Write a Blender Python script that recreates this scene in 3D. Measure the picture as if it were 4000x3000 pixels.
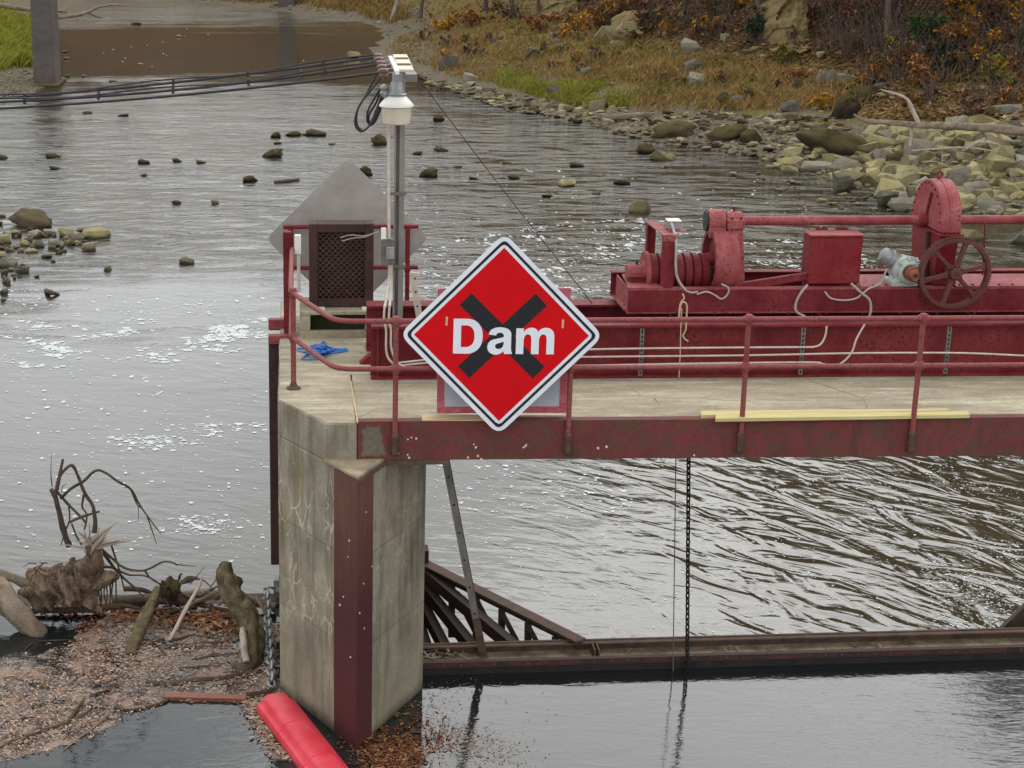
import bpy, bmesh, math, random
import numpy as np
from mathutils import Vector, Matrix, noise as mnoise
R_ = math.radians
scn = bpy.context.scene
COL = scn.collection
for o in list(bpy.data.objects):
    bpy.data.objects.remove(o)

# ------------------------------------------------------------------ camera
FPX, PPX, PPY, YAW, PITCH = 6600.0, 1301.0, 1500.0, R_(1.3), R_(16.0)
CAM = np.array([-0.529, -14.067, 7.284])
cd = bpy.data.cameras.new('camera')
cam = bpy.data.objects.new('camera', cd)
COL.objects.link(cam)
cam.location = CAM
cam.rotation_euler = (R_(90) - PITCH, 0, -YAW)
cd.sensor_width = 36
cd.lens = FPX / 4000 * 36
cd.shift_x = (2000 - PPX) / 4000
cd.clip_start = 0.1
cd.clip_end = 2000
scn.camera = cam

# ------------------------------------------------------------------ sky, sun, exposure
SUN_EL, SUN_AZ = R_(46), R_(30)          # azimuth clockwise from +Y
w = bpy.data.worlds.new('World')
scn.world = w
w.use_nodes = True
wn = w.node_tree
wn.nodes.clear()
sky = wn.nodes.new('ShaderNodeTexSky')
sky.sky_type = 'NISHITA'
sky.sun_disc = False
sky.sun_elevation = SUN_EL
sky.sun_rotation = SUN_AZ
sky.altitude = 200
sky.air_density = 1.0
sky.dust_density = 3.0
sky.ozone_density = 1.0
hs = wn.nodes.new('ShaderNodeHueSaturation')
hs.inputs['Saturation'].default_value = 0.16
tcw = wn.nodes.new('ShaderNodeTexCoord')
mpw = wn.nodes.new('ShaderNodeMapping')
mpw.inputs['Scale'].default_value = (1.4, 1.4, 4.0)
nzw = wn.nodes.new('ShaderNodeTexNoise')
nzw.inputs['Scale'].default_value = 2.2
nzw.inputs['Detail'].default_value = 5
rmw = wn.nodes.new('ShaderNodeMapRange')
rmw.inputs['From Min'].default_value = 0.3
rmw.inputs['From Max'].default_value = 0.7
rmw.inputs['To Min'].default_value = 0.85
rmw.inputs['To Max'].default_value = 1.15
mxw = wn.nodes.new('ShaderNodeMix')
mxw.data_type = 'RGBA'
mxw.blend_type = 'MULTIPLY'
mxw.inputs[0].default_value = 1.0
bg = wn.nodes.new('ShaderNodeBackground')
bg.inputs['Strength'].default_value = 0.115
ow = wn.nodes.new('ShaderNodeOutputWorld')
L = wn.links.new
L(sky.outputs[0], hs.inputs['Color'])
L(tcw.outputs['Generated'], mpw.inputs[0])
L(mpw.outputs[0], nzw.inputs['Vector'])
L(nzw.outputs['Fac'], rmw.inputs['Value'])
ovc = wn.nodes.new('ShaderNodeMix')       # thick even cloud over the sky
ovc.data_type = 'RGBA'
ovc.inputs[0].default_value = 0.62
ovc.inputs[7].default_value = (16.6, 17.2, 17.6, 1)
L(hs.outputs[0], ovc.inputs[6])
L(ovc.outputs[2], mxw.inputs[6])
L(rmw.outputs[0], mxw.inputs[7])
L(mxw.outputs[2], bg.inputs[0])
L(bg.outputs[0], ow.inputs[0])
sd = bpy.data.lights.new('sun', 'SUN')
sun = bpy.data.objects.new('sun', sd)
COL.objects.link(sun)
sd.energy = 1.0
sd.angle = R_(60)
sd.color = (1.0, 0.97, 0.92)
sv = Vector((math.sin(SUN_AZ) * math.cos(SUN_EL), math.cos(SUN_AZ) * math.cos(SUN_EL), math.sin(SUN_EL)))
sun.rotation_euler = (-sv).to_track_quat('-Z', 'Y').to_euler()
sun.location = (0, 0, 30)
vs = scn.view_settings
vs.view_transform = 'Standard'
vs.look = 'None'
vs.gamma = 1
vs.exposure = 0.0
vs.use_curve_mapping = False
scn.cycles.use_denoising = True
scn.cycles.max_bounces = 6
scn.cycles.diffuse_bounces = 3
scn.cycles.glossy_bounces = 3
scn.cycles.transparent_max_bounces = 8
scn.cycles.sample_clamp_indirect = 8

# ------------------------------------------------------------------ a pixel of the 4000 x 3000 view to a point of the place
_F = np.array([math.sin(YAW) * math.cos(PITCH), math.cos(YAW) * math.cos(PITCH), -math.sin(PITCH)])
_Rr = np.array([math.cos(YAW), -math.sin(YAW), 0])
_U = np.cross(_Rr, _F)
def ray(u, v):
    return _Rr * (u - PPX) / FPX - _U * (v - PPY) / FPX + _F
def at(u, v, Y=None, Z=None):
    d = ray(u, v)
    t = (Y - CAM[1]) / d[1] if Y is not None else (Z - CAM[2]) / d[2]
    return CAM + t * d
def ppm(P):
    """pixels per metre at a point"""
    return FPX / float((np.array(P) - CAM) @ _F)
DK = 2.90        # deck level; the pool is at 0
RIV = -1.0       # river level below the dam

# ------------------------------------------------------------------ things, parts
def tag(o, label=None, cat=None, group=None, kind=None):
    if label: o['label'] = label
    if cat: o['category'] = cat
    if group: o['group'] = group
    if kind: o['kind'] = kind
    return o
def thing(name, label, cat, loc=(0, 0, 0), group=None):
    o = bpy.data.objects.new(name, None)
    COL.objects.link(o)
    o.location = loc
    o.empty_display_size = 0.1
    o['_base'] = [float(x) for x in loc]
    return tag(o, label, cat, group)
def base_of(p):
    while p is not None:
        if '_base' in p: return np.array(list(p['_base']))
        p = p.parent
    return np.zeros(3)
def copy_tree(o, parent=None):
    c = o.copy()
    COL.objects.link(c)
    if parent: c.parent = parent
    for ch in list(o.children): copy_tree(ch, c)
    return c
def link_mesh(name, me, m, parent=None, origin=None):
    """me has world coordinates"""
    if parent is not None:
        b = base_of(parent)
    elif origin is not None:
        b = np.array(origin, float)
    else:
        b = np.zeros(3)
    if np.any(b):
        me.transform(Matrix.Translation([-float(x) for x in b]))
    o = bpy.data.objects.new(name, me)
    COL.objects.link(o)
    if parent is not None:
        o.parent = parent
    elif origin is not None:
        o.location = [float(x) for x in b]
        o['_base'] = [float(x) for x in b]
    if m is not None: me.materials.append(m)
    return o

def frame(d):
    d = np.array(d, float); d /= (np.linalg.norm(d) + 1e-12)
    a = np.array([0, 0, 1.]) if abs(d[2]) < 0.9 else np.array([1., 0, 0])
    x = np.cross(a, d); x /= np.linalg.norm(x)
    return x, np.cross(d, x), d

class MB:
    def __init__(s): s.v = []; s.f = []
    def add(s, V, F):
        n = len(s.v)
        s.v.extend([tuple(float(c) for c in p) for p in V])
        s.f.extend([tuple(i + n for i in q) for q in F])
        return s
    def box(s, lo, hi):
        x0, y0, z0 = lo; x1, y1, z1 = hi
        V = [(x0, y0, z0), (x1, y0, z0), (x1, y1, z0), (x0, y1, z0), (x0, y0, z1), (x1, y0, z1), (x1, y1, z1), (x0, y1, z1)]
        return s.add(V, [(0, 3, 2, 1), (4, 5, 6, 7), (0, 1, 5, 4), (1, 2, 6, 5), (2, 3, 7, 6), (3, 0, 4, 7)])
    def bar(s, p0, p1, w, h, up=(0, 0, 1)):
        p0 = np.array(p0, float); p1 = np.array(p1, float)
        d = p1 - p0; d /= np.linalg.norm(d)
        x = np.cross(d, np.array(up, float))
        if np.linalg.norm(x) < 1e-6: x = np.array([1., 0, 0])
        x /= np.linalg.norm(x); y = np.cross(x, d)
        V = []
        for p in (p0, p1):
            for a, b in ((-1, -1), (1, -1), (1, 1), (-1, 1)):
                V.append(p + x * a * w / 2 + y * b * h / 2)
        return s.add(V, [(0, 3, 2, 1), (4, 5, 6, 7), (0, 1, 5, 4), (1, 2, 6, 5), (2, 3, 7, 6), (3, 0, 4, 7)])
    def tube(s, pts, r, n=8, cap=True):
        pts = [np.array(p, float) for p in pts]
        if np.isscalar(r): r = [r] * len(pts)
        V = []; F = []; m = len(pts)
        px_ = None
        for i, p in enumerate(pts):
            d = pts[min(i + 1, m - 1)] - pts[max(i - 1, 0)]
            d = d / (np.linalg.norm(d) + 1e-12)
            if px_ is None:
                x, y, _ = frame(d)
            else:
                x = px_ - d * (px_ @ d)
                if np.linalg.norm(x) < 1e-6: x, y, _ = frame(d)
                x = x / np.linalg.norm(x)
                y = np.cross(d, x)
            px_ = x
            for k in range(n):
                a = 2 * math.pi * k / n
                V.append(p + r[i] * (x * math.cos(a) + y * math.sin(a)))
        for i in range(m - 1):
            for k in range(n):
                k2 = (k + 1) % n
                F.append((i * n + k, i * n + k2, (i + 1) * n + k2, (i + 1) * n + k))
        if cap:
            F.append(tuple(reversed(range(n))))
            F.append(tuple(range((m - 1) * n, m * n)))
        return s.add(V, F)
    def lathe(s, c, axis, prof, n=24):
        """prof: list of (along, radius)"""
        c = np.array(c, float); x, y, d = frame(axis)
        pts = [c + d * a for a, r in prof]
        V = []; F = []
        for p, (a, r) in zip(pts, prof):
            for k in range(n):
                t = 2 * math.pi * k / n
                V.append(p + max(r, 1e-4) * (x * math.cos(t) + y * math.sin(t)))
        for i in range(len(prof) - 1):
            for k in range(n):
                k2 = (k + 1) % n
                F.append((i * n + k, i * n + k2, (i + 1) * n + k2, (i + 1) * n + k))
        F.append(tuple(reversed(range(n))))
        F.append(tuple(range((len(prof) - 1) * n, len(prof) * n)))
        return s.add(V, F)
    def prism(s, poly, z0, z1):
        n = len(poly)
        V = [(x, y, z0) for x, y in poly] + [(x, y, z1) for x, y in poly]
        F = [tuple(reversed(range(n))), tuple(range(n, 2 * n))]
        for i in range(n):
            j = (i + 1) % n
            F.append((i, j, n + j, n + i))
        return s.add(V, F)
    def loft(s, rings, close=True):
        """rings of equal length"""
        n = len(rings[0]); V = [p for r in rings for p in r]; F = []
        for i in range(len(rings) - 1):
            for k in range(n):
                k2 = (k + 1) % n
                F.append((i * n + k, i * n + k2, (i + 1) * n + k2, (i + 1) * n + k))
        if close:
            F.append(tuple(reversed(range(n)))); F.append(tuple(range((len(rings) - 1) * n, len(rings) * n)))
        return s.add(V, F)
    def mesh(s, name='m', smooth=None, bevel=0):
        me = bpy.data.meshes.new(name)
        me.from_pydata(s.v, [], s.f)
        bm = bmesh.new(); bm.from_mesh(me)
        bmesh.ops.recalc_face_normals(bm, faces=bm.faces)
        if bevel:
            es = [e for e in bm.edges if e.is_manifold and e.calc_face_angle(0) > 0.6]
            bmesh.ops.bevel(bm, geom=es, offset=bevel, segments=1, affect='EDGES', clamp_overlap=True)
        if smooth:
            for f in bm.faces: f.smooth = True
            for e in bm.edges:
                if e.is_manifold and e.calc_face_angle(0) > smooth: e.smooth = False
        bm.to_mesh(me); bm.free()
        return me
    def build(s, name, m, parent=None, smooth=None, bevel=0, origin=None):
        return link_mesh(name, s.mesh(name, smooth, bevel), m, parent, origin)

def poly_mesh(loops, depth, M):
    """flat filled outline with holes (loops of 2D points), given a thickness and placed by matrix M"""
    cu = bpy.data.curves.new('c', 'CURVE')
    cu.dimensions = '2D'; cu.fill_mode = 'BOTH'; cu.extrude = depth / 2
    for lp in loops:
        sp = cu.splines.new('POLY'); sp.points.add(len(lp) - 1)
        for p, (x, y) in zip(sp.points, lp): p.co = (x, y, 0, 1)
        sp.use_cyclic_u = True
    ob = bpy.data.objects.new('c', cu)
    COL.objects.link(ob)
    dg = bpy.context.evaluated_depsgraph_get()
    me = bpy.data.meshes.new_from_object(ob.evaluated_get(dg))
    bpy.data.objects.remove(ob); bpy.data.curves.remove(cu)
    me.transform(M)
    return me

def smooth_path(pts, n=6):
    """Catmull-Rom through the points"""
    P = [np.array(p, float) for p in pts]
    if len(P) < 3: return P
    P = [2 * P[0] - P[1]] + P + [2 * P[-1] - P[-2]]
    out = []
    for i in range(1, len(P) - 2):
        for k in range(n):
            t = k / n
            a, b, c, d = P[i - 1], P[i], P[i + 1], P[i + 2]
            out.append(0.5 * ((2 * b) + (c - a) * t + (2 * a - 5 * b + 4 * c - d) * t * t + (-a + 3 * b - 3 * c + d) * t ** 3))
    out.append(P[-2])
    return out
def fbm(p, o=4):
    return mnoise.fractal(Vector([float(x) for x in p]), 1.0, 2.0, o)

# ------------------------------------------------------------------ materials
def srgb(r, g, b):
    f = lambda c: (c / 255 / 12.92) if c / 255 <= 0.04045 else ((c / 255 + 0.055) / 1.055) ** 2.4
    return (f(r), f(g), f(b), 1)
class NT:
    def __init__(s, name):
        s.m = bpy.data.materials.new(name); s.m.use_nodes = True
        s.t = s.m.node_tree; s.t.nodes.clear()
        s.out = s.t.nodes.new('ShaderNodeOutputMaterial')
        s.b = s.t.nodes.new('ShaderNodeBsdfPrincipled')
        s.t.links.new(s.b.outputs[0], s.out.inputs[0])
        s.tc = s.t.nodes.new('ShaderNodeTexCoord')
        s.geo = s.t.nodes.new('ShaderNodeNewGeometry')
        s.obj = s.tc.outputs['Object']; s.pos = s.geo.outputs['Position']
    def L(s, a, b): s.t.links.new(a, b)
    def n(s, t): return s.t.nodes.new('ShaderNode' + t)
    def setin(s, sock, v):
        if isinstance(v, bpy.types.NodeSocket): s.L(v, sock)
        else: sock.default_value = v
    def map(s, vec, scale=(1, 1, 1), loc=(0, 0, 0), rot=(0, 0, 0)):
        m = s.n('Mapping'); s.L(vec, m.inputs[0])
        m.inputs['Scale'].default_value = scale; m.inputs['Location'].default_value = loc; m.inputs['Rotation'].default_value = rot
        return m.outputs[0]
    def noise(s, vec, scale=5, detail=4, rough=0.55, dist=0):
        m = s.n('TexNoise'); s.L(vec, m.inputs['Vector'])
        m.inputs['Scale'].default_value = scale; m.inputs['Detail'].default_value = detail
        m.inputs['Roughness'].default_value = rough; m.inputs['Distortion'].default_value = dist
        return m.outputs['Fac']
    def voro(s, vec, scale=5, feature='F1', out='Distance', rnd=1):
        m = s.n('TexVoronoi'); m.feature = feature; s.L(vec, m.inputs['Vector'])
        m.inputs['Scale'].default_value = scale; m.inputs['Randomness'].default_value = rnd
        return m.outputs[out]
    def rng(s, v, a, b, c=0, d=1, smooth=False):
        m = s.n('MapRange'); m.interpolation_type = 'SMOOTHSTEP' if smooth else 'LINEAR'
        s.setin(m.inputs['Value'], v)
        for k, x in zip(('From Min', 'From Max', 'To Min', 'To Max'), (a, b, c, d)): s.setin(m.inputs[k], x)
        return m.outputs[0]
    def math(s, op, a, b=0.0, c=0.0):
        m = s.n('Math'); m.operation = op
        s.setin(m.inputs[0], a); s.setin(m.inputs[1], b); s.setin(m.inputs[2], c)
        return m.outputs[0]
    def mix(s, fac, a, b, blend='MIX'):
        m = s.n('Mix'); m.data_type = 'RGBA'; m.blend_type = blend
        s.setin(m.inputs[0], fac); s.setin(m.inputs[6], a); s.setin(m.inputs[7], b)
        return m.outputs[2]
    def ramp(s, v, stops):
        m = s.n('ValToRGB'); s.L(v, m.inputs[0])
        e = m.color_ramp.elements
        while len(e) < len(stops): e.new(0.5)
        for x, (p, c) in zip(e, stops): x.position = p; x.color = c
        return m.outputs[0]
    def bump(s, h, strength=0.3, dist=0.02):
        m = s.n('Bump'); m.inputs['Strength'].default_value = strength if not isinstance(strength, bpy.types.NodeSocket) else 1
        if isinstance(strength, bpy.types.NodeSocket): s.L(strength, m.inputs['Strength'])
        m.inputs['Distance'].default_value = dist; s.L(h, m.inputs['Height'])
        s.L(m.outputs[0], s.b.inputs['Normal'])
        return m
    def fin(s, col, rough=0.6, metal=0.0, spec=0.5):
        s.setin(s.b.inputs['Base Color'], col); s.setin(s.b.inputs['Roughness'], rough)
        s.setin(s.b.inputs['Metallic'], metal); s.setin(s.b.inputs['Specular IOR Level'], spec)
        return s.m

def simple(name, c1, c2, scale=6, rough=0.6, metal=0, bump=0.15, bscale=None, spec=0.4, stretch=(1, 1, 1), bdist=0.01, lo=0.35, hi=0.65):
    t = NT(name)
    v = t.map(t.obj, stretch)
    n1 = t.noise(v, scale, 5, 0.6)
    n2 = t.noise(v, bscale or scale * 6, 3, 0.6)
    f = t.rng(t.math('ADD', t.math('MULTIPLY', n1, 0.75), t.math('MULTIPLY', n2, 0.25)), lo, hi)
    t.bump(n2, bump, bdist)
    return t.fin(t.mix(f, c1, c2), t.rng(n1, 0.3, 0.7, rough - 0.08, rough + 0.1), metal, spec)

def paint(name, c, fade, rust, rust_amt=0.5, rough=0.5, scale=3.0, bump=0.12):
    """weathered paint: chalky faded areas, vertical grime runs, rust where the coat breaks, pale scuffs"""
    t = NT(name)
    n1 = t.noise(t.pos, scale * 0.75, 6, 0.7)
    n2 = t.noise(t.pos, scale * 11, 5, 0.7)
    n3 = t.noise(t.map(t.pos, (1, 1, 0.18)), scale * 5, 5, 0.7)
    n4 = t.noise(t.pos, scale * 30, 3, 0.7)
    a = t.mix(t.rng(n1, 0.36, 0.64), c, fade)
    a = t.mix(t.rng(n3, 0.50, 0.78, 0, 0.6), a, [x * 0.45 for x in c[:3]] + [1])
    a = t.mix(t.rng(n4, 0.60, 0.74, 0, 0.35), a, [min(1, x * 1.7 + 0.05) for x in fade[:3]] + [1])
    k = t.rng(t.math('ADD', t.math('MULTIPLY', n2, 0.6), t.math('MULTIPLY', n1, 0.4)), 0.63 - 0.16 * rust_amt, 0.68 - 0.12 * rust_amt)
    a = t.mix(t.math('MULTIPLY', k, 0.85), a, rust)
    t.bump(t.math('ADD', n2, n4), bump, 0.005)
    return t.fin(a, t.math('ADD', t.rng(n2, 0.3, 0.7, rough - 0.05, rough + 0.12), t.math('MULTIPLY', k, 0.25)), 0, 0.25)

M = {}
M['red'] = paint('red_machine_paint', srgb(96, 18, 25), srgb(130, 46, 50), srgb(66, 34, 30), 0.6, 0.55)
M['redlight'] = paint('faded_skylit_red_paint', srgb(126, 46, 50), srgb(164, 92, 92), srgb(92, 48, 42), 0.65, 0.55)  # lighter red: fading, plus sky light on flange tops put into the colour
M['rail'] = paint('rail_paint', srgb(130, 58, 58), srgb(152, 88, 84), srgb(98, 58, 48), 0.8, 0.55, 6)
M['redbright'] = paint('bright_red_paint', srgb(112, 16, 24), srgb(128, 42, 46), srgb(76, 32, 30), 0.5, 0.55)
M['rust'] = simple('rusted_steel', srgb(70, 54, 47), srgb(106, 84, 72), 7, 0.75, 0, 0.3, spec=0.25)
M['rustdark'] = simple('dark_rusted_steel', srgb(50, 34, 33), srgb(78, 52, 48), 5, 0.7, 0, 0.3, spec=0.3)
M['gearrust'] = simple('gear_rust', srgb(74, 42, 40), srgb(106, 62, 54), 9, 0.6, 0.15, 0.2, spec=0.3)
M['pinion'] = simple('greasy_pinion', srgb(120, 62, 44), srgb(160, 104, 74), 18, 0.55, 0.2, 0.2)
M['black'] = simple('wet_black_steel', srgb(24, 22, 22), srgb(44, 38, 36), 6, 0.5, 0, 0.3)
M['armsteel'] = simple('gate_arm_steel', srgb(48, 40, 38), srgb(76, 62, 56), 4, 0.62, 0, 0.3, spec=0.3)
M['chain'] = simple('black_chain', srgb(26, 25, 26), srgb(50, 46, 44), 30, 0.5, 0.3, 0.1)
M['galv'] = simple('galvanised_steel', srgb(120, 122, 124), srgb(160, 160, 158), 14, 0.42, 0.35, 0.08)
M['galvdark'] = simple('old_galvanised_steel', srgb(92, 88, 84), srgb(126, 120, 112), 8, 0.5, 0.3, 0.12)
M['post'] = simple('grey_steel_post', srgb(112, 106, 102), srgb(146, 140, 134), 5, 0.55, 0.15, 0.12, stretch=(1, 1, 0.3))
M['conduit'] = simple('pale_conduit', srgb(178, 164, 150), srgb(204, 192, 178), 10, 0.5, 0, 0.05)
M['flex'] = simple('grey_flexible_conduit', srgb(146, 136, 130), srgb(176, 166, 158), 14, 0.5, 0, 0.08)
M['white'] = simple('white_enamel', srgb(222, 218, 208), srgb(236, 232, 224), 6, 0.35, 0, 0.03)
M['lampglass'] = simple('cream_lamp_diffuser', srgb(196, 184, 160), srgb(212, 202, 180), 5, 0.35, 0, 0.03)
M['wood'] = simple('grey_board', srgb(196, 186, 162), srgb(222, 214, 192), 8, 0.75, 0, 0.2, stretch=(0.3, 3, 3))
M['yellow'] = simple('pale_yellow_lumber', srgb(168, 154, 100), srgb(208, 194, 138), 9, 0.75, 0, 0.3, stretch=(0.12, 5, 5), lo=0.3, hi=0.62)
M['board'] = simple('thin_worn_board', srgb(176, 150, 116), srgb(206, 184, 148), 7, 0.8, 0, 0.2, stretch=(0.3, 3, 3))
M['insul'] = simple('brown_porcelain', srgb(92, 62, 56), srgb(118, 84, 76), 9, 0.25, 0, 0.03)
M['cable'] = simple('black_cable', srgb(34, 32, 36), srgb(56, 52, 54), 20, 0.5, 0, 0.05)
M['motor'] = simple('grey_green_motor', srgb(150, 158, 150), srgb(176, 184, 176), 9, 0.42, 0, 0.08)
M['rope'] = simple('old_rope', srgb(176, 150, 124), srgb(204, 180, 152), 60, 0.85, 0, 0.4)
M['bluerope'] = simple('blue_plastic_rope', srgb(24, 92, 178), srgb(70, 140, 214), 40, 0.45, 0, 0.2)
M['boom'] = None
M['signwhite'] = simple('sign_white', srgb(216, 218, 224), srgb(226, 228, 233), 3, 0.4, 0, 0.02)
M['signblack'] = simple('sign_black', srgb(38, 37, 41), srgb(44, 43, 46), 4, 0.6, 0, 0.02, spec=0.15)
M['signred'] = simple('sign_red', srgb(198, 8, 18), srgb(208, 12, 20), 4, 0.6, 0, 0.02, spec=0.12)
M['signback'] = simple('sign_back_aluminium', srgb(150, 141, 136), srgb(174, 166, 160), 2.5, 0.5, 0.1, 0.03, spec=0.4)
M['boardred'] = simple('worn_red_border', srgb(170, 62, 78), srgb(204, 122, 128), 14, 0.6, 0, 0.06, stretch=(1, 1, 4))
M['boardwhite'] = simple('worn_white_board', srgb(176, 180, 188), srgb(196, 198, 204), 3, 0.55, 0, 0.02)
M['spot'] = simple('whitewash_spot', srgb(206, 176, 172), srgb(226, 206, 198), 12, 0.8, 0, 0.05)
M['bark'] = simple('weathered_driftwood', srgb(98, 84, 70), srgb(148, 132, 114), 5, 0.85, 0, 0.6, 30, 0.2, (1, 1, 1), 0.02)
M['barkdark'] = simple('wet_dark_wood', srgb(58, 46, 38), srgb(96, 80, 66), 6, 0.75, 0, 0.6, 30, 0.25, (1, 1, 1), 0.02)
M['barkgreen'] = simple('mossy_log_bark', srgb(64, 56, 38), srgb(116, 104, 80), 9, 0.9, 0, 0.7, 30, 0.15, (1, 1, 1), 0.03)
M['rootwad'] = simple('pale_root_wad', srgb(58, 44, 34), srgb(142, 122, 102), 9, 0.95, 0, 1.0, 40, 0.1, (1, 1, 0.35), 0.03, 0.34, 0.62)
M['plankwet'] = simple('wet_red_plank', srgb(98, 52, 36), srgb(142, 86, 62), 6, 0.5, 0, 0.3, stretch=(0.3, 3, 3))
M['trunk'] = simple('tree_bark', srgb(72, 62, 56), srgb(112, 100, 90), 6, 0.9, 0, 0.6, 25, 0.1, (1, 1, 0.3), 0.03)
M['palewood'] = simple('bare_pale_wood', srgb(150, 136, 124), srgb(182, 168, 154), 6, 0.85, 0, 0.4, 25, 0.15, (1, 1, 0.4), 0.02)
M['evergreen'] = simple('evergreen_foliage', srgb(28, 46, 30), srgb(46, 74, 40), 4, 0.8, 0, 0.1, spec=0.15)

def deck_mat():
    t = NT('deck_concrete')
    n1 = t.noise(t.pos, 1.1, 6, 0.65); n2 = t.noise(t.map(t.pos, (0.6, 3.5, 1)), 2.2, 6, 0.7); n3 = t.noise(t.pos, 45, 4, 0.7); n4 = t.noise(t.pos, 5, 5, 0.7)
    c = t.mix(t.rng(n1, 0.32, 0.68), srgb(136, 126, 106), srgb(180, 168, 144))
    c = t.mix(t.rng(n2, 0.50, 0.68, 0, 0.8), c, srgb(206, 196, 172))
    c = t.mix(t.rng(n2, 0.28, 0.45, 0.75, 0), c, srgb(116, 104, 86))
    c = t.mix(t.rng(n4, 0.58, 0.75, 0, 0.55), c, srgb(112, 102, 84))
    c = t.mix(t.rng(n3, 0.42, 0.72, 0, 0.5), c, srgb(112, 102, 86))
    cr = t.voro(t.map(t.pos, (0.5, 0.9, 1)), 1.3, 'DISTANCE_TO_EDGE')
    c = t.mix(t.math('MULTIPLY', t.rng(cr, 0.0, 0.006, 1, 0), t.rng(n1, 0.45, 0.6)), c, srgb(92, 82, 66))
    t.bump(t.math('ADD', n3, n4), 0.3, 0.006)
    return t.fin(c, 0.88, 0, 0.2)
M['deck'] = deck_mat()
def pier_mat():
    t = NT('pier_concrete')
    n1 = t.noise(t.pos, 1.6, 6, 0.65); n2 = t.noise(t.map(t.pos, (5, 5, 0.7)), 1.6, 5, 0.65); n3 = t.noise(t.pos, 34, 4, 0.7)
    c = t.mix(t.rng(n1, 0.3, 0.7), srgb(126, 117, 102), srgb(176, 166, 146))
    c = t.mix(t.rng(n2, 0.46, 0.72, 0, 0.75), c, srgb(84, 78, 64))
    sx = t.n('SeparateXYZ'); t.L(t.geo.outputs['Normal'], sx.inputs[0])
    sp = t.n('SeparateXYZ'); t.L(t.pos, sp.inputs[0])
    left = t.rng(sx.outputs[0], -0.3, -0.6)
    right = t.rng(sx.outputs[0], 0.3, 0.6)
    # ochre algae running down
    al = t.rng(t.noise(t.map(t.pos, (6, 6, 0.5), (3, 1, 0)), 1.3, 5, 0.6), 0.5, 0.68)
    c = t.mix(t.math('MULTIPLY', t.math('MULTIPLY', al, left), 0.6), c, srgb(128, 110, 58))
    for zz in (0.92, 1.78):
        fl = t.math('ABSOLUTE', t.math('SUBTRACT', t.math('ADD', sp.outputs[2], t.math('MULTIPLY', n3, 0.012)), zz))
        c = t.mix(t.rng(fl, 0.004, 0.010, 0.45, 0), c, srgb(84, 78, 66))
    # white mineral veins along cracks
    wv = t.n('TexNoise'); t.L(t.pos, wv.inputs['Vector']); wv.inputs['Scale'].default_value = 3.5; wv.inputs['Detail'].default_value = 4
    vm = t.n('VectorMath'); vm.operation = 'MULTIPLY_ADD'
    t.L(wv.outputs['Color'], vm.inputs[0]); vm.inputs[1].default_value = (0.22, 0.22, 0.22); t.L(t.pos, vm.inputs[2])
    vo = t.voro(t.map(vm.outputs[0], (1.5, 1.5, 0.62)), 4.6, 'DISTANCE_TO_EDGE')
    th = t.rng(t.noise(t.pos, 3.1, 3, 0.5), 0.38, 0.68, 0.004, 0.042)
    ln = t.math('LESS_THAN', vo, th)
    soft = t.rng(vo, 0.0, t.math('MULTIPLY', th, 2.0), 1, 0)
    zm = t.math('MULTIPLY', t.rng(sp.outputs[2], 0.55, 1.1), t.rng(sp.outputs[2], 2.75, 2.45))
    msk = t.math('MULTIPLY', t.math('MULTIPLY', soft, zm), t.rng(t.noise(t.pos, 1.7, 3, 0.5), 0.40, 0.55))
    msk = t.math('MULTIPLY', msk, t.math('ADD', left, t.math('MULTIPLY', right, 0.35)))
    c = t.mix(t.math('MULTIPLY', msk, 0.95), c, srgb(206, 196, 168))
    # scour band and paler lower part near the water
    c = t.mix(t.rng(sp.outputs[2], 0.9, 0.25, 0, 0.35), c, srgb(146, 136, 112))
    c = t.mix(t.rng(t.math('ADD', sp.outputs[2], t.math('MULTIPLY', n1, 0.1)), 0.17, 0.05, 0, 0.8), c, srgb(62, 56, 44))
    c = t.mix(t.rng(n3, 0.35, 0.75, 0, 0.35), c, srgb(78, 74, 60))
    t.bump(t.math('ADD', n3, t.math('MULTIPLY', n1, 2)), 0.35, 0.008)
    return t.fin(c, 0.85, 0, 0.25)
M['pier'] = pier_mat()
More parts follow.
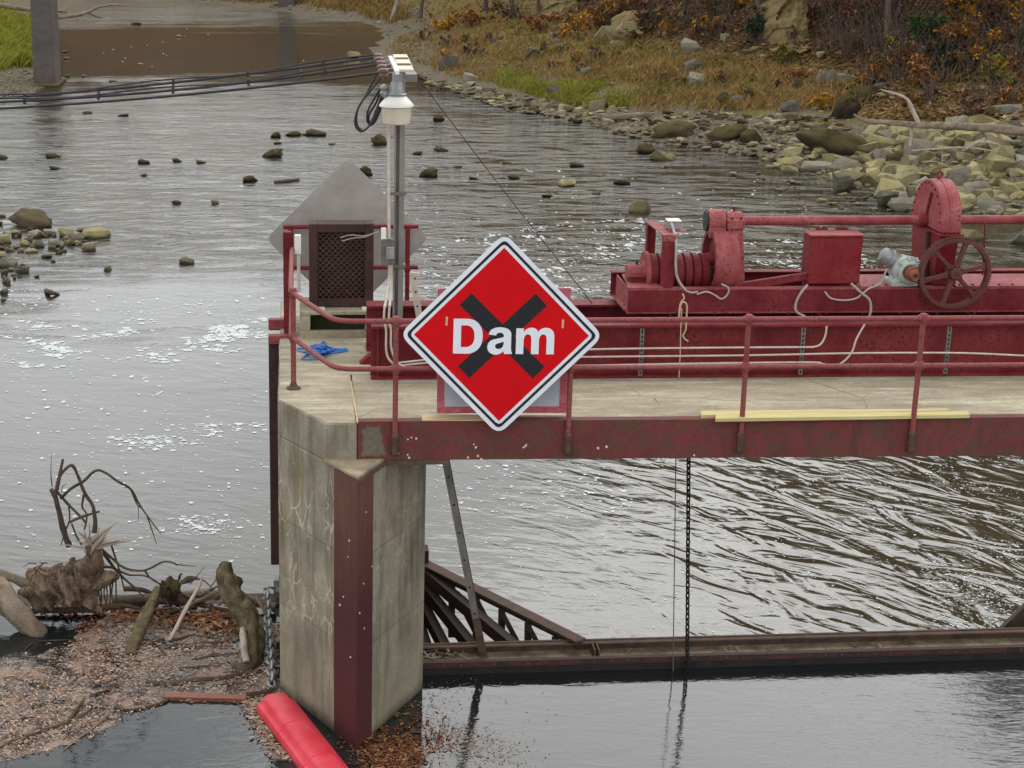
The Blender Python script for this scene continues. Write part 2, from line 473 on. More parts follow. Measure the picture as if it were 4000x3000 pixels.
def beam_mat():
    """old edge beam: dull red, rust brown blotches, one bare grey patch near the joint"""
    t = NT('old_edge_beam_paint')
    n1 = t.noise(t.pos, 1.3, 6, 0.7); n2 = t.noise(t.pos, 26, 5, 0.7); n3 = t.noise(t.map(t.pos, (1, 1, 1.6)), 4.5, 6, 0.7)
    c = t.mix(t.rng(n1, 0.36, 0.62), srgb(98, 48, 46), srgb(126, 54, 56))
    c = t.mix(t.rng(n3, 0.44, 0.60, 0, 0.9), c, srgb(92, 66, 52))
    c = t.mix(t.rng(t.noise(t.map(t.pos, (1.4, 1, 0.5)), 3.2, 5, 0.65), 0.52, 0.64, 0, 0.7), c, srgb(72, 54, 46))
    c = t.mix(t.rng(n2, 0.52, 0.70, 0, 0.75), c, srgb(70, 52, 46))
    c = t.mix(t.rng(t.noise(t.pos, 60, 3, 0.7), 0.62, 0.70, 0, 0.6), c, srgb(156, 126, 116))
    sp = t.n('SeparateXYZ'); t.L(t.pos, sp.inputs[0])
    wob = t.math('MULTIPLY', t.math('SUBTRACT', t.noise(t.pos, 14, 4, 0.6), 0.5), 0.14)
    x = t.math('ADD', sp.outputs[0], wob)
    z = t.math('ADD', sp.outputs[2], wob)
    x2 = t.math('ADD', x, t.math('MULTIPLY', t.math('SUBTRACT', sp.outputs[2], 2.72), 0.25))
    k = t.math('MULTIPLY', t.rng(x, 0.045, 0.06), t.rng(x2, 0.235, 0.22))
    k = t.math('MULTIPLY', k, t.math('MULTIPLY', t.rng(z, 2.585, 2.60), t.rng(z, 2.855, 2.84)))
    c = t.mix(k, c, t.mix(t.rng(n2, 0.3, 0.7), srgb(92, 86, 72), srgb(118, 110, 94)))
    t.bump(n2, 0.25, 0.004)
    return t.fin(c, 0.7, 0, 0.3)
M['beam'] = beam_mat()
def nose_mat():
    t = NT('rusty_nose_plate')
    n1 = t.noise(t.pos, 2.2, 5, 0.6); n2 = t.noise(t.pos, 30, 5, 0.7)
    sp = t.n('SeparateXYZ'); t.L(t.pos, sp.inputs[0])
    h = t.math('ADD', sp.outputs[2], t.math('MULTIPLY', n1, 0.7))
    c = t.mix(t.rng(h, 1.7, 2.6), srgb(80, 38, 40), srgb(100, 66, 54))
    c = t.mix(t.math('MULTIPLY', t.rng(t.noise(t.map(t.pos, (9, 9, 1)), 1.4, 4, 0.6), 0.5, 0.62), t.rng(h, 1.5, 2.1, 0, 0.3)), c, srgb(126, 82, 52))
    c = t.mix(t.rng(n2, 0.45, 0.75, 0, 0.5), c, srgb(64, 40, 40))
    t.bump(n2, 0.25, 0.004)
    return t.fin(c, 0.6, 0, 0.35)
M['nose'] = nose_mat()
def ledge_mat():
    t = NT('rust_stained_ledge')
    n1 = t.noise(t.pos, 6, 5, 0.6)
    c = t.mix(t.rng(n1, 0.35, 0.65), srgb(118, 106, 92), srgb(164, 146, 116))
    c = t.mix(t.rng(t.noise(t.pos, 9, 4), 0.52, 0.66, 0, 0.6), c, srgb(118, 112, 110))
    t.bump(n1, 0.2, 0.01)
    return t.fin(c, 0.85)
M['ledge'] = ledge_mat()
def boom_mat():
    t = NT('faded_red_plastic')
    n1 = t.noise(t.map(t.obj, (1, 1, 1)), 4, 4, 0.5)
    c = t.mix(t.rng(n1, 0.3, 0.7), srgb(206, 38, 56), srgb(222, 70, 84))
    sp = t.n('SeparateXYZ'); t.L(t.pos, sp.inputs[0])
    c = t.mix(t.rng(t.math('ADD', sp.outputs[2], t.math('MULTIPLY', t.noise(t.pos, 9, 4), 0.06)), 0.075, 0.03), c, srgb(70, 50, 44))
    c = t.mix(t.rng(t.noise(t.pos, 7, 6, 0.75), 0.55, 0.75, 0, 0.5), c, srgb(150, 44, 52))
    c = t.mix(t.rng(t.noise(t.map(t.pos, (3, 1, 1)), 22, 5, 0.75), 0.60, 0.72, 0, 0.45), c, srgb(226, 140, 144))
    t.bump(t.noise(t.obj, 50, 3), 0.1, 0.004)
    return t.fin(c, 0.48, 0, 0.35)
M['boom'] = boom_mat()
def water_mat(name, deep, pool):
    """opaque turbid water; waves of several sizes as relief, livelier in the riffles"""
    t = NT(name)
    p = t.pos
    if pool:
        b1 = t.noise(t.map(p, (0.8, 2.0, 1), rot=(0, 0, R_(-14))), 2.6, 3, 0.5, 0.6)
        b2 = t.noise(t.map(p, (1.0, 2.6, 1), rot=(0, 0, R_(-20))), 11, 3, 0.55, 0.4)
        wide = t.noise(p, 0.35, 2, 0.5)
        h = t.math('ADD', t.math('MULTIPLY', b1, 0.7), t.math('MULTIPLY', t.math('MULTIPLY', b2, 0.28), t.rng(wide, 0.35, 0.65, 0.25, 1.2)))
        t.bump(h, 1.0, 0.0065)
        rough = 0.012
    else:
        sp = t.n('SeparateXYZ'); t.L(p, sp.inputs[0])
        X, Y = sp.outputs[0], sp.outputs[1]
        big = t.noise(t.map(t.map(p, rot=(0, 0, R_(52))), (0.72, 1.45, 1)), 1.2, 2, 0.5, 1.3)
        mid = t.noise(t.map(t.map(p, rot=(0, 0, R_(18))), (0.5, 1.5, 1)), 2.6, 2, 0.5, 0.6)
        fine = t.noise(t.map(p, (0.7, 1.5, 1)), 13, 3, 0.6, 0.3)
        riff = t.math('MULTIPLY', t.noise(t.map(p, (0.3, 0.5, 1)), 3.0, 5, 0.7, 1.0), t.rng(t.noise(t.map(p, (0.7, 1.6, 1)), 0.3, 4, 0.6), 0.35, 0.65, 0.6, 1.5))
        # riffle between about 16 and 55 m, a quiet pool beyond, another riffle after it
        edge = t.math('MULTIPLY', t.math('SUBTRACT', t.noise(t.map(p, (0.6, 1.6, 1)), 0.16, 4, 0.6), 0.5), 30)
        yy = t.math('ADD', Y, edge)
        kr = t.math('MULTIPLY', t.rng(yy, 15, 26, smooth=True), t.rng(yy, 72, 52, smooth=True))
        far = t.rng(yy, 96, 116, smooth=True)
        kr = t.math('MAXIMUM', kr, far)
        quiet = t.math('MULTIPLY', t.rng(yy, 58, 68, 1, 0), 1.0)
        near = t.rng(yy, 14, 30, 1, 0.0)
        chop = t.math('MULTIPLY', t.rng(X, 2.2, 6.2, 0.16, 1.0, smooth=True), near)
        h = t.math('MULTIPLY', big, t.math('MULTIPLY', chop, 1.0))
        h = t.math('ADD', h, t.math('MULTIPLY', mid, t.math('MULTIPLY', t.math('ADD', near, t.math('MULTIPLY', kr, 1.2)), 0.17)))
        h = t.math('ADD', h, t.math('MULTIPLY', fine, t.math('MULTIPLY', quiet, 0.02)))
        h = t.math('ADD', h, t.math('MULTIPLY', riff, t.math('MULTIPLY', kr, 1.15)))
        h = t.math('ADD', h, t.math('MULTIPLY', t.noise(p, 0.8, 2), 0.10))
        t.bump(h, 1.0, 0.055)
        rough = 0.07
    t.b.inputs['IOR'].default_value = 1.58 if pool else 1.74
    m = t.fin(t.mix(t.rng(t.noise(p, 0.5, 3), 0.3, 0.7), deep, [x * 1.35 for x in deep[:3]] + [1]), rough, 0, 0.5)
    return m
M['river'] = water_mat('river_water', srgb(50, 45, 32), False)
M['pool'] = water_mat('pool_water', srgb(26, 29, 30), True)
def bank_mat():
    t = NT('bank_ground')
    p = t.pos
    sp = t.n('SeparateXYZ'); t.L(p, sp.inputs[0])
    n1 = t.noise(p, 0.35, 5, 0.6); n2 = t.noise(p, 2.2, 6, 0.7); n3 = t.noise(p, 9, 4, 0.7)
    leaf = t.ramp(n3, [(0.3, srgb(48, 40, 32)), (0.45, srgb(76, 58, 42)), (0.58, srgb(100, 74, 50)), (0.72, srgb(126, 100, 68))])
    grass = t.mix(t.rng(n2, 0.3, 0.7), srgb(96, 86, 44), srgb(138, 118, 70))
    grav = t.mix(t.rng(n3, 0.35, 0.65), srgb(64, 58, 48), srgb(138, 126, 104))
    h = t.math('ADD', sp.outputs[2], t.math('MULTIPLY', t.math('SUBTRACT', n1, 0.5), 2.2))
    c = t.mix(t.rng(h, -0.4, -0.1), grav, grass)
    c = t.mix(t.rng(h, 0.7, 1.5), c, leaf)
    c = t.mix(t.rng(n2, 0.55, 0.72, 0, 0.6), c, srgb(52, 44, 32))
    t.bump(t.math('ADD', n3, n2), 0.8, 0.12)
    return t.fin(c, 0.95, 0, 0.1)
M['bank'] = bank_mat()
def island_mat(name, stops, rough=0.85, trans=0.0, noise_scale=None):
    t = NT(name)
    r = t.geo.outputs['Random Per Island']
    if noise_scale:
        r = t.math('ADD', t.math('MULTIPLY', r, 0.5), t.math('MULTIPLY', t.rng(t.noise(t.pos, noise_scale, 3), 0.3, 0.7), 0.5))
    return t.fin(t.ramp(r, stops), rough, 0, 0.15)
M['leafmat'] = island_mat('floating_leaves', [(0, srgb(112, 82, 66)), (0.3, srgb(150, 122, 104)), (0.6, srgb(174, 150, 130)), (0.9, srgb(192, 172, 152)), (1, srgb(148, 92, 66))])
M['leafbrown'] = island_mat('wet_brown_leaves', [(0, srgb(66, 38, 26)), (0.4, srgb(112, 66, 40)), (0.75, srgb(140, 92, 58)), (1, srgb(170, 130, 96))], 0.6)
M['grass'] = island_mat('bank_grass', [(0, srgb(92, 96, 40)), (0.25, srgb(120, 112, 56)), (0.42, srgb(142, 118, 72)), (0.55, srgb(166, 138, 92)), (0.7, srgb(138, 96, 60)), (0.85, srgb(150, 134, 74)), (1, srgb(104, 80, 46))], 0.95, noise_scale=0.45)
M['greengrass'] = island_mat('left_bank_grass', [(0, srgb(84, 96, 34)), (0.5, srgb(134, 138, 52)), (1, srgb(172, 164, 76))], 0.9, noise_scale=0.5)
M['litter'] = island_mat('leaf_litter', [(0, srgb(82, 58, 44)), (0.3, srgb(110, 80, 58)), (0.6, srgb(134, 100, 68)), (0.85, srgb(154, 124, 86)), (1, srgb(116, 70, 54))], 0.9)
for k, st in dict(gold=[(0, srgb(120, 80, 26)), (0.5, srgb(168, 116, 36)), (1, srgb(190, 146, 54))],
                  orange=[(0, srgb(92, 58, 36)), (0.5, srgb(134, 86, 48)), (1, srgb(162, 116, 64))],
                  russet=[(0, srgb(70, 46, 40)), (0.5, srgb(102, 66, 54)), (1, srgb(128, 90, 70))],
                  brown=[(0, srgb(70, 54, 40)), (0.5, srgb(104, 80, 56)), (1, srgb(130, 104, 70))],
                  olive=[(0, srgb(76, 76, 34)), (0.5, srgb(116, 112, 46)), (1, srgb(150, 138, 62))],
                  green=[(0, srgb(30, 54, 30)), (0.5, srgb(44, 78, 38)), (1, srgb(60, 98, 48))],
                  darkgreen=[(0, srgb(30, 44, 32)), (0.5, srgb(42, 60, 42)), (1, srgb(58, 74, 48))]).items():
    M['leaf_' + k] = island_mat('foliage_' + k, st, 0.85)
def rock_mat(name, c1, c2, moss, moss_amt):
    t = NT(name)
    oi = t.n('ObjectInfo')
    n1 = t.noise(t.pos, 2.5, 6, 0.7); n2 = t.noise(t.map(t.pos, (1, 1, 2.2)), 12, 5, 0.75)
    rnd = t.math('ADD', t.geo.outputs['Random Per Island'], oi.outputs['Random'])
    rnd = t.math('FRACT', rnd)
    c = t.mix(t.rng(t.math('ADD', n1, t.math('MULTIPLY', t.math('SUBTRACT', rnd, 0.5), 0.9)), 0.15, 0.85), [x * 0.8 for x in c1[:3]] + [1], c2)
    c = t.mix(t.rng(n2, 0.48, 0.74, 0, 0.55), c, [x * 0.42 for x in c1[:3]] + [1])
    sx = t.n('SeparateXYZ'); t.L(t.geo.outputs['Normal'], sx.inputs[0])
    k = t.math('MULTIPLY', t.rng(sx.outputs[2], 0.0, 0.6), t.rng(n1, 0.62 - moss_amt * 0.4, 0.72 - moss_amt * 0.4))
    c = t.mix(t.math('MULTIPLY', k, 0.85), c, moss)
    spz = t.n('SeparateXYZ'); t.L(t.pos, spz.inputs[0])
    wet = t.rng(t.math('ADD', spz.outputs[2], t.math('MULTIPLY', n2, 0.12)), RIV + 0.17, RIV + 0.08)
    c = t.mix(t.math('MULTIPLY', wet, 0.75), c, [x * 0.22 for x in c1[:3]] + [1])
    t.bump(t.math('ADD', n2, n1), 1.0, 0.08)
    return t.fin(c, 0.92, 0, 0.15)
M['rock'] = rock_mat('pale_limestone', srgb(138, 128, 96), srgb(186, 174, 132), srgb(158, 148, 92), 0.3)
M['rockgrey'] = rock_mat('grey_limestone', srgb(112, 106, 94), srgb(160, 152, 134), srgb(124, 116, 78), 0.12)
M['rockmoss'] = rock_mat('mossy_rock', srgb(62, 54, 44), srgb(104, 92, 70), srgb(86, 78, 42), 0.5)
M['rockbrown'] = rock_mat('brown_rock', srgb(112, 98, 78), srgb(164, 148, 122), srgb(100, 94, 52), 0.3)
M['cliff'] = rock_mat('tan_cliff_rock', srgb(128, 108, 72), srgb(160, 140, 98), srgb(110, 98, 52), 0.3)
def foam_mat():
    t = NT('foam')
    n = t.noise(t.pos, 26, 4, 0.7)
    t.fin(t.mix(n, srgb(206, 210, 210), srgb(232, 235, 234)), 0.9)
    tr = t.n('BsdfTransparent'); mx = t.n('MixShader')
    t.L(t.rng(n, 0.36, 0.60, 0.15, 0.95), mx.inputs[0]); t.L(tr.outputs[0], mx.inputs[1]); t.L(t.b.outputs[0], mx.inputs[2]); t.L(mx.outputs[0], t.out.inputs[0])
    return t.m
M['foam'] = foam_mat() or simple('foam', srgb(186, 190, 190), srgb(212, 216, 215), 8, 0.9, 0, 0.1)
M['farpier'] = simple('far_bridge_concrete', srgb(76, 70, 66), srgb(104, 96, 90), 0.8, 0.9, 0, 0.2)

def mat_mat():
    """soggy leaf mash: a broken film, open water shows through its gaps"""
    t = NT('soggy_leaf_mash')
    n1 = t.noise(t.pos, 3.2, 6, 0.7); n2 = t.noise(t.pos, 38, 4, 0.75); n3 = t.noise(t.pos, 110, 3, 0.7)
    c = t.mix(t.rng(n2, 0.3, 0.7), srgb(122, 102, 88), srgb(176, 156, 142))
    c = t.mix(t.rng(t.noise(t.pos, 1.6, 4), 0.5, 0.65, 0, 0.7), c, srgb(132, 96, 76))
    c = t.mix(t.rng(n3, 0.5, 0.7, 0, 0.6), c, srgb(196, 178, 164))
    t.bump(t.math('ADD', n2, n3), 0.8, 0.012)
    t.fin(c, 0.45, 0, 0.4)
    tr = t.n('BsdfTransparent'); mx = t.n('MixShader')
    k = t.rng(t.math('ADD', t.math('MULTIPLY', n1, 0.65), t.math('MULTIPLY', n2, 0.35)), 0.46, 0.54)
    t.L(k, mx.inputs[0]); t.L(tr.outputs[0], mx.inputs[1]); t.L(t.b.outputs[0], mx.inputs[2]); t.L(mx.outputs[0], t.out.inputs[0])
    return t.m
M['mash'] = mat_mat()
# ================================================================== water
def sheet(name, poly, z, m, label):
    mb = MB()
    n = len(poly)
    mb.add([(x, y, z) for x, y in poly], [tuple(range(n))])
    o = mb.build(name, m)
    return tag(o, label, None, None, 'structure')
sheet('river_water', [(-160, 1.45), (220, 1.45), (220, 320), (-160, 320)], RIV, M['river'], 'grey rippled river flowing away below the dam')
sheet('pool_water', [(-45, -45), (45, -45), (45, 2.7), (9.2, 1.35), (0.60, 1.0), (-0.62, 1.0), (-0.62, 2.78), (-45, 2.6)], 0.0, M['pool'], 'still grey pool water above the gate')

# ================================================================== river banks
def shore(px):
    return [tuple(at(u, v, Z=RIV)[:2]) for u, v in px]
RB = [(60, 22), (34, 26.5)] + shore([(4000, 858), (3800, 835), (3600, 822), (3480, 790), (3340, 730), (3180, 690), (3100, 650), (2950, 606), (2780, 585), (2600, 562), (2400, 515), (2200, 462), (2000, 430), (1850, 385), (1720, 345), (1640, 300), (1560, 262), (1470, 222), (1435, 205), (1500, 150), (1475, 108), (1390, 80), (1220, 62), (1040, 38), (900, 20), (760, 6)]) + [(-30, 140), (-75, 152), (-150, 150)]
LB = shore([(-300, 400), (-60, 384), (60, 372), (150, 352), (205, 330), (216, 280), (205, 200), (196, 120), (196, 60)]) + [(-18, 140), (-40, 128), (-90, 122), (-150, 118)]
RPOLY = RB + [(-150, 330), (200, 330), (200, 22)]
LPOLY = LB + [(-150, at(-300, 400, Z=RIV)[1])]
def sdist(P, line, poly):
    P = np.asarray(P, float)
    d = np.full(len(P), 1e9)
    for a, b in zip(line[:-1], line[1:]):
        a = np.array(a); b = np.array(b); ab = b - a
        t = np.clip(((P - a) @ ab) / (ab @ ab), 0, 1)
        d = np.minimum(d, np.linalg.norm(P - a - t[:, None] * ab, axis=1))
    ins = np.zeros(len(P), bool)
    n = len(poly)
    for i in range(n):
        x1, y1 = poly[i]; x2, y2 = poly[(i + 1) % n]
        if y1 == y2: continue
        c = ((y1 > P[:, 1]) != (y2 > P[:, 1])) & (P[:, 0] < (x2 - x1) * (P[:, 1] - y1) / (y2 - y1) + x1)
        ins ^= c
    return np.where(ins, d, -d)
rs = np.random.RandomState(7)
_ph = rs.rand(40, 5)
def vnoise(x, y, s):
    """cheap smooth noise: a sum of sines, same everywhere in the script"""
    r = np.zeros_like(x)
    for k in range(12):
        a = _ph[k, 0] * 6.283; q = s * (0.6 + 1.6 * _ph[k, 1])
        r += np.sin((x * math.cos(a) + y * math.sin(a)) * q + _ph[k, 2] * 6.283)
    return r / 5.0
def ground(P):
    P = np.asarray(P, float)
    x, y = P[:, 0], P[:, 1]
    dr = sdist(P, RB, RPOLY); dl = sdist(P, LB, LPOLY)
    dr = dr + 0.35 * vnoise(x, y, 1.1)
    zr = np.interp(dr, [-30, -2, 0, 3.5, 10, 13, 42, 60, 160], [-3.5, -0.5, 0.0, 0.45, 2.0, 4.0, 25, 31, 36])
    zr = np.where(zr > 4.0, 4.0 + (zr - 4.0) * np.interp(x, [2, 24], [0.5, 1.6]), zr)
    zl = np.interp(dl, [-30, -2, 0, 4, 10, 60], [-3.5, -0.5, 0, 0.5, 1.6, 3.0])
    z = np.maximum(zr, zl)
    z = z + np.clip(z, 0, 1.2) * 0.16 * vnoise(x, y, 0.9) + np.clip(z, 0, 6) * 0.10 * vnoise(y, x, 0.28)
    return z + RIV
GX0, GX1, GY0, GY1 = -60, 100, 18, 200
xs = np.concatenate([np.arange(-60, -24, 2.0), np.arange(-24, 40, 0.6), np.arange(40, 101, 2.0)])
ys = np.concatenate([np.arange(18, 130, 0.6), np.arange(130, 201, 2.0)])
gx, gy = np.meshgrid(xs, ys)
GP = np.stack([gx.ravel(), gy.ravel()], 1)
GZ = ground(GP)
nx, ny = len(xs), len(ys)
idx = np.arange(nx * ny).reshape(ny, nx)
q = np.stack([idx[:-1, :-1].ravel(), idx[:-1, 1:].ravel(), idx[1:, 1:].ravel(), idx[1:, :-1].ravel()], 1)
q = q[GZ[q].max(axis=1) > RIV - 0.8]
me = bpy.data.meshes.new('bank')
me.from_pydata(np.column_stack([GP, GZ]).tolist(), [], q.tolist())
me.shade_smooth()
tag(link_mesh('bank_ground', me, M['bank']), 'wooded autumn river bank rising behind the water', None, None, 'structure')
_hx = np.arange(-60, 100.1, 0.5); _hy = np.arange(18, 200.1, 0.5)
_a, _b = np.meshgrid(_hx, _hy)
_HG = np.maximum(ground(np.stack([_a.ravel(), _b.ravel()], 1)), RIV).reshape(_a.shape)
def gi(P):
    """ground or river level by interpolation"""
    fx = np.clip((P[:, 0] + 60) / 0.5, 0, len(_hx) - 1.001); fy = np.clip((P[:, 1] - 18) / 0.5, 0, len(_hy) - 1.001)
    ix = fx.astype(int); iy = fy.astype(int); fx -= ix; fy -= iy
    return (_HG[iy, ix] * (1 - fx) + _HG[iy, ix + 1] * fx) * (1 - fy) + (_HG[iy + 1, ix] * (1 - fx) + _HG[iy + 1, ix + 1] * fx) * fy
def bank_hits(UV):
    UV = np.asarray(UV, float)
    out = np.full((len(UV), 3), np.nan)
    D = _Rr * ((UV[:, :1] - PPX) / FPX) - _U * ((UV[:, 1:] - PPY) / FPX) + _F
    live = np.arange(len(UV))
    for t in np.arange(33, 210, 0.25):
        if len(live) == 0: break
        P = CAM + t * D[live]
        g = gi(P)
        hit = P[:, 2] < g
        out[live[hit]] = np.column_stack([P[hit, :2], g[hit]])
        live = live[~hit]
    return out
def bank_hit(u, v):
    """where the line of sight through a pixel meets the ground or the river"""
    P = bank_hits([(u, v)])[0]
    return None if np.isnan(P[0]) else P

# ================================================================== pier
pier = thing('dam_pier', 'grey concrete pier with rusted steel nose standing in the pool', 'pier', (0, 1.5, -2.5))
mb = MB()
TIP = (-0.015, -0.48)
mb.prism([TIP, (0.665, 0.70), (0.665, 4.7), (-0.70, 4.7), (-0.70, 0.72)], -2.5, 2.55)
body = mb.build('body', M['pier'], pier, bevel=0.012)
mb = MB()
mb.prism([(-0.272, -0.03), (-0.004, -0.03), (-0.004, 1.54), (0.664, 1.56), (0.664, 4.699), (-0.699, 4.699), (-0.699, 0.719)], 2.552, DK)
cap = mb.build('cap', M['pier'], pier, bevel=0.012)
mb = MB()
mb.prism([(-0.262, -0.018), (-0.014, -0.018), (-0.014, 1.53), (0.655, 1.57), (0.655, 4.68), (-0.688, 4.68), (-0.688, 0.72)], DK - 0.02, DK + 0.004)
mb.build('top_surface', M['deck'], pier)
n_l = np.array([-1.2, -0.685]) / 1.382; n_r = np.array([1.18, -0.68]) / 1.362
def leg(sgn, ln):
    d = np.array([-0.685, 1.2]) / 1.382 if sgn < 0 else np.array([0.68, 1.18]) / 1.362
    nn = n_l if sgn < 0 else n_r
    t0 = np.array(TIP) + np.array([0, -0.024]); e = t0 + d * ln
    i0 = np.array(TIP) + d * 0.0 + np.array([0, 0.01])
    return [tuple(t0), tuple(e), tuple(e - nn * 0.03), tuple(i0)]
mb = MB(); mb.prism(leg(-1, 0.385), -1.5, 2.535)
mb.build('nose_plate', M['nose'], pier)
mb = MB(); mb.prism(leg(1, 0.30), -1.5, 2.535)
mb.build('nose_plate', M['nose'], pier)
mb = MB(); mb.prism([(-0.012, -0.515), (0.235, -0.025), (-0.295, -0.025)], 2.551, 2.572)
mb.build('ledge', M['ledge'], pier)
mb = MB(); mb.prism([(-0.008, -0.535), (0.262, -0.018), (0.80, -0.018), (0.80, 0.3), (0.24, 0.3), (-0.02, -0.49)], 2.512, 2.549)
mb.build('bearing_plate', M['rust'], pier)
def splats(parent, pts, m, size, rs_, nrm=(0, -1, 0)):
    x, y, d = frame(nrm)
    for p in pts:
        mb = MB(); k = 9; r = size * rs_.uniform(0.7, 1.3)
        V = [np.array(p) + r * rs_.uniform(0.75, 1.15) * (x * math.cos(6.283 * i / k) + y * math.sin(6.283 * i / k)) for i in range(k)]
        V2 = [v + d * 0.004 for v in V]
        mb.loft([V, V2]); mb.build('white_spot', m, parent)
rp = np.random.RandomState(3)
for u, v in ((1365, 2112), (1360, 2175), (1342, 2331), (1328, 2363), (1370, 2567)):
    # on the left leg of the nose
    P = None
    d = ray(u, v); n3 = np.array([n_l[0], n_l[1], 0]); c0 = np.array([TIP[0], TIP[1] - 0.026, 0])
    t = ((c0 - CAM) @ n3) / (d @ n3)
    splats(pier, [CAM + t * d], M['spot'], 0.010, rp, n3)
for u, v in ((1430, 2000), (1420, 2280), (1422, 2455), (1452, 2213), (1404, 2395)):
    d = ray(u, v); n3 = np.array([n_r[0], n_r[1], 0]); c0 = np.array([TIP[0], TIP[1] - 0.026, 0])
    t = ((c0 - CAM) @ n3) / (d @ n3)
    splats(pier, [CAM + t * d], M['spot'], 0.010, rp, n3)

# steel guide on the left flank of the pier, with its two brackets
gd = thing('stoplog_guide', 'tall rusted steel guide on the left flank of the pier', 'steel guide', (-0.77, 3.0, 0))
zt = at(1062, 1340, Y=3.0)[2]
mb = MB(); mb.box((-0.815, 2.98, 0.36), (-0.708, 3.10, zt)); mb.build('guide_post', M['rustdark'], gd, bevel=0.008)
for (v0, v1, Y) in ((1312, 1345, 2.93), (1250, 1288, 3.35)):
    a = at(1048, v0, Y=Y); b = at(1128, v1, Y=Y)
    mb = MB(); mb.box((a[0], Y, b[2]), (b[0], Y + 0.10, a[2])); mb.build('bracket', M['redlight'], gd, bevel=0.006)
    mb = MB(); mb.box((a[0] + 0.01, Y + 0.101, b[2] - 0.03), (b[0], Y + 0.2, b[2] + 0.02)); mb.build('bracket_web', M['rustdark'], gd)
a = at(1068, 2262, Y=2.93); b = at(1092, 2330, Y=2.93)
mb = MB(); mb.box((a[0], 2.9, b[2]), (b[0], 3.02, a[2])); mb.build('galvanised_shoe', M['galv'], gd, bevel=0.006)
mb = MB(); mb.tube([at(1045, 2295, Y=2.88), at(1075, 2295, Y=2.88)], 0.012); mb.build('bolt', M['galvdark'], gd)
mb = MB(); mb.prism([tuple(at(1060, 2350, Y=2.93)[:2]), tuple(at(1100, 2350, Y=2.80)[:2]), (-0.71, 3.1), (-0.82, 3.1)], 0.10, 0.14); mb.build('shoe_plate', M['galv'], gd)

# ================================================================== walkway deck with its edge beam
deck = thing('walkway_deck', 'tan concrete walkway with worn red steel edge beam', 'walkway', (4.5, 0.7, 2.5))
mb = MB(); mb.box((0.004, 0.105, 2.60), (9.5, 1.55, DK)); mb.build('slab', M['deck'], deck)
mb = MB(); mb.box((0.004, 0.0, 2.55), (9.5, 0.022, DK + 0.006)); mb.box((0.004, 0.0225, DK - 0.014), (9.5, 0.10, DK + 0.0055)); mb.box((0.004, 0.0225, 2.551), (9.5, 0.10, 2.57))
mb.build('edge_beam', M['beam'], deck)
rp = np.random.RandomState(5)
splats(deck, [at(u, v, Y=-0.0005) for u, v in ((1593, 1716), (1607, 1709), (1626, 1712), (1556, 1770), (1592, 1776), (1598, 1787), (1827, 1787), (1851, 1735), (1859, 1747), (1867, 1781), (1880, 1794), (2045, 1747), (2052, 1742), (2056, 1736), (2336, 1750), (2369, 1745), (2711, 1778))], M['spot'], 0.010, rp)
j = [at(u, v, Z=DK + 0.006) for u, v in ((1371, 1488), (1377, 1530), (1385, 1580), (1392, 1620), (1396, 1650))]
mb = MB(); mb.tube(smooth_path(j, 4), [0.006 + 0.004 * abs(math.sin(i * 1.7)) for i in range(17)], 6); mb.build('joint_seal', M['board'], deck)
# boards lying on the deck
def plank(name, label, px, z0, z1, m, cat='plank'):
    P = [at(u, v, Z=z1) for u, v in px]
    mb = MB(); mb.prism([tuple(p[:2]) for p in P], z0, z1)
    c = np.mean(P, axis=0); c[2] = z0
    o = mb.build(name, m, None, bevel=0.004, origin=c)
    return tag(o, label, cat)
plank('wooden_plank', 'pale yellow plank lying nearer the edge of the walkway', [(2797, 1627), (3770, 1612), (3788, 1618), (3785, 1608), (2795, 1622)][:0] or [(2795, 1634), (3789, 1619), (3782, 1605), (2795, 1618)], DK + 0.007, DK + 0.042, M['yellow'])
plank('wooden_plank', 'pale yellow plank lying behind the other on the walkway', [(2738, 1621), (2793, 1619), (3716, 1603), (3700, 1595), (2738, 1604)], DK + 0.001, DK + 0.036, M['yellow'])
plank('thin_board', 'thin pale board on the deck below the white red bordered sign', [(1648, 1641), (2010, 1640), (2010, 1618), (1646, 1619)], DK + 0.0065, DK + 0.018, M['board'], 'board')

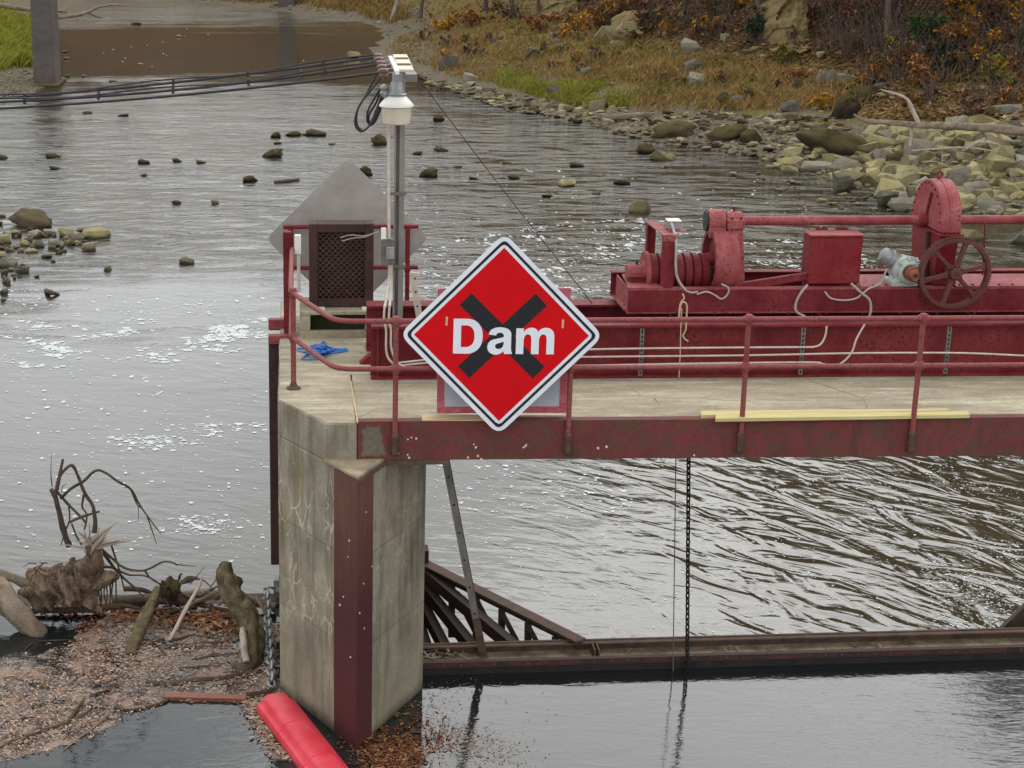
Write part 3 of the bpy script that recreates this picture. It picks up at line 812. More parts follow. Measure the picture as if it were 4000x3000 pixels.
# ================================================================== railing
rail = thing('walkway_railing', 'red pipe railing along the walkway edge, bent round the pier corner', 'railing', (0, 0, DK))
RY = -0.034
ZT, ZM = 3.815, 3.392
def rail_path(z):
    pts = [(-0.565, 3.08, z), (-0.572, 1.2, z), (-0.545, 1.03, z), (-0.30, 0.30, z), (-0.20, 0.05, z), (-0.09, -0.02, z), (0.05, RY, z), (0.4, RY, z)]
    return smooth_path(pts, 5) + [np.array((9.4, RY, z))]
mb = MB(); mb.tube(rail_path(ZT), 0.0235, 12); mb.build('top_rail', M['rail'], rail, smooth=1.0)
mb = MB(); mb.tube(rail_path(ZM), 0.0235, 12); mb.build('middle_rail', M['rail'], rail, smooth=1.0)
for X in (0.330, 1.845, 3.367, 4.879, 6.39, 7.9):
    mb = MB(); mb.tube([(X, RY, 2.63), (X, RY, ZT + 0.005)], 0.0235, 12)
    p = mb.build('post', M['rail'], rail, smooth=1.0)
    for z in (ZT, ZM):
        mb = MB(); mb.lathe((X, RY, z - 0.045), (0, 0, 1), [(0, 0.027), (0.01, 0.033), (0.045, 0.036), (0.08, 0.033), (0.088, 0.024)], 12)
        mb.lathe((X - 0.05, RY, z), (1, 0, 0), [(0, 0.026), (0.008, 0.031), (0.092, 0.031), (0.1, 0.026)], 12)
        mb.build('pipe_tee', M['rail'], p, smooth=0.9)
    mb = MB(); mb.lathe((X, RY, 2.60), (0, 0, 1), [(0, 0.018), (0.012, 0.028), (0.05, 0.031), (0.155, 0.0305), (0.17, 0.036), (0.185, 0.036), (0.19, 0.025)], 12)
    mb.build('post_socket', M['rust'], p, smooth=0.9)
    mb = MB(); mb.box((X - 0.045, -0.010, 2.62), (X + 0.045, -0.001, 2.72)); mb.build('socket_plate', M['beam'], p, bevel=0.003)
cx, cy = -0.553, 1.06
mb = MB(); mb.tube([(cx, cy, DK), (cx, cy, ZT)], 0.0255, 12); p = mb.build('corner_post', M['rail'], rail, smooth=1.0)
for z in (ZT, ZM):
    mb = MB(); mb.lathe((cx, cy, z - 0.05), (0, 0, 1), [(0, 0.028), (0.01, 0.034), (0.05, 0.037), (0.09, 0.034), (0.1, 0.026)], 12); mb.build('pipe_tee', M['rail'], p, smooth=0.9)
mb = MB(); mb.lathe((cx, cy, DK + 0.004), (0, 0, 1), [(0, 0.07), (0.012, 0.068), (0.018, 0.045), (0.05, 0.03), (0.06, 0.026)], 16); mb.build('base_flange', M['rust'], p, smooth=0.9)
a = at(1118, 905, Y=3.12); b = at(1155, 1290, Y=3.12)
mb = MB(); mb.box((-0.655, 3.09, DK), (-0.567, 3.17, a[2])); mb.build('end_post', M['red'], rail, bevel=0.006)
# rail at the downstream end
rr = thing('downstream_railing', 'short red pipe railing at the far end of the pier', 'railing', (0, 3.9, DK))
YR = 3.9
for n_, v in (('top_rail', 886), ('middle_rail', 1046)):
    z = at(1300, v, Y=YR)[2]
    mb = MB(); mb.tube([(-0.66, YR, z), (0.80, YR, z)], 0.022, 10); mb.build(n_, M['redbright'], rr, smooth=1.0)
for u in (1137, 1592):
    z = at(u, 888, Y=YR)[2]; X = at(u, 1000, Y=YR)[0]
    mb = MB(); mb.tube([(X, YR, DK), (X, YR, z + 0.02)], 0.026, 10); pp = mb.build('post', M['redbright'], rr, smooth=1.0)
    mb = MB(); mb.lathe((X, YR, at(u, 1048, Y=YR)[2] - 0.04), (0, 0, 1), [(0, 0.03), (0.01, 0.036), (0.07, 0.036), (0.08, 0.03)], 10); mb.build('pipe_tee', M['redbright'], pp, smooth=0.9)

# ================================================================== signs
def rounded(poly, r, n=6):
    out = []
    P = [np.array(p, float) for p in poly]
    for i, p in enumerate(P):
        a = P[i - 1]; b = P[(i + 1) % len(P)]
        da = (a - p) / np.linalg.norm(a - p); db = (b - p) / np.linalg.norm(b - p)
        s = r
        p0 = p + da * s; p1 = p + db * s
        for k in range(n + 1):
            t = k / n
            out.append(tuple((1 - t) ** 2 * p0 + 2 * t * (1 - t) * p + t * t * p1))
    return out
def diamond(h): return [(0, -h), (h, 0), (0, h), (-h, 0)]
PXM = 1.725 / 788
SC = at(1959, 1309, Y=-0.085)
tilt = R_(5)
SM = Matrix.Translation(SC.tolist()) @ Matrix.Rotation(R_(90) - tilt, 4, 'X') @ Matrix.Rotation(R_(-0.8), 4, 'Z')
def onsign(off): return SM @ Matrix.Translation((0, 0, off))
sg = thing('dam_sign', 'red and white diamond warning sign reading Dam on the railing', 'sign', SC)
def sp(name, loops, th, off, m, parent=None, s=PXM):
    L_ = [[(x * s, y * s) for x, y in lp] for lp in loops]
    return link_mesh(name, poly_mesh(L_, th, onsign(off)), m, parent or sg)
sp('plate', [rounded(diamond(400), 46)], 0.006, 0.0, M['signwhite'])
sp('border_line', [rounded(diamond(376), 22), list(reversed(rounded(diamond(361), 20)))], 0.002, 0.0040, M['signblack'])
sp('red_panel', [diamond(343)], 0.002, 0.0042, M['signred'])
for sgn in (1, -1):
    c, s_ = math.cos(sgn * R_(44.5)), math.sin(sgn * R_(44.5))
    q4 = [(-207, -33), (207, -33), (207, 33), (-207, 33)]
    sp('cross_bar', [[(x * c - y * s_ + 3, x * s_ + y * c - 3) for x, y in q4]], 0.0012, 0.0060 + 0.0007 * sgn, M['signblack'])
def ell(cx, cy, rx, ry, a0, a1, n=18, p=2.25):
    o = []
    for k in range(n + 1):
        a = R_(a0 + (a1 - a0) * k / n); c, s_ = math.cos(a), math.sin(a)
        o.append((cx + rx * math.copysign(abs(c) ** (2 / p), c), cy + ry * math.copysign(abs(s_) ** (2 / p), s_)))
    return o
def dens(P, n=5, closed=True):
    P = [np.array(p, float) for p in P]; out = []
    return [tuple(p) for p in P]
Dl = [[(0, 0), (52, 0)] + ell(52, 69, 63, 69, -90, 90)[1:-1] + [(52, 138), (0, 138)],
      [(30, 26), (30, 112)] + ell(49, 69, 34, 43, 90, -90)]
ml = [[(0, 0), (30, 0), (30, 58), (33, 70), (39, 77), (47, 79), (54, 76), (59, 68), (60, 58), (60, 0), (90, 0), (90, 58), (93, 70), (99, 77), (107, 79), (115, 76), (119, 68), (120, 58), (120, 0), (150, 0), (150, 66), (149, 80), (145, 91), (137, 99), (126, 104), (113, 105), (101, 102), (92, 96), (86, 89), (81, 97), (72, 103), (61, 105), (48, 103), (38, 97), (29, 88), (29, 102), (0, 102)]]
al = [[(99, 0), (68, 0), (66, 5), (65, 11), (57, 4), (46, -2), (34, -3), (21, -1), (10, 5), (3, 15), (1, 28), (4, 41), (12, 51), (24, 57), (42, 61), (56, 64), (65, 68), (65, 73), (62, 80), (55, 84), (46, 84), (38, 81), (34, 73), (5, 77), (9, 89), (18, 98), (32, 104), (50, 106), (67, 104), (81, 99), (90, 91), (94, 80), (94, 60), (94, 30), (95, 14)],
      [(65, 49), (65, 40), (62, 29), (54, 21), (44, 19), (35, 22), (31, 30), (34, 38), (42, 42), (54, 45)]]
for nm, lp, u0 in (('letter_d', Dl, 1770), ('letter_a', al, 1903), ('letter_m', ml, 2016)):
    sp(nm, [[(x + u0 - 1959, y - 74) for x, y in l_] for l_ in lp], 0.0016, 0.0085, M['signwhite'])
for u, v in ((1742, 1255), (2197, 1262)):
    sp('tie_strap', [[(u - 1959 - 4, 1309 - v - 17), (u - 1959 + 4, 1309 - v - 17), (u - 1959 + 5, 1309 - v + 17), (u - 1959 - 3, 1309 - v + 17)]], 0.006, 0.006, M['board'])
# square notice board behind the diamond
pb0 = at(1706, 1614, Z=DK + 0.02); pt0 = at(1714, 1125, Y=0.012); pb1 = at(2212, 1612, Z=DK + 0.02); pt1 = at(2225, 1124, Y=0.012)
nb = thing('notice_board', 'square white board with worn red border behind the diamond sign', 'sign', (pb0 + pb1) / 2)
ux = (pb1 - pb0); W_ = np.linalg.norm(ux); ux /= W_; uy = ((pt0 + pt1) / 2 - (pb0 + pb1) / 2); H_ = np.linalg.norm(uy); uy /= H_; uz = np.cross(ux, uy)
NM = Matrix(((ux[0], uy[0], uz[0], pb0[0]), (ux[1], uy[1], uz[1], pb0[1]), (ux[2], uy[2], uz[2], pb0[2]), (0, 0, 0, 1)))
link_mesh('panel', poly_mesh([[(0, 0), (W_, 0), (W_, H_), (0, H_)]], 0.010, NM), M['boardwhite'], nb)
bd = 0.066
link_mesh('red_border', poly_mesh([[(0.002, 0.002), (W_ - .002, 0.002), (W_ - .002, H_ - .002), (0.002, H_ - .002)], [(bd, bd), (bd, H_ - bd), (W_ - bd, H_ - bd), (W_ - bd, bd)]], 0.002, NM @ Matrix.Translation((0, 0, 0.0065))), M['boardred'], nb)
# back of the diamond sign at the downstream end
BC = at(1357, 932, Y=4.0)
hb = 0.5 * np.linalg.norm(at(1670, 932, Y=4.0) - at(1044, 932, Y=4.0))
BM = Matrix.Translation(BC.tolist()) @ Matrix.Rotation(R_(92), 4, 'X')
bs = thing('diamond_sign_back', 'plain grey back of a diamond sign behind the lamp post', 'sign', BC)
link_mesh('plate', poly_mesh([[(x * hb, y * hb) for x, y in rounded(diamond(1.02), 0.12)]], 0.006, BM), M['signback'], bs)
for k in (-1, 1):
    pk = at(1357 - 18, 660, Y=3.98) if k < 0 else at(1357, 1195, Y=3.98)
    mb = MB(); mb.lathe(pk, (0, -1, 0), [(0, 0.012), (0.012, 0.012)], 8); mb.build('bolt', M['galv'], bs)
# ================================================================== girders
def ibeam(mb, X0, X1, Yc, Z0, Z1, wf, tf=0.022, tw=0.016):
    mb.box((X0, Yc - wf / 2, Z0), (X1, Yc + wf / 2, Z0 + tf))
    mb.box((X0, Yc - wf / 2, Z1 - tf), (X1, Yc + wf / 2, Z1))
    mb.box((X0, Yc - tw / 2, Z0 + tf), (X1, Yc + tw / 2, Z1 - tf))
GZ1 = 3.42
XE = 9.5
g1 = thing('bridge_girder', 'long dark red girder behind the walkway, nearer of the two', 'girder', (0.18, 1.47, DK))
mb = MB(); ibeam(mb, 0.183, XE, 1.47, DK + 0.004, GZ1, 0.24); mb.build('beam', M['red'], g1)
for u in (1475,):
    X = at(u, 1380, Y=1.42)[0]
    mb = MB(); mb.box((X - 0.006, 1.36, DK + 0.026), (X + 0.006, 1.462, GZ1 - 0.022)); mb.build('stiffener', M['red'], g1)
mb = MB()
a = at(1405, 1423, Z=DK + 0.005); b = at(1450, 1423, Z=DK + 0.005); c_ = at(1442, 1390, Y=a[1])
mb.loft([[a, b, (b[0], b[1], c_[2]), (a[0] + 0.09, a[1], c_[2])], [x + np.array([0, 0.12, 0]) for x in (a, b, np.array((b[0], b[1], c_[2])), np.array((a[0] + 0.09, a[1], c_[2])))]]); mb.build('foot_wedge', M['redbright'], g1)
g2 = thing('bridge_girder', 'long dark red girder behind the walkway, farther of the two', 'girder', (0.18, 2.5, DK))
mb = MB(); ibeam(mb, 0.183, XE, 2.50, DK + 0.004, 3.375, 0.24); mb.build('beam', M['red'], g2)
for X in (0.9, 1.7, 3.2, 4.7, 6.2):
    mb = MB(); mb.box((X, 1.595, 3.0), (X + 0.012, 2.375, 3.30)); mb.build('cross_brace', M['red'], g2)
# slotted channel uprights and conduits on the near girder
for k, u in enumerate((2505, 3132, 3700)):
    X = at(u, 1380, Y=1.33)[0]
    t_ = thing('slotted_channel', 'grey slotted steel channel upright on the girder, ' + ('nearest the sign', 'middle one of three', 'rightmost of three')[k], 'channel', (X, 1.335, DK), 'slotted channels on the girder')
    mb = MB()
    for s_ in (-1, 1): mb.box((X + s_ * 0.013 - 0.006, 1.325, DK + 0.03), (X + s_ * 0.013 + 0.006, 1.348, GZ1 - 0.03))
    z = DK + 0.03
    while z < GZ1 - 0.05:
        mb.box((X - 0.00695, 1.3255, z), (X + 0.00695, 1.3475, z + 0.017)); z += 0.044
    mb.build('slotted_face', M['galvdark'], t_)
    mb = MB(); mb.box((X - 0.0065, 1.349, DK + 0.03), (X + 0.0065, 1.352, GZ1 - 0.03)); mb.build('backing', M['black'], t_)
def pipe(name, label, pts, r, m, cat='conduit', n=8, sm=5, group=None):
    P = smooth_path(pts, sm)
    mb = MB(); mb.tube(P, r, n)
    return tag(mb.build(name, m, None, smooth=1.0, origin=P[0]), label, cat, group)
CY = 1.305
def c2(px, Y=CY): return [at(u, v, Y=Y) for u, v in px]
pipe('conduit', 'uppermost pale conduit on the girder, curving up right of the middle channel', c2([(1548, 1418), (1640, 1408), (1900, 1380), (2300, 1365), (2700, 1359), (3130, 1356), (3180, 1355), (3208, 1342), (3224, 1310), (3229, 1275)]), 0.0095, M['conduit'])
pipe('conduit', 'middle pale conduit running the whole length of the girder', c2([(1560, 1428), (1660, 1418), (1900, 1402), (2300, 1394), (2900, 1388), (3300, 1380), (3580, 1378), (3800, 1380), (4100, 1394), (4300, 1400)]), 0.0095, M['conduit'])
pipe('conduit', 'lowest pale conduit, bending up to the right over the girder', c2([(1900, 1432), (2270, 1428), (2700, 1420), (3150, 1415), (3210, 1421), (3262, 1428), (3300, 1408), (3330, 1370), (3345, 1325), (3378, 1266)]), 0.0095, M['conduit'])
pipe('conduit', 'left pale conduit dropping beside the lamp post to the deck', c2([(1502, 1200), (1500, 1250), (1508, 1290), (1508, 1360), (1515, 1395), (1533, 1418), (1548, 1420)], 1.29), 0.0105, M['conduit'])
pipe('conduit', 'right pale conduit dropping beside the lamp post to the deck', c2([(1522, 1190), (1519, 1250), (1527, 1290), (1527, 1350), (1538, 1392), (1556, 1420), (1580, 1431)], 1.29), 0.0105, M['conduit'])
pipe('flexible_conduit', 'grey flexible conduit looping from the control box left corner', c2([(3155, 1112), (3125, 1150), (3108, 1190), (3112, 1218), (3145, 1238)], 1.72), 0.013, M['flex'], sm=6)
pipe('flexible_conduit', 'grey flexible conduit looping from the control box right corner', c2([(3325, 1108), (3365, 1145), (3395, 1170), (3402, 1205), (3395, 1240)], 1.72), 0.013, M['flex'], sm=6)
pipe('flexible_conduit', 'thin grey conduit swagging below the control box to the motor', c2([(3222, 1140), (3245, 1165), (3290, 1173), (3345, 1165), (3390, 1130), (3435, 1110), (3450, 1085), (3465, 1050)], 1.74), 0.010, M['flex'], sm=6)
pipe('flexible_conduit', 'pale cord looping at the foot of the drum housing', c2([(2722, 1150), (2760, 1140), (2790, 1152), (2818, 1168), (2842, 1150), (2845, 1125), (2818, 1110)], 1.75), 0.009, M['flex'], sm=6)
pipe('rope_length', 'knotted tan rope hanging over the upper platform beam', c2([(2667, 1148), (2672, 1165), (2660, 1182), (2655, 1200), (2652, 1240), (2660, 1190), (2672, 1180), (2682, 1190), (2683, 1215), (2681, 1250), (2678, 1290), (2668, 1310), (2676, 1325), (2688, 1333)], 1.31), 0.0075, M['rope'], 'rope', sm=6)
pipe('rope_length', 'thin tan cord hanging straight down the girder below the knot', c2([(2663, 1205), (2659, 1290), (2657, 1380), (2652, 1475)], 1.30), 0.005, M['rope'], 'rope')

# ================================================================== hoist platform and machinery
PZ0, PZ1 = 3.424, 3.668
PYN, PYF = 1.80, 2.62
hp = thing('hoist_platform', 'dark red hoist platform frame resting on the girders', 'platform', (2.68, 2.2, PZ0))
X0 = at(2452, 1200, Y=PYN)[0]
mb = MB(); mb.box((X0, PYN, PZ0 + 0.014), (XE, PYN + 0.014, PZ1 - 0.014)); mb.build('near_beam_web', M['red'], hp)
mb = MB(); mb.box((X0, PYN - 0.006, PZ1 - 0.0139), (XE, PYN + 0.10, PZ1)); mb.box((X0 - 0.005, PYN - 0.006, PZ0), (XE, PYN + 0.10, PZ0 + 0.0139)); mb.build('near_beam_flange', M['redlight'], hp)
mb = MB(); ibeam(mb, X0 - 0.02, XE, PYF, PZ0, PZ1, 0.12, 0.014, 0.012); mb.build('far_beam', M['red'], hp)
mb = MB(); mb.box((X0 - 0.012, PYN + 0.11, PZ0 + 0.001), (X0 + 0.10, PYF - 0.07, PZ0 + 0.015)); mb.box((X0 + 0.02, PYN + 0.11, PZ0 + 0.0151), (X0 + 0.034, PYF - 0.07, PZ1 - 0.02)); mb.build('end_channel', M['redlight'], hp)
for X in (3.6, 5.0, 6.6):
    mb = MB(); mb.box((X, PYN + 0.11, PZ0 + 0.003), (X + 0.10, PYF - 0.07, PZ1 - 0.03)); mb.build('cross_beam', M['red'], hp)
mb = MB(); mb.prism([(X0 - 0.005, PYN + 0.0), (X0 + 0.34, PYN + 0.0), (X0 + 0.30, PYN + 0.25), (X0 + 0.28, PYF - 0.2), (X0 + 0.05, PYF - 0.2), (X0 + 0.02, PYN + 0.22)], PZ1 + 0.001, PZ1 + 0.013); mb.build('bearing_seat', M['redlight'], hp)
for (ua, ub) in ((3370, 3560), (3770, 4200)):
    a = at(ua, 1140, Z=PZ1 + 0.01)
    b = at(ub, 1140, Z=PZ1 + 0.01)
    mb = MB(); mb.box((a[0], PYN - 0.004, PZ1 + 0.001), (b[0], 2.35, PZ1 + 0.014)); pl = mb.build('bolted_plate', M['redlight'], hp)
    for X in np.arange(a[0] + 0.05, b[0], 0.13):
        mb = MB(); mb.lathe((X, PYN + 0.04, PZ1 + 0.0145), (0, 0, 1), [(0, 0.012), (0.012, 0.012)], 6); mb.build('bolt', M['red'], pl)
for u, v in [(2478, 1205), (2535, 1205), (2855, 1202), (2905, 1202)] + [(u_, 1222) for u_ in range(2500, 3950, 145)] + [(u_, 1172) for u_ in range(2990, 3560, 140)]:
    p = at(u, v, Y=PYN - 0.001)
    mb = MB(); mb.lathe(p, (0, -1, 0), [(0, 0.014), (0.012, 0.014)], 6); mb.build('bolt', M['red'], hp)
a = at(2868, 1122, Y=1.92); b = at(3152, 1078, Y=1.92)
mb = MB(); mb.bar(a, b, 0.05, 0.075); mb.build('sloping_brace', M['red'], hp, bevel=0.006)

hd = thing('hoist_drum', 'red grooved cable drum with end bearing on the platform', 'winch drum', (3.1, 2.15, PZ1))
YD = 2.17
ZD = at(2620, 1064, Y=YD)[2]; RD = 0.195
xa = at(2530, 1064, Y=YD)[0]; xb = at(2760, 1064, Y=YD)[0]
prof = [(0, RD - 0.004)]
n_g = 7; L_ = (xb - xa)
for i in range(n_g):
    a0 = i / n_g * L_; a1 = (i + 1) / n_g * L_
    prof += [(a0 + 0.006, RD), (a0 + 0.4 * (a1 - a0), RD - 0.006), (a1 - 0.014, RD - 0.010), (a1 - 0.008, RD - 0.030), (a1 - 0.001, RD - 0.030)]
mb = MB(); mb.lathe((xa, YD, ZD), (1, 0, 0), prof, 40); mb.build('grooved_barrel', M['red'], hd, smooth=0.5)
mb = MB(); mb.lathe((xa - 0.045, YD, ZD), (1, 0, 0), [(0, RD + 0.012), (0.006, RD + 0.018), (0.036, RD + 0.018), (0.044, RD + 0.008)], 40); mb.lathe((xa - 0.06, YD, ZD), (1, 0, 0), [(0, 0.10), (0.0149, 0.11)], 24); mb.build('end_flange', M['redlight'], hd, smooth=0.5)
zb = PZ1 + 0.014
mb = MB(); mb.lathe((at(2447, 1050, Y=YD)[0], YD, ZD), (1, 0, 0), [(0, 0.075), (0.01, 0.085), (0.20, 0.085), (0.21, 0.07)], 20)
bb = mb.build('end_bearing', M['redlight'], hd, smooth=0.6)
x1 = at(2452, 1050, Y=YD)[0]
mb = MB(); mb.box((x1, YD - 0.13, zb), (x1 + 0.17, YD + 0.13, ZD - 0.02)); mb.box((x1 - 0.02, YD - 0.16, ZD - 0.0199), (x1 + 0.19, YD - 0.084, ZD)); mb.box((x1 + 0.075, YD - 0.155, zb + 0.02), (x1 + 0.095, YD - 0.131, ZD - 0.03)); mb.build('bearing_block', M['red'], hd, bevel=0.006)
mb = MB(); mb.tube([(x1 + 0.09, YD, ZD + 0.08), (x1 + 0.09, YD, ZD + 0.125)], 0.012, 8); mb.build('grease_cup', M['black'], bb)
# cover ring round the drum gear
gc = thing('drum_gear_cover', 'faded red gear guard ring at the right end of the drum', 'gear guard', (3.6, YD, PZ1))
ZC = at(2790, 1015, Y=YD)[2]; RC = 0.315
xc = at(2768, 1015, Y=YD)[0]; xd = at(2858, 1015, Y=YD)[0]
def ring(mb, c, ri, ro, w, n=48, a0=0, a1=360):
    V = []; F = []
    full = abs(a1 - a0) >= 360
    m = n if full else n + 1
    for k in range(m):
        a = R_(a0 + (a1 - a0) * k / n); cs, sn = math.cos(a), math.sin(a)
        for r, x in ((ri, 0), (ro, 0), (ro, w), (ri, w)): V.append((c[0] + x, c[1] + r * cs, c[2] + r * sn))
    for k in range(n):
        i = k * 4; j_ = ((k + 1) % m) * 4
        for q_ in range(4):
            p_ = (q_ + 1) % 4
            F.append((i + q_, i + p_, j_ + p_, j_ + q_))
    if not full:
        F.append((0, 1, 2, 3)); F.append(tuple(n * 4 + x for x in (3, 2, 1, 0)))
    mb.add(V, F)
mb = MB(); ring(mb, (xc, YD, ZC), RC - 0.05, RC, xd - xc); mb.build('guard_band', M['redlight'], gc, smooth=0.6)
mb = MB(); mb.lathe((xd - 0.03, YD, ZC), (1, 0, 0), [(0, RC - 0.051), (0.028, RC - 0.051)], 40); mb.build('guard_back', M['red'], gc, smooth=0.6)
mb = MB(); mb.lathe((xc + 0.05, YD, ZC - 0.02), (1, 0, 0), [(0, 0.23), (0.06, 0.23)], 40)
for k in range(40):
    a = 2 * math.pi * k / 40
    mb.box((xc + 0.05, YD + 0.234 * math.cos(a) - 0.008, ZC - 0.02 + 0.234 * math.sin(a) - 0.008), (xc + 0.11, YD + 0.234 * math.cos(a) + 0.008, ZC - 0.02 + 0.234 * math.sin(a) + 0.008))
mb.build('drum_gear', M['red'], gc)
mb = MB(); mb.lathe((xc - 0.05, YD - 0.05, ZC + 0.02), (1, 0, 0), [(0, 0.06), (0.1, 0.07)], 16); mb.build('gear_hub', M['redbright'], gc, smooth=0.6)
for k in range(14):
    a = R_(-40 + 20 * k)
    mb = MB(); mb.lathe((xc - 0.0005, YD + (RC - 0.025) * math.cos(a), ZC + (RC - 0.025) * math.sin(a)), (-1, 0, 0), [(0, 0.010), (0.010, 0.009)], 6); mb.build('bolt', M['redlight'], gc)
SY = 2.2; ZS = at(3200, 861, Y=SY)[2]
xp = at(2762, 860, Y=SY)[0]; xq = at(2826, 860, Y=SY)[0]
mb = MB(); ring(mb, (xp, SY, ZS), 0.075, 0.115, xq - xp, 24, -30, 210); mb.box((xp, SY - 0.115, ZC + RC * 0.75), (xq, SY - 0.09, ZS - 0.05)); mb.build('pinion_guard', M['redlight'], gc, smooth=0.7)
mb = MB(); mb.lathe((xp - 0.02, SY, ZS), (1, 0, 0), [(0, 0.10), (0.02, 0.10)], 24); mb.build('pinion', M['black'], gc)
mb = MB(); mb.tube([at(2675, 866, Y=SY), at(2770, 858, Y=SY)], 0.008, 6); mb.build('shaft_stub', M['galvdark'], gc)
# bearing pedestal
bp = thing('bearing_pedestal', 'tall faded red bearing pedestal carrying the shaft', 'pedestal', (3.9, SY, PZ1))
xl = at(2842, 1000, Y=2.05)[0]; xr = at(2900, 1000, Y=2.05)[0]
mb = MB()
zt_ = ZS - 0.06
mb.loft([[(xl - 0.01, 2.0, PZ1 + 0.002), (xr + 0.03, 2.0, PZ1 + 0.002), (xr + 0.03, 2.42, PZ1 + 0.002), (xl - 0.01, 2.42, PZ1 + 0.002)], [(xl, 2.08, zt_), (xr, 2.08, zt_), (xr, 2.32, zt_), (xl, 2.32, zt_)]])
mb.build('pillar', M['redlight'], bp, bevel=0.006)
mb = MB(); mb.box((xl - 0.015, 2.06, zt_ + 0.001), (xr + 0.012, 2.34, ZS + 0.03)); mb.lathe((xl - 0.012, SY, ZS + 0.025), (1, 0, 0), [(0, 0.06), (0.01, 0.07), (xr - xl + 0.01, 0.07), (xr - xl + 0.02, 0.06)], 16); mb.build('bearing_cap', M['redlight'], bp, bevel=0.004)
for X in (xl + 0.025, xr - 0.03):
    mb = MB(); mb.lathe((X, 2.075, ZS + 0.03), (0, 0, 1), [(0, 0.012), (0.03, 0.012)], 6); mb.build('bolt', M['red'], bp)
mb = MB(); mb.tube([((xl + xr) / 2, SY, ZS + 0.09), ((xl + xr) / 2, SY, ZS + 0.14)], 0.012, 8); mb.build('grease_cup', M['red'], bp)
sh = thing('drive_shaft', 'long horizontal red drive shaft above the platform', 'shaft', (6, SY, ZS))
mb = MB(); mb.tube([(xl + 0.06, SY, ZS), (XE, SY, ZS)], 0.046, 20); mb.build('shaft', M['redlight'], sh, smooth=1)
mb = MB(); mb.lathe((at(3585, 860, Y=SY)[0], SY, ZS), (1, 0, 0), [(0, 0.06), (0.01, 0.075), (0.10, 0.075), (0.11, 0.06)], 20); mb.build('shaft_collar', M['red'], sh, smooth=0.6)
# inverted U frame over the drum
uf = thing('drum_gantry', 'red inverted U frame standing over the drum', 'frame', (2.95, 2.15, PZ1))
an = at(2614, 920, Y=1.87); bn = at(2614, 1168, Y=1.87); af = at(2546, 852, Y=2.52)
zt2 = an[2]
mb = MB(); mb.box((an[0] - 0.058, 1.84, PZ1 + 0.001), (an[0] + 0.058, 1.86, zt2)); mb.box((an[0] - 0.058, 1.8605, PZ1 + 0.001), (an[0] - 0.046, 1.92, zt2)); mb.build('near_leg', M['red'], uf, bevel=0.003)
mb = MB(); mb.box((af[0] - 0.05, 2.52, PZ1 + 0.001), (af[0] + 0.05, 2.54, zt2)); mb.box((af[0] - 0.05, 2.46, PZ1 + 0.001), (af[0] - 0.038, 2.5195, zt2)); mb.build('far_leg', M['red'], uf, bevel=0.003)
mb = MB()
mb.loft([[(an[0] - 0.062, 1.83, zt2), (an[0] + 0.062, 1.83, zt2), (an[0] + 0.062, 1.83, zt2 + 0.012), (an[0] - 0.062, 1.83, zt2 + 0.012)], [(af[0] - 0.055, 2.56, zt2), (af[0] + 0.055, 2.56, zt2), (af[0] + 0.055, 2.56, zt2 + 0.012), (af[0] - 0.055, 2.56, zt2 + 0.012)]])
mb.box((an[0] - 0.062, 1.829, zt2 - 0.05), (an[0] + 0.062, 1.8395, zt2 - 0.0005)); mb.build('top_bar', M['redlight'], uf)
xs0 = at(2605, 880, Y=2.1)[0]
mb = MB(); mb.box((xs0, 1.98, zt2 + 0.0125), (xs0 + 0.17, 2.22, zt2 + 0.02)); mb.build('switch_plate', M['redlight'], uf)
lb = thing('limit_switch_box', 'small white switch box on top of the red frame', 'switch box', (xs0 + 0.07, 2.12, zt2 + 0.02))
mb = MB(); mb.box((xs0 + 0.005, 2.05, zt2 + 0.021), (xs0 + 0.125, 2.17, zt2 + 0.10)); mb.build('body', M['galv'], lb, bevel=0.006)
mb = MB(); mb.box((xs0 - 0.002, 2.04, zt2 + 0.1005), (xs0 + 0.132, 2.18, zt2 + 0.112)); mb.build('lid', M['white'], lb, bevel=0.004)
pipe('flexible_conduit', 'grey conduit drooping from the white switch box past the drum', [at(2622, 872, Y=2.03), at(2632, 900, Y=1.95), at(2641, 950, Y=1.82), at(2640, 1040, Y=1.80), at(2648, 1090, Y=1.80), at(2675, 1130, Y=1.80), at(2700, 1143, Y=1.80), at(2726, 1140, Y=1.80)], 0.013, M['flex'], sm=6)
# control box
cb = thing('control_box', 'red steel control box on the hoist platform', 'control box', (4.7, 2.0, PZ1))
a = at(3170, 925, Y=1.86); b = at(3357, 1110, Y=1.86)
mb = MB(); mb.box((a[0], 1.86, b[2]), (b[0], 2.12, a[2])); mb.build('body', M['redbright'], cb, bevel=0.012)
mb = MB(); mb.box((a[0] - 0.012, 1.846, a[2] + 0.0005), (b[0] + 0.012, 2.13, a[2] + 0.02)); ld = mb.build('lid', M['redlight'], cb, bevel=0.006)
for k in (0.12, 0.32):
    mb = MB(); mb.box((a[0] + k, 2.10, a[2] + 0.021), (a[0] + k + 0.11, 2.14, a[2] + 0.034)); mb.build('hinge', M['red'], ld)
for k in (0.0, b[0] - a[0] - 0.13):
    mb = MB(); mb.box((a[0] + k, 1.93, PZ1 - 0.1), (a[0] + k + 0.035, 2.05, b[2] - 0.001)); mb.build('leg', M['red'], cb)
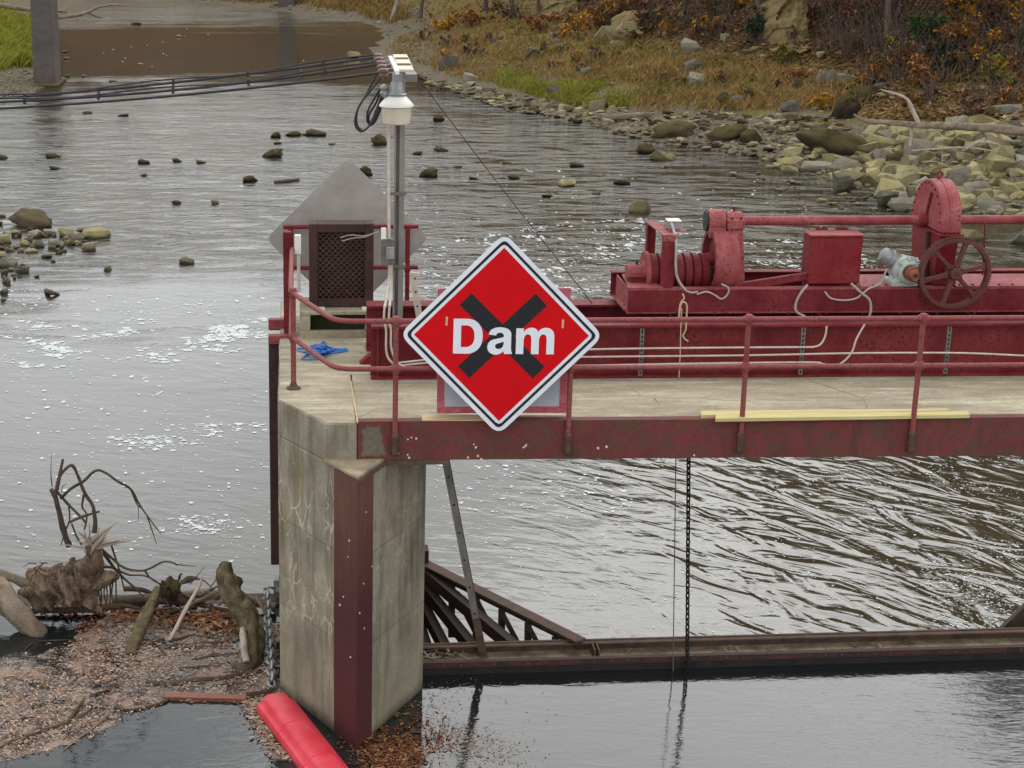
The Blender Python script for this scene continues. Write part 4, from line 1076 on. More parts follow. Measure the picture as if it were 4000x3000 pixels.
# gear case on the shaft
gk = thing('gear_case', 'tall round topped red gear case with lifting eye', 'gear case', (5.6, SY, PZ1))
xg = at(3617, 860, Y=SY)[0]; tg = 0.20; RG = 0.405
up = [(SY + RG * math.cos(R_(a)), ZS + RG * math.sin(R_(a))) for a in range(-8, 189, 7)]
def yzprism(mb, poly, x0, x1): mb.loft([[(x0, y, z) for y, z in poly], [(x1, y, z) for y, z in poly]])
mb = MB(); yzprism(mb, up, xg, xg + tg); u_ = mb.build('upper_case', M['redlight'], gk, smooth=0.5, bevel=0.008)
up2 = [(SY + (RG - 0.06) * math.cos(R_(a)), ZS + 0.0 + (RG - 0.06) * math.sin(R_(a))) for a in range(100, 181, 10)] + [(SY - 0.1, ZS)]
mb = MB(); mb.bar((xg - 0.012, SY - 0.02, ZS + 0.06), (xg - 0.012, SY - 0.10, ZS + RG * 0.72), 0.02, 0.03); mb.build('side_rib', M['red'], u_)
mb = MB(); mb.box((xg - 0.02, SY - RG - 0.02, ZS - 0.085), (xg + tg + 0.025, SY + RG + 0.02, ZS - 0.062)); mb.build('joint_flange', M['redbright'], gk, bevel=0.004)
mb = MB(); yzprism(mb, [(SY - RG + 0.02, ZS - 0.0855), (SY - RG + 0.10, PZ1 + 0.02), (SY + RG - 0.1, PZ1 + 0.02), (SY + RG - 0.02, ZS - 0.0855)], xg + 0.01, xg + tg - 0.005); lo_ = mb.build('lower_case', M['redbright'], gk, bevel=0.008)
mb = MB(); mb.bar((xg - 0.01, SY - 0.1, ZS - 0.1), (xg - 0.01, SY - 0.16, PZ1 + 0.05), 0.03, 0.05); mb.build('case_rib', M['rustdark'], lo_)
def torus(mb, c, axis, R, r, n=20, m=8, sx=1.0, sxdir=None):
    x, y, d = frame(axis)
    if sxdir is not None:
        x = np.array(sxdir, float); y = np.cross(d, x)
    V = []; F = []
    for i in range(n):
        a = 2 * math.pi * i / n; o = x * math.cos(a) + y * math.sin(a)
        base = np.array(c) + R * o + x * (sx if math.cos(a) > 1e-6 else (-sx if math.cos(a) < -1e-6 else 0))
        for j_ in range(m):
            b_ = 2 * math.pi * j_ / m
            V.append(base + r * (o * math.cos(b_) + d * math.sin(b_)))
    for i in range(n):
        for j_ in range(m):
            F.append((i * m + j_, ((i + 1) % n) * m + j_, ((i + 1) % n) * m + (j_ + 1) % m, i * m + (j_ + 1) % m))
    mb.add(V, F)
mb = MB(); torus(mb, (xg + 0.09, SY, ZS + RG + 0.045), (0.2, 1, 0), 0.028, 0.010, 20, 8, 0.0); mb.tube([(xg + 0.09, SY, ZS + RG - 0.01), (xg + 0.09, SY, ZS + RG + 0.018)], 0.014, 8); mb.build('lifting_eye', M['redbright'], gk, smooth=1)
for k in range(13):
    a = R_(5 + 14 * k)
    mb = MB(); mb.lathe((xg - 0.0005, SY + (RG - 0.035) * math.cos(a), ZS + (RG - 0.035) * math.sin(a)), (-1, 0, 0), [(0, 0.011), (0.012, 0.010)], 6); mb.build('bolt', M['red'], gk)
mb = MB(); yzprism(mb, [(SY + (RG + .006) * math.cos(R_(a)), ZS + (RG + .006) * math.sin(R_(a))) for a in range(-4, 185, 7)], xg + 0.085, xg + 0.112); mb.build('rim_band', M['redlight'], gk, smooth=0.5)
for k in range(5):
    mb = MB(); mb.lathe((xg + 0.02 + 0.04 * k, SY - RG - 0.012, ZS - 0.0615), (0, 0, 1), [(0, 0.010), (0.016, 0.010)], 6); mb.build('flange_bolt', M['red'], gk)
# spur gear wheel
GY = 1.62
gcn = at(3733, 1070, Y=GY); RGW = 141 / ppm(gcn) / math.cos(R_(13.5))
gw = thing('spur_gear', 'large rusty six spoked gear wheel in front of the gear case', 'gear wheel', gcn)
def xz(mb, loops_fn, c, y0, y1): pass
mb = MB(); NTH = 84
V = []; F = []
prof_o = []
for k in range(NTH):
    a = 2 * math.pi * k / NTH; h_ = math.pi / NTH
    for da, r in ((-h_, RGW * 0.955), (-0.55 * h_, RGW * 0.955), (-0.3 * h_, RGW), (0.3 * h_, RGW), (0.55 * h_, RGW * 0.955)):
        prof_o.append((math.cos(a + da) * r, math.sin(a + da) * r))
no = len(prof_o)
for y in (0, 0.075):
    for x, z in prof_o: V.append((gcn[0] + x, GY + y, gcn[2] + z))
ri = RGW * 0.86
for y in (0, 0.075):
    for x, z in prof_o:
        n_ = math.hypot(x, z); V.append((gcn[0] + x / n_ * ri, GY + y, gcn[2] + z / n_ * ri))
for k in range(no):
    j_ = (k + 1) % no
    F += [(k, j_, no + j_, no + k), (2 * no + k, 3 * no + k, 3 * no + j_, 2 * no + j_), (k, 2 * no + k, 2 * no + j_, j_), (no + k, no + j_, 3 * no + j_, 3 * no + k)]
mb.add(V, F); mb.build('toothed_rim', M['gearrust'], gw)
for k in range(6):
    a = R_(14 + 60 * k); d_ = np.array([math.cos(a), 0, math.sin(a)]); pr = np.array([-math.sin(a), 0, math.cos(a)])
    mb = MB(); c0 = np.array([gcn[0], GY + 0.035, gcn[2]])
    rA, rB = RGW * 0.17, RGW * 0.875
    mb.loft([[c0 + d_ * r + pr * (w_ * s1) + np.array([0, 0.022 * s2, 0]) for s1, s2 in ((-1, -1), (1, -1), (1, 1), (-1, 1))] for r, w_ in ((rA, 0.032), (rA + 0.04, 0.021), ((rA + rB) / 2, 0.018), (rB - 0.03, 0.022), (rB, 0.036))])
    mb.build('spoke', M['gearrust'], gw, bevel=0.004)
mb = MB(); mb.lathe((gcn[0], GY - 0.03, gcn[2]), (0, 1, 0), [(0, 0.045), (0.008, 0.056), (0.03, 0.060), (0.13, 0.062)], 24); hb_ = mb.build('hub', M['gearrust'], gw, smooth=0.6)
mb = MB(); mb.lathe((gcn[0], GY - 0.034, gcn[2]), (0, 1, 0), [(0, 0.024), (0.0035, 0.024)], 16); mb.build('shaft_end', M['rustdark'], hb_)
mb = MB(); mb.tube([(gcn[0], GY + 0.1, gcn[2]), (gcn[0], 2.5, gcn[2])], 0.035, 12); mb.build('axle', M['red'], gw, smooth=1)
mb = MB(); mb.lathe((gcn[0] - 0.0, 1.86, gcn[2]), (0, 1, 0), [(0, 0.09), (0.02, 0.10), (0.12, 0.10), (0.14, 0.08)], 20); mb.box((gcn[0] - 0.11, 1.87, PZ1 + 0.015), (gcn[0] + 0.11, 1.98, gcn[2] - 0.05)); mb.build('axle_bearing', M['redbright'], gw, smooth=0.6)
# gear motor
mcn = at(3556, 1062, Y=1.86)
gm = thing('gear_motor', 'grey green gear motor with greasy orange pinion beside the gear wheel', 'motor', (mcn[0], 1.95, PZ1))
mb = MB(); mb.lathe((mcn[0] - 0.02, 1.78, mcn[2]), (0, 1, 0), [(0, 0.10), (0.015, 0.115), (0.05, 0.12), (0.06, 0.150), (0.09, 0.155), (0.11, 0.15), (0.30, 0.13), (0.34, 0.09)], 28); bd_ = mb.build('housing', M['motor'], gm, smooth=0.5)
for k in range(9):
    a = R_(20 + 40 * k)
    mb = MB(); mb.bar((mcn[0] - 0.02 + 0.118 * math.cos(a), 1.80, mcn[2] + 0.118 * math.sin(a)), (mcn[0] - 0.02 + 0.150 * math.cos(a), 1.86, mcn[2] + 0.150 * math.sin(a)), 0.012, 0.03); mb.build('housing_rib', M['motor'], bd_)
mm = at(3478, 1012, Y=2.05)
mb = MB(); ax = np.array([-0.75, 0.1, 0.45]); s0 = np.array([mcn[0] - 0.06, 1.98, mcn[2] + 0.04])
mb.lathe(s0, ax, [(0, 0.085), (0.10, 0.085), (0.105, 0.095), (0.125, 0.095), (0.13, 0.08), (0.19, 0.082), (0.215, 0.07), (0.23, 0.03)], 24); mb.build('motor_body', M['galv'], gm, smooth=0.5)
mb = MB(); mb.box((mcn[0] - 0.19, 1.80, PZ1 + 0.015), (mcn[0] + 0.12, 2.1, PZ1 + 0.05)); mb.loft([[(mcn[0] - 0.17, 1.82, PZ1 + 0.0505), (mcn[0] - 0.09, 1.82, PZ1 + 0.0505), (mcn[0] - 0.09, 2.0, PZ1 + 0.0505), (mcn[0] - 0.17, 2.0, PZ1 + 0.0505)], [(mcn[0] - 0.13, 1.86, mcn[2]), (mcn[0] - 0.10, 1.86, mcn[2]), (mcn[0] - 0.10, 1.98, mcn[2]), (mcn[0] - 0.13, 1.98, mcn[2])]]); mb.build('base', M['motor'], gm)
mb = MB(); mb.box((mcn[0] - 0.08, 1.81, PZ1 + 0.051), (mcn[0] + 0.10, 1.9, mcn[2] - 0.10)); mb.build('pinion_shroud', M['galvdark'], gm)
pc = at(3573, 1075, Y=1.66)
mb = MB()
mb.lathe((pc[0], 1.63, pc[2]), (0, 1, 0), [(0, 0.050), (0.01, 0.058), (0.12, 0.058)], 24)
for k in range(18):
    a = 2 * math.pi * k / 18
    d_ = np.array([math.cos(a), 0, math.sin(a)])
    mb.bar(np.array([pc[0], 1.645, pc[2]]) + d_ * 0.063, np.array([pc[0], 1.745, pc[2]]) + d_ * 0.063, 0.012, 0.018, up=d_)
pn = mb.build('pinion', M['pinion'], gm)
mb = MB(); mb.lathe((pc[0], 1.622, pc[2]), (0, 1, 0), [(0, 0.018), (0.0075, 0.018)], 14); mb.build('pinion_bore', M['black'], pn)
mb = MB(); mb.lathe((pc[0], 1.75, pc[2]), (0, 1, 0), [(0, 0.055), (0.05, 0.085)], 20); mb.build('seal_collar', M['rustdark'], gm, smooth=0.6)
mb = MB(); mb.tube([at(3838, 1075, Y=2.05), at(3845, 965, Y=2.05), at(3848, 868, Y=2.05)], 0.009, 8)
tag(mb.build('lever_rod', M['red'], None, smooth=1, origin=at(3838, 1075, Y=2.05)), 'thin upright red lever rod right of the gear wheel', 'lever')

# ================================================================== well curb, mesh guard and lamp post on the pier
wc = thing('well_curb', 'low concrete curb with dark opening at the back of the pier', 'curb', (-0.13, 3.2, DK))
xl_ = at(1172, 1322, Y=2.945)[0]; xr_ = at(1442, 1322, Y=2.945)[0]
xo = at(1212, 1290, Y=2.99)[0]; xo2 = at(1428, 1290, Y=2.99)[0]
mb = MB(); mb.box((xl_, 2.945, DK), (xr_, 3.02, DK + 0.075)); mb.build('front_sill', M['deck'], wc, bevel=0.006)
mb = MB(); mb.box((xl_, 2.955, DK + 0.0755), (xo, 3.6, DK + 0.245)); mb.box((xo2, 2.955, DK + 0.0755), (xr_, 3.6, DK + 0.245)); mb.build('side_wall', M['deck'], wc, bevel=0.006)
mb = MB(); mb.box((xl_ - 0.003, 2.95, DK + 0.2455), (xr_ + 0.003, 3.62, DK + 0.285)); mb.build('lid_slab', M['deck'], wc, bevel=0.006)
mb = MB(); mb.box((xo + 0.001, 3.15, DK + 0.005), (xo2 - 0.001, 3.17, DK + 0.244)); mb.build('inner_wall', simple('algae_wall', srgb(44, 46, 24), srgb(62, 62, 34), 8, 0.8), wc)
mg = thing('mesh_guard', 'rusty steel frame with expanded metal mesh on the pier', 'mesh panel', (-0.05, 3.2, DK + 0.29))
a = at(1207, 876, Y=3.12); b = at(1458, 1203, Y=3.12)
z0, z1 = DK + 0.29, a[2]
fw = 0.09
mb = MB(); mb.box((a[0], 3.12, z0), (a[0] + fw, 3.36, z1)); mb.build('frame_post', M['rustdark'], mg, bevel=0.005)
mb = MB(); mb.box((b[0] - fw, 3.12, z0), (b[0], 3.36, z1)); mb.build('frame_post', M['rustdark'], mg, bevel=0.005)
mb = MB(); mb.box((a[0] + fw + 0.001, 3.122, z1 - fw), (b[0] - fw - 0.001, 3.36, z1 - 0.001)); mb.build('frame_head', M['rustdark'], mg, bevel=0.005)
mb = MB(); mb.box((a[0] + fw + 0.001, 3.122, z0 + 0.001), (b[0] - fw - 0.001, 3.36, z0 + fw)); mb.build('frame_sill', M['rustdark'], mg, bevel=0.005)
mb = MB(); mb.box((a[0] + fw + 0.001, 3.30, z0 + fw + 0.001), (b[0] - fw - 0.001, 3.315, z1 - fw - 0.001)); mb.build('back_plate', M['rustdark'], mg)
mb = MB()
mx0, mx1, mz0, mz1 = a[0] + fw - 0.005, b[0] - fw + 0.005, z0 + fw - 0.005, z1 - fw + 0.005
cw, ch = 0.062, 0.030
nr = int((mz1 - mz0) / ch); ncl = int((mx1 - mx0) / cw)
cw = (mx1 - mx0) / ncl; ch = (mz1 - mz0) / nr
for r in range(nr + 1):
    z = mz0 + r * ch
    for c in range(ncl * 2):
        xA = mx0 + c * cw / 2; xB = xA + cw / 2
        s_ = 1 if (c + r) % 2 else -1
        zA = z - s_ * ch * 0.42; zB = z + s_ * ch * 0.42
        mb.bar((xA, 3.15 + 0.004 * s_, zA), (xB, 3.15 - 0.004 * s_, zB), 0.008, 0.007)
tag(mb.build('expanded_mesh', M['rust'], mg), kind='stuff')
for k in (a[0] + 0.06, b[0] - 0.12):
    mb = MB(); mb.box((k, 3.0, DK + 0.2855), (k + 0.10, 3.11, DK + 0.297)); mb.build('hold_down_plate', M['white'], mg)
mb = MB(); mb.tube(smooth_path([at(1330, 928, Y=3.10), at(1370, 918, Y=3.08), at(1420, 922, Y=3.08), at(1470, 908, Y=3.09)], 5), 0.006, 6); mb.tube(smooth_path([at(1335, 942, Y=3.10), at(1380, 930, Y=3.08), at(1425, 926, Y=3.09), at(1480, 905, Y=3.09)], 5), 0.006, 6); mb.build('tie_wire', M['flex'], mg)
# pale conduit box and pipe left of the guard
jb = thing('junction_box', 'slim white junction box on pipe left of the mesh guard', 'junction box', at(1165, 1000, Y=3.05))
a_ = at(1150, 918, Y=3.05); b_ = at(1176, 992, Y=3.05)
mb = MB(); mb.box((a_[0], 3.03, b_[2]), (b_[0], 3.09, a_[2])); mb.build('box', M['white'], jb, bevel=0.005)
mb = MB(); mb.tube([at(1166, 992, Y=3.06), at(1168, 1140, Y=3.06)], 0.019, 10); mb.build('pipe', M['conduit'], jb, smooth=1)

PY = 2.25
lp = thing('lamp_post', 'grey steel post carrying the lamp and cables on the pier', 'lamp post', (0.47, PY, 3.42))
xA = at(1538, 900, Y=PY)[0]; xB = at(1576, 900, Y=PY)[0]
zb_ = DK + 0.005; ztop = at(1550, 265, Y=PY)[2]
mb = MB(); mb.box((xA, PY - 0.05, zb_), (xA + 0.012, PY + 0.05, ztop)); mb.box((xB - 0.05, PY - 0.055, zb_), (xB, PY - 0.045, ztop)); mb.box((xA + 0.0125, PY - 0.005, zb_), (xB, PY + 0.005, ztop)); mb.box((xB - 0.012, PY - 0.0445, zb_), (xB, PY + 0.05, ztop)); mb.build('post', M['post'], lp)
for v in (752, 1035):
    p = at(1550, v, Y=PY)
    mb = MB(); mb.box((at(1508, v, Y=PY)[0], PY - 0.075, p[2] - 0.016), (xB + 0.02, PY - 0.056, p[2] + 0.016)); mb.build('pipe_clamp', M['galvdark'], lp)
mb = MB(); mb.tube([at(1518, 480, Y=PY - 0.09), at(1518, 700, Y=PY - 0.09), at(1520, 935, Y=PY - 0.09)], 0.016, 10); mb.build('riser_conduit', M['conduit'], lp, smooth=1)
mb = MB(); mb.tube(smooth_path([at(1521, 1030, Y=PY - 0.1), at(1519, 1100, Y=PY - 0.1), at(1512, 1150, Y=PY - 0.3), at(1503, 1200, Y=1.35)], 5), 0.013, 8); mb.tube(smooth_path([at(1530, 1030, Y=PY - 0.1), at(1526, 1100, Y=PY - 0.1), at(1526, 1150, Y=PY - 0.3), at(1522, 1195, Y=1.35)], 5), 0.013, 8); mb.build('lower_conduit', M['conduit'], lp, smooth=1)
eb = thing('electrical_box', 'grey electrical box with breaker on the lamp post', 'electrical box', at(1520, 1000, Y=PY - 0.1))
a_ = at(1490, 935, Y=PY - 0.14); b_ = at(1543, 1034, Y=PY - 0.14)
mb = MB(); mb.box((a_[0], PY - 0.14, b_[2]), (b_[0], PY - 0.06, a_[2])); mb.build('box', M['galvdark'], eb, bevel=0.006)
a2 = at(1508, 965, Y=PY - 0.17); b2 = at(1540, 1014, Y=PY - 0.17)
mb = MB(); mb.box((a2[0], PY - 0.18, b2[2]), (b2[0], PY - 0.1405, a2[2])); mb.build('breaker', M['galv'], eb, bevel=0.006)
a2 = at(1489, 890, Y=PY - 0.10); b2 = at(1508, 935, Y=PY - 0.1)
mb = MB(); mb.box((a2[0], PY - 0.12, b2[2] + 0.002), (b2[0], PY - 0.09, a2[2])); mb.build('white_tag', M['white'], eb)
# lamp head
LY = 2.0
zf = lambda v: at(1549, v, Y=LY)[2]
LX = at(1549, 400, Y=LY)[0]
yl = thing('yard_lamp', 'cream and white yard lamp head on the post', 'lamp', (LX, LY, zf(488)))
mb = MB(); mb.lathe((LX, LY, zf(484)), (0, 0, 1), [(0, 0.118), (0.008, 0.128), (0.05, 0.134), (zf(418) - zf(484), 0.142)], 32); mb.build('diffuser', M['lampglass'], yl, smooth=0.7)
mb = MB(); mb.lathe((LX, LY, zf(417)), (0, 0, 1), [(0, 0.150), (0.006, 0.163), (0.02, 0.163), (0.045, 0.142), (0.10, 0.088), (0.108, 0.075)], 32); mb.build('reflector', M['white'], yl, smooth=0.7)
mb = MB(); mb.lathe((LX, LY, zf(372)), (0, 0, 1), [(0, 0.094), (0.012, 0.096), (0.02, 0.082), (0.07, 0.066), (0.125, 0.053)], 24); hs_ = mb.build('ballast_housing', M['galv'], yl, smooth=0.7)
mb = MB(); mb.box((LX - 0.042, LY - 0.042, zf(325)), (LX + 0.042, LY + 0.042, zf(287))); mb.build('photocell', M['galv'], yl, bevel=0.01)
mb = MB(); mb.tube([(LX, LY + 0.04, zf(345)), (LX, PY - 0.04, zf(330))], 0.02, 8); mb.build('bracket_arm', M['galvdark'], yl)
for v in (342, 364):
    p = at(1500, v, Y=LY)
    mb = MB(); mb.lathe(p - np.array([0, 0, 0.033]), (0, 0, 1), [(0, 0.012), (0.008, 0.03), (0.03, 0.041), (0.05, 0.036), (0.066, 0.012)], 16); mb.build('insulator_knob', M['galv'], yl, smooth=1)
# crossarm with insulators
CZ = 5.86
ca = thing('crossarm', 'pale crossarm with brown insulators at the top of the post', 'crossarm', (0.45, 2.4, CZ))
p0 = at(1552, 284, Z=CZ); p1 = at(1524, 224, Z=CZ)
mb = MB(); mb.bar(p0, p1, 0.035, 0.03); mb.build('rail', M['white'], ca)
q0 = at(1586, 276, Z=CZ - 0.02); q1 = at(1562, 216, Z=CZ - 0.02)
mb = MB(); mb.bar(q0, q1, 0.135, 0.02); pl_ = mb.build('plate', M['wood'], ca)
for k in (0.28, 0.68):
    m_ = q0 * (1 - k) + q1 * k
    mb = MB(); mb.box(m_ + np.array([-0.06, -0.05, 0.011]), m_ + np.array([0.06, 0.10, 0.016])); mb.build('plate_slot', M['rust'], pl_)
ins = []
for k in range(5):
    f_ = k / 4
    r0 = p0 * (1 - f_) + p1 * f_
    c0 = r0 + np.array([-0.115, 0, 0.0])
    ins.append(c0)
    mb = MB(); mb.tube([r0 + np.array([-0.018, 0, 0]), c0 + np.array([0.04, 0, 0])], 0.006, 6); mb.build('insulator_pin', M['galv'], ca)
    mb = MB(); mb.lathe(c0 - np.array([0, 0, 0.036]), (0, 0, 1), [(0, 0.03), (0.01, 0.042), (0.024, 0.042), (0.03, 0.026), (0.042, 0.026), (0.048, 0.042), (0.062, 0.042), (0.072, 0.03)], 16); mb.build('insulator', M['insul'], ca, smooth=0.6)
mb = MB(); mb.box((xA, p0[1] + 0.1, CZ - 0.09), (xB, p0[1] + 0.5, CZ - 0.025)); mb.build('bracket', M['galvdark'], ca)
# overhead cables to the left
for k, (v0, sag) in enumerate(((384, 0.10), (398, 0.16), (424, 0.10))):
    A = ins[(0, 2, 4)[2 - k]] + np.array([-0.04, 0, 0]); B = at(0, v0, Y=1.2 + 0.5 * (2 - k))
    B = A + (B - A) * 1.6 if False else B
    dirv = B - A
    pts = [A + dirv * t + np.array([0, 0, -4 * sag * (t / 1.8) * (1 - t / 1.8)]) for t in np.linspace(0, 1.8, 28)]
    pts = [p + np.array([0, 0, 4 * sag * (1 / 1.8) * (1 - 1 / 1.8) * min(1, 1)]) * min(1.0, i / 15) for i, p in enumerate(pts)]
    mb = MB(); mb.tube(pts, 0.013, 6)
    o = tag(mb.build('overhead_cable', M['cable'], None, smooth=1, origin=A), ('topmost', 'middle', 'lowest')[k] + ' black overhead cable running left from the post', 'cable', 'overhead cables')
    if k < 2:
        mb = MB()
        mb.tube([p + np.array([0, 0, 0.05 * math.sin(i * 0.9) * 0.3 + 0.022]) for i, p in enumerate(pts)], 0.008, 6)
        for i in range(2, 26, 3): mb.box(pts[i] + np.array([-0.012, -0.016, -0.03]), pts[i] + np.array([0.012, 0.016, 0.03]))
        mb.build('messenger_strand', M['cable'], o)
cl = thing('cable_coil', 'drooping loops of black cable left of the lamp', 'cable coil', at(1440, 430, Y=2.4))
for k, px in enumerate((((1492, 300), (1455, 345), (1412, 400), (1390, 450), (1388, 490), (1405, 512), (1425, 508), (1450, 480), (1480, 420), (1490, 370)),
                        ((1495, 330), (1465, 380), (1438, 430), (1434, 470), (1448, 488), (1468, 470), (1488, 420), (1496, 380)),
                        ((1490, 340), (1470, 400), (1445, 440), (1440, 468), (1452, 480), (1475, 440), (1492, 390)),
                        ((1470, 290), (1430, 370), (1400, 420), (1392, 470), (1402, 500), (1420, 512)),
                        ((1498, 320), (1485, 390), (1462, 450), (1450, 478), (1470, 462), (1490, 400)))):
    mb = MB(); mb.tube(smooth_path([at(u, v, Y=2.3 + 0.04 * k) for u, v in px], 5), 0.011, 6); mb.build('loop', M['cable'], cl, smooth=1)
gy0 = at(1600, 262, Y=2.45); gy1 = at(2322, 1196, Y=2.47)
mb = MB(); mb.tube([gy0, gy0 * 0.5 + gy1 * 0.5 + np.array([0, 0, -0.02]), gy1], 0.005, 6); tag(mb.build('guy_wire', M['cable'], None, origin=gy1), 'thin dark guy wire sloping right from the crossarm', 'wire')
# leaning pale bracket and small fittings right of the post
lb_ = thing('perforated_bracket', 'pale perforated steel bracket leaning right of the lamp post', 'bracket', at(1630, 1235, Y=2.2))
mb = MB(); mb.bar(at(1612, 1075, Y=2.2), at(1638, 1240, Y=2.2), 0.065, 0.012, up=(0, 1, 0)); mb.bar(at(1600, 1068, Y=2.2), at(1640, 1072, Y=2.2), 0.03, 0.03); bk = mb.build('plate', M['conduit'], lb_)
for u, v in ((1621, 1088), (1624, 1140), (1630, 1196)):
    mb = MB(); mb.lathe(at(u, v, Y=2.19), (0, -1, 0), [(0, 0.010), (0.003, 0.010)], 10); mb.build('hole', M['black'], bk)
# blue rope heap
br = thing('rope_heap', 'tangled heap of bright blue rope on the pier deck', 'rope', at(1255, 1372, Z=DK))
rr_ = np.random.RandomState(11)
for k in range(6):
    pts = []
    cu, cv = 1250 + rr_.uniform(-18, 18), 1365 + rr_.uniform(-6, 6)
    ru, rv = rr_.uniform(15, 55), rr_.uniform(5, 15)
    for i in range(16):
        t = i / 15 * 2 * math.pi * 1.7 + k
        pts.append(at(cu + ru * math.cos(t) * (0.5 + 0.5 * rr_.rand()), cv + rv * math.sin(t), Z=DK + 0.02 + rr_.uniform(0, 0.075) * (1 - abs(math.cos(t)) * 0.7)))
    mb = MB(); mb.tube(smooth_path(pts, 4), 0.009, 6); mb.build('strand', M['bluerope'], br, smooth=1)
for px in (((1160, 1362), (1175, 1372), (1210, 1375), (1240, 1370), (1200, 1362), (1162, 1360)), ((1178, 1402), (1200, 1385), (1240, 1378), (1275, 1390), (1250, 1400), (1200, 1404), (1180, 1400)), ((1262, 1365), (1300, 1362), (1357, 1366), (1320, 1376), (1280, 1378), (1255, 1372)), ((1250, 1360), (1258, 1338), (1268, 1336), (1272, 1350), (1262, 1364)), ((1270, 1360), (1310, 1368), (1350, 1362), (1325, 1372), (1285, 1370))):
    mb = MB(); mb.tube(smooth_path([at(u, v, Z=DK + 0.016) for u, v in px], 5), 0.008, 6); mb.build('strand', M['bluerope'], br, smooth=1)

# ================================================================== gate
gA = np.array([0.672, 0.985, 0]); gB = np.array([9.4, 1.335, 0])
gd_ = (gB - gA) / np.linalg.norm(gB - gA); gn = np.array([-gd_[1], gd_[0], 0])
gt = thing('dam_gate', 'low dark steel gate across the opening with debris in its top channel', 'gate', (1.0, 1.2, -1))
def gbar(n_, y0, y1, z0, z1, m, par=gt):
    mb = MB(); P = [gA + gn * y0, gB + gn * y0, gB + gn * y1, gA + gn * y1]
    mb.prism([tuple(p[:2]) for p in P], z0, z1); return mb.build(n_, m, par)
zg = at(2500, 2562, Y=1.08)[2]
gbar('skin_plate', 0.0, 0.05, -1.6, 0.075, M['black'])
gbar('front_angle', -0.012, 0.0495, 0.0755, 0.135, M['rustdark'])
def silt_mat():
    t = NT('silt_and_debris'); n1 = t.noise(t.pos, 5, 5, 0.65); n2 = t.noise(t.pos, 24, 4, 0.7)
    c = t.mix(t.rng(n1, 0.35, 0.6), srgb(104, 88, 70), srgb(160, 144, 118)); c = t.mix(t.rng(n2, 0.5, 0.7, 0, 0.7), c, srgb(84, 70, 56)); t.bump(n2, 0.5, 0.02)
    return t.fin(c, 0.9)
M['silt'] = silt_mat()
gbar('channel_floor', 0.0505, 0.36, 0.03, 0.062, M['silt'])
gbar('rear_angle', 0.361, 0.385, 0.0, 0.165, M['rust'])
gbar('rear_lip', 0.30, 0.36, 0.14, 0.155, M['rust'])
for k in range(38):
    p = gA + gd_ * (0.22 + 0.165 * k) + gn * (-0.0125) + np.array([0, 0, 0.105])
    mb = MB(); mb.lathe(p, -gn, [(0, 0.012), (0.006, 0.011), (0.010, 0.004)], 8); mb.build('rivet', M['rust'], gt)
# debris in the channel
rdb = np.random.RandomState(21)
mb = MB()
for k in range(70):
    s_ = abs(rdb.normal(0, 0.22)) if k < 50 else rdb.uniform(1.5, 5)
    c0 = gA + gd_ * (0.05 + s_) + gn * rdb.uniform(0.08, 0.32) + np.array([0, 0, 0.07 + rdb.uniform(0, 0.07) * (1 if s_ < 0.4 else 0.2)])
    a = rdb.uniform(0, 6.28); ln = rdb.uniform(0.04, 0.13)
    d_ = np.array([math.cos(a), math.sin(a), rdb.uniform(-0.2, 0.3)])
    mb.bar(c0 - d_ * ln / 2, c0 + d_ * ln / 2, rdb.uniform(0.008, 0.03), 0.006)
tag(mb.build('twig_debris', M['bark']), 'brown twigs and bark chips caught in the gate channel', None, None, 'stuff')
pb = gA + gd_ * 1.76 + gn * 0.2
lug = thing('lifting_lug', 'small rusted lug plates standing in the gate channel', 'lug', pb)
for k in (-0.02, 0.02):
    mb = MB(); mb.box(pb + np.array([k - 0.008, -0.1, 0.0625]), pb + np.array([k + 0.008, 0.12, 0.17])); mb.build('lug_plate', M['rust'], lug)
# inclined gate arms behind
ar = thing('gate_arm', 'dark trussed steel arms behind the gate beside the pier', 'gate arm', (1.5, 2.5, -0.5))
ZA = 0.19
T0 = at(2268, 2503, Z=ZA); T1 = at(1640, 2190, Z=ZA)
d_ = T1 - T0
mb = MB(); mb.bar(T0, T0 + d_ * 1.12, 0.14, 0.02); mb.build('top_flange', M['rust'], ar)
mb = MB(); mb.bar(T0 + np.array([0, 0, -0.05]), T0 + d_ * 1.12 + np.array([0, 0, -0.05]), 0.02, 0.0795); mb.build('top_web', M['armsteel'], ar)
E1 = T0 + d_ * 1.12
for k, (s_, zz, zend) in enumerate(((0.30, -0.10, -0.05), (0.5, -0.35, -0.15), (0.68, -0.6, -0.25), (0.85, -0.8, -0.35))):
    S = gA + gd_ * (T0[0] - gA[0]) * (1 - s_ * 0.9) + gn * 0.42 + np.array([0, 0, zz])
    E_ = E1 + np.array([0.02, 0.05 * k, zend])
    mb = MB(); mb.bar(S, E_, 0.10, 0.13); mb.build('lower_chord', M['armsteel'], ar)
for f_, dz in ((0.14, 0.18), (0.30, 0.34), (0.46, 0.5), (0.62, 0.6), (0.78, 0.6)):
    P = T0 + d_ * f_
    mb = MB(); mb.bar(P + np.array([0, 0, -0.09]), P + np.array([0.0, -0.05, -0.09 - dz]), 0.07, 0.05, up=(0, 1, 0)); mb.build('web_post', M['armsteel'], ar)
for f_, g_ in ((0.3, 0.14), (0.46, 0.3), (0.62, 0.46), (0.78, 0.62)):
    P = T0 + d_ * f_; Q = T0 + d_ * g_
    mb = MB(); mb.bar(P + np.array([0, 0, -0.12]), Q + np.array([0, -0.05, -0.5]), 0.05, 0.05, up=(0, 1, 0)); mb.build('web_diagonal', M['armsteel'], ar)
pk = at(1655, 2150, Y=T1[1])
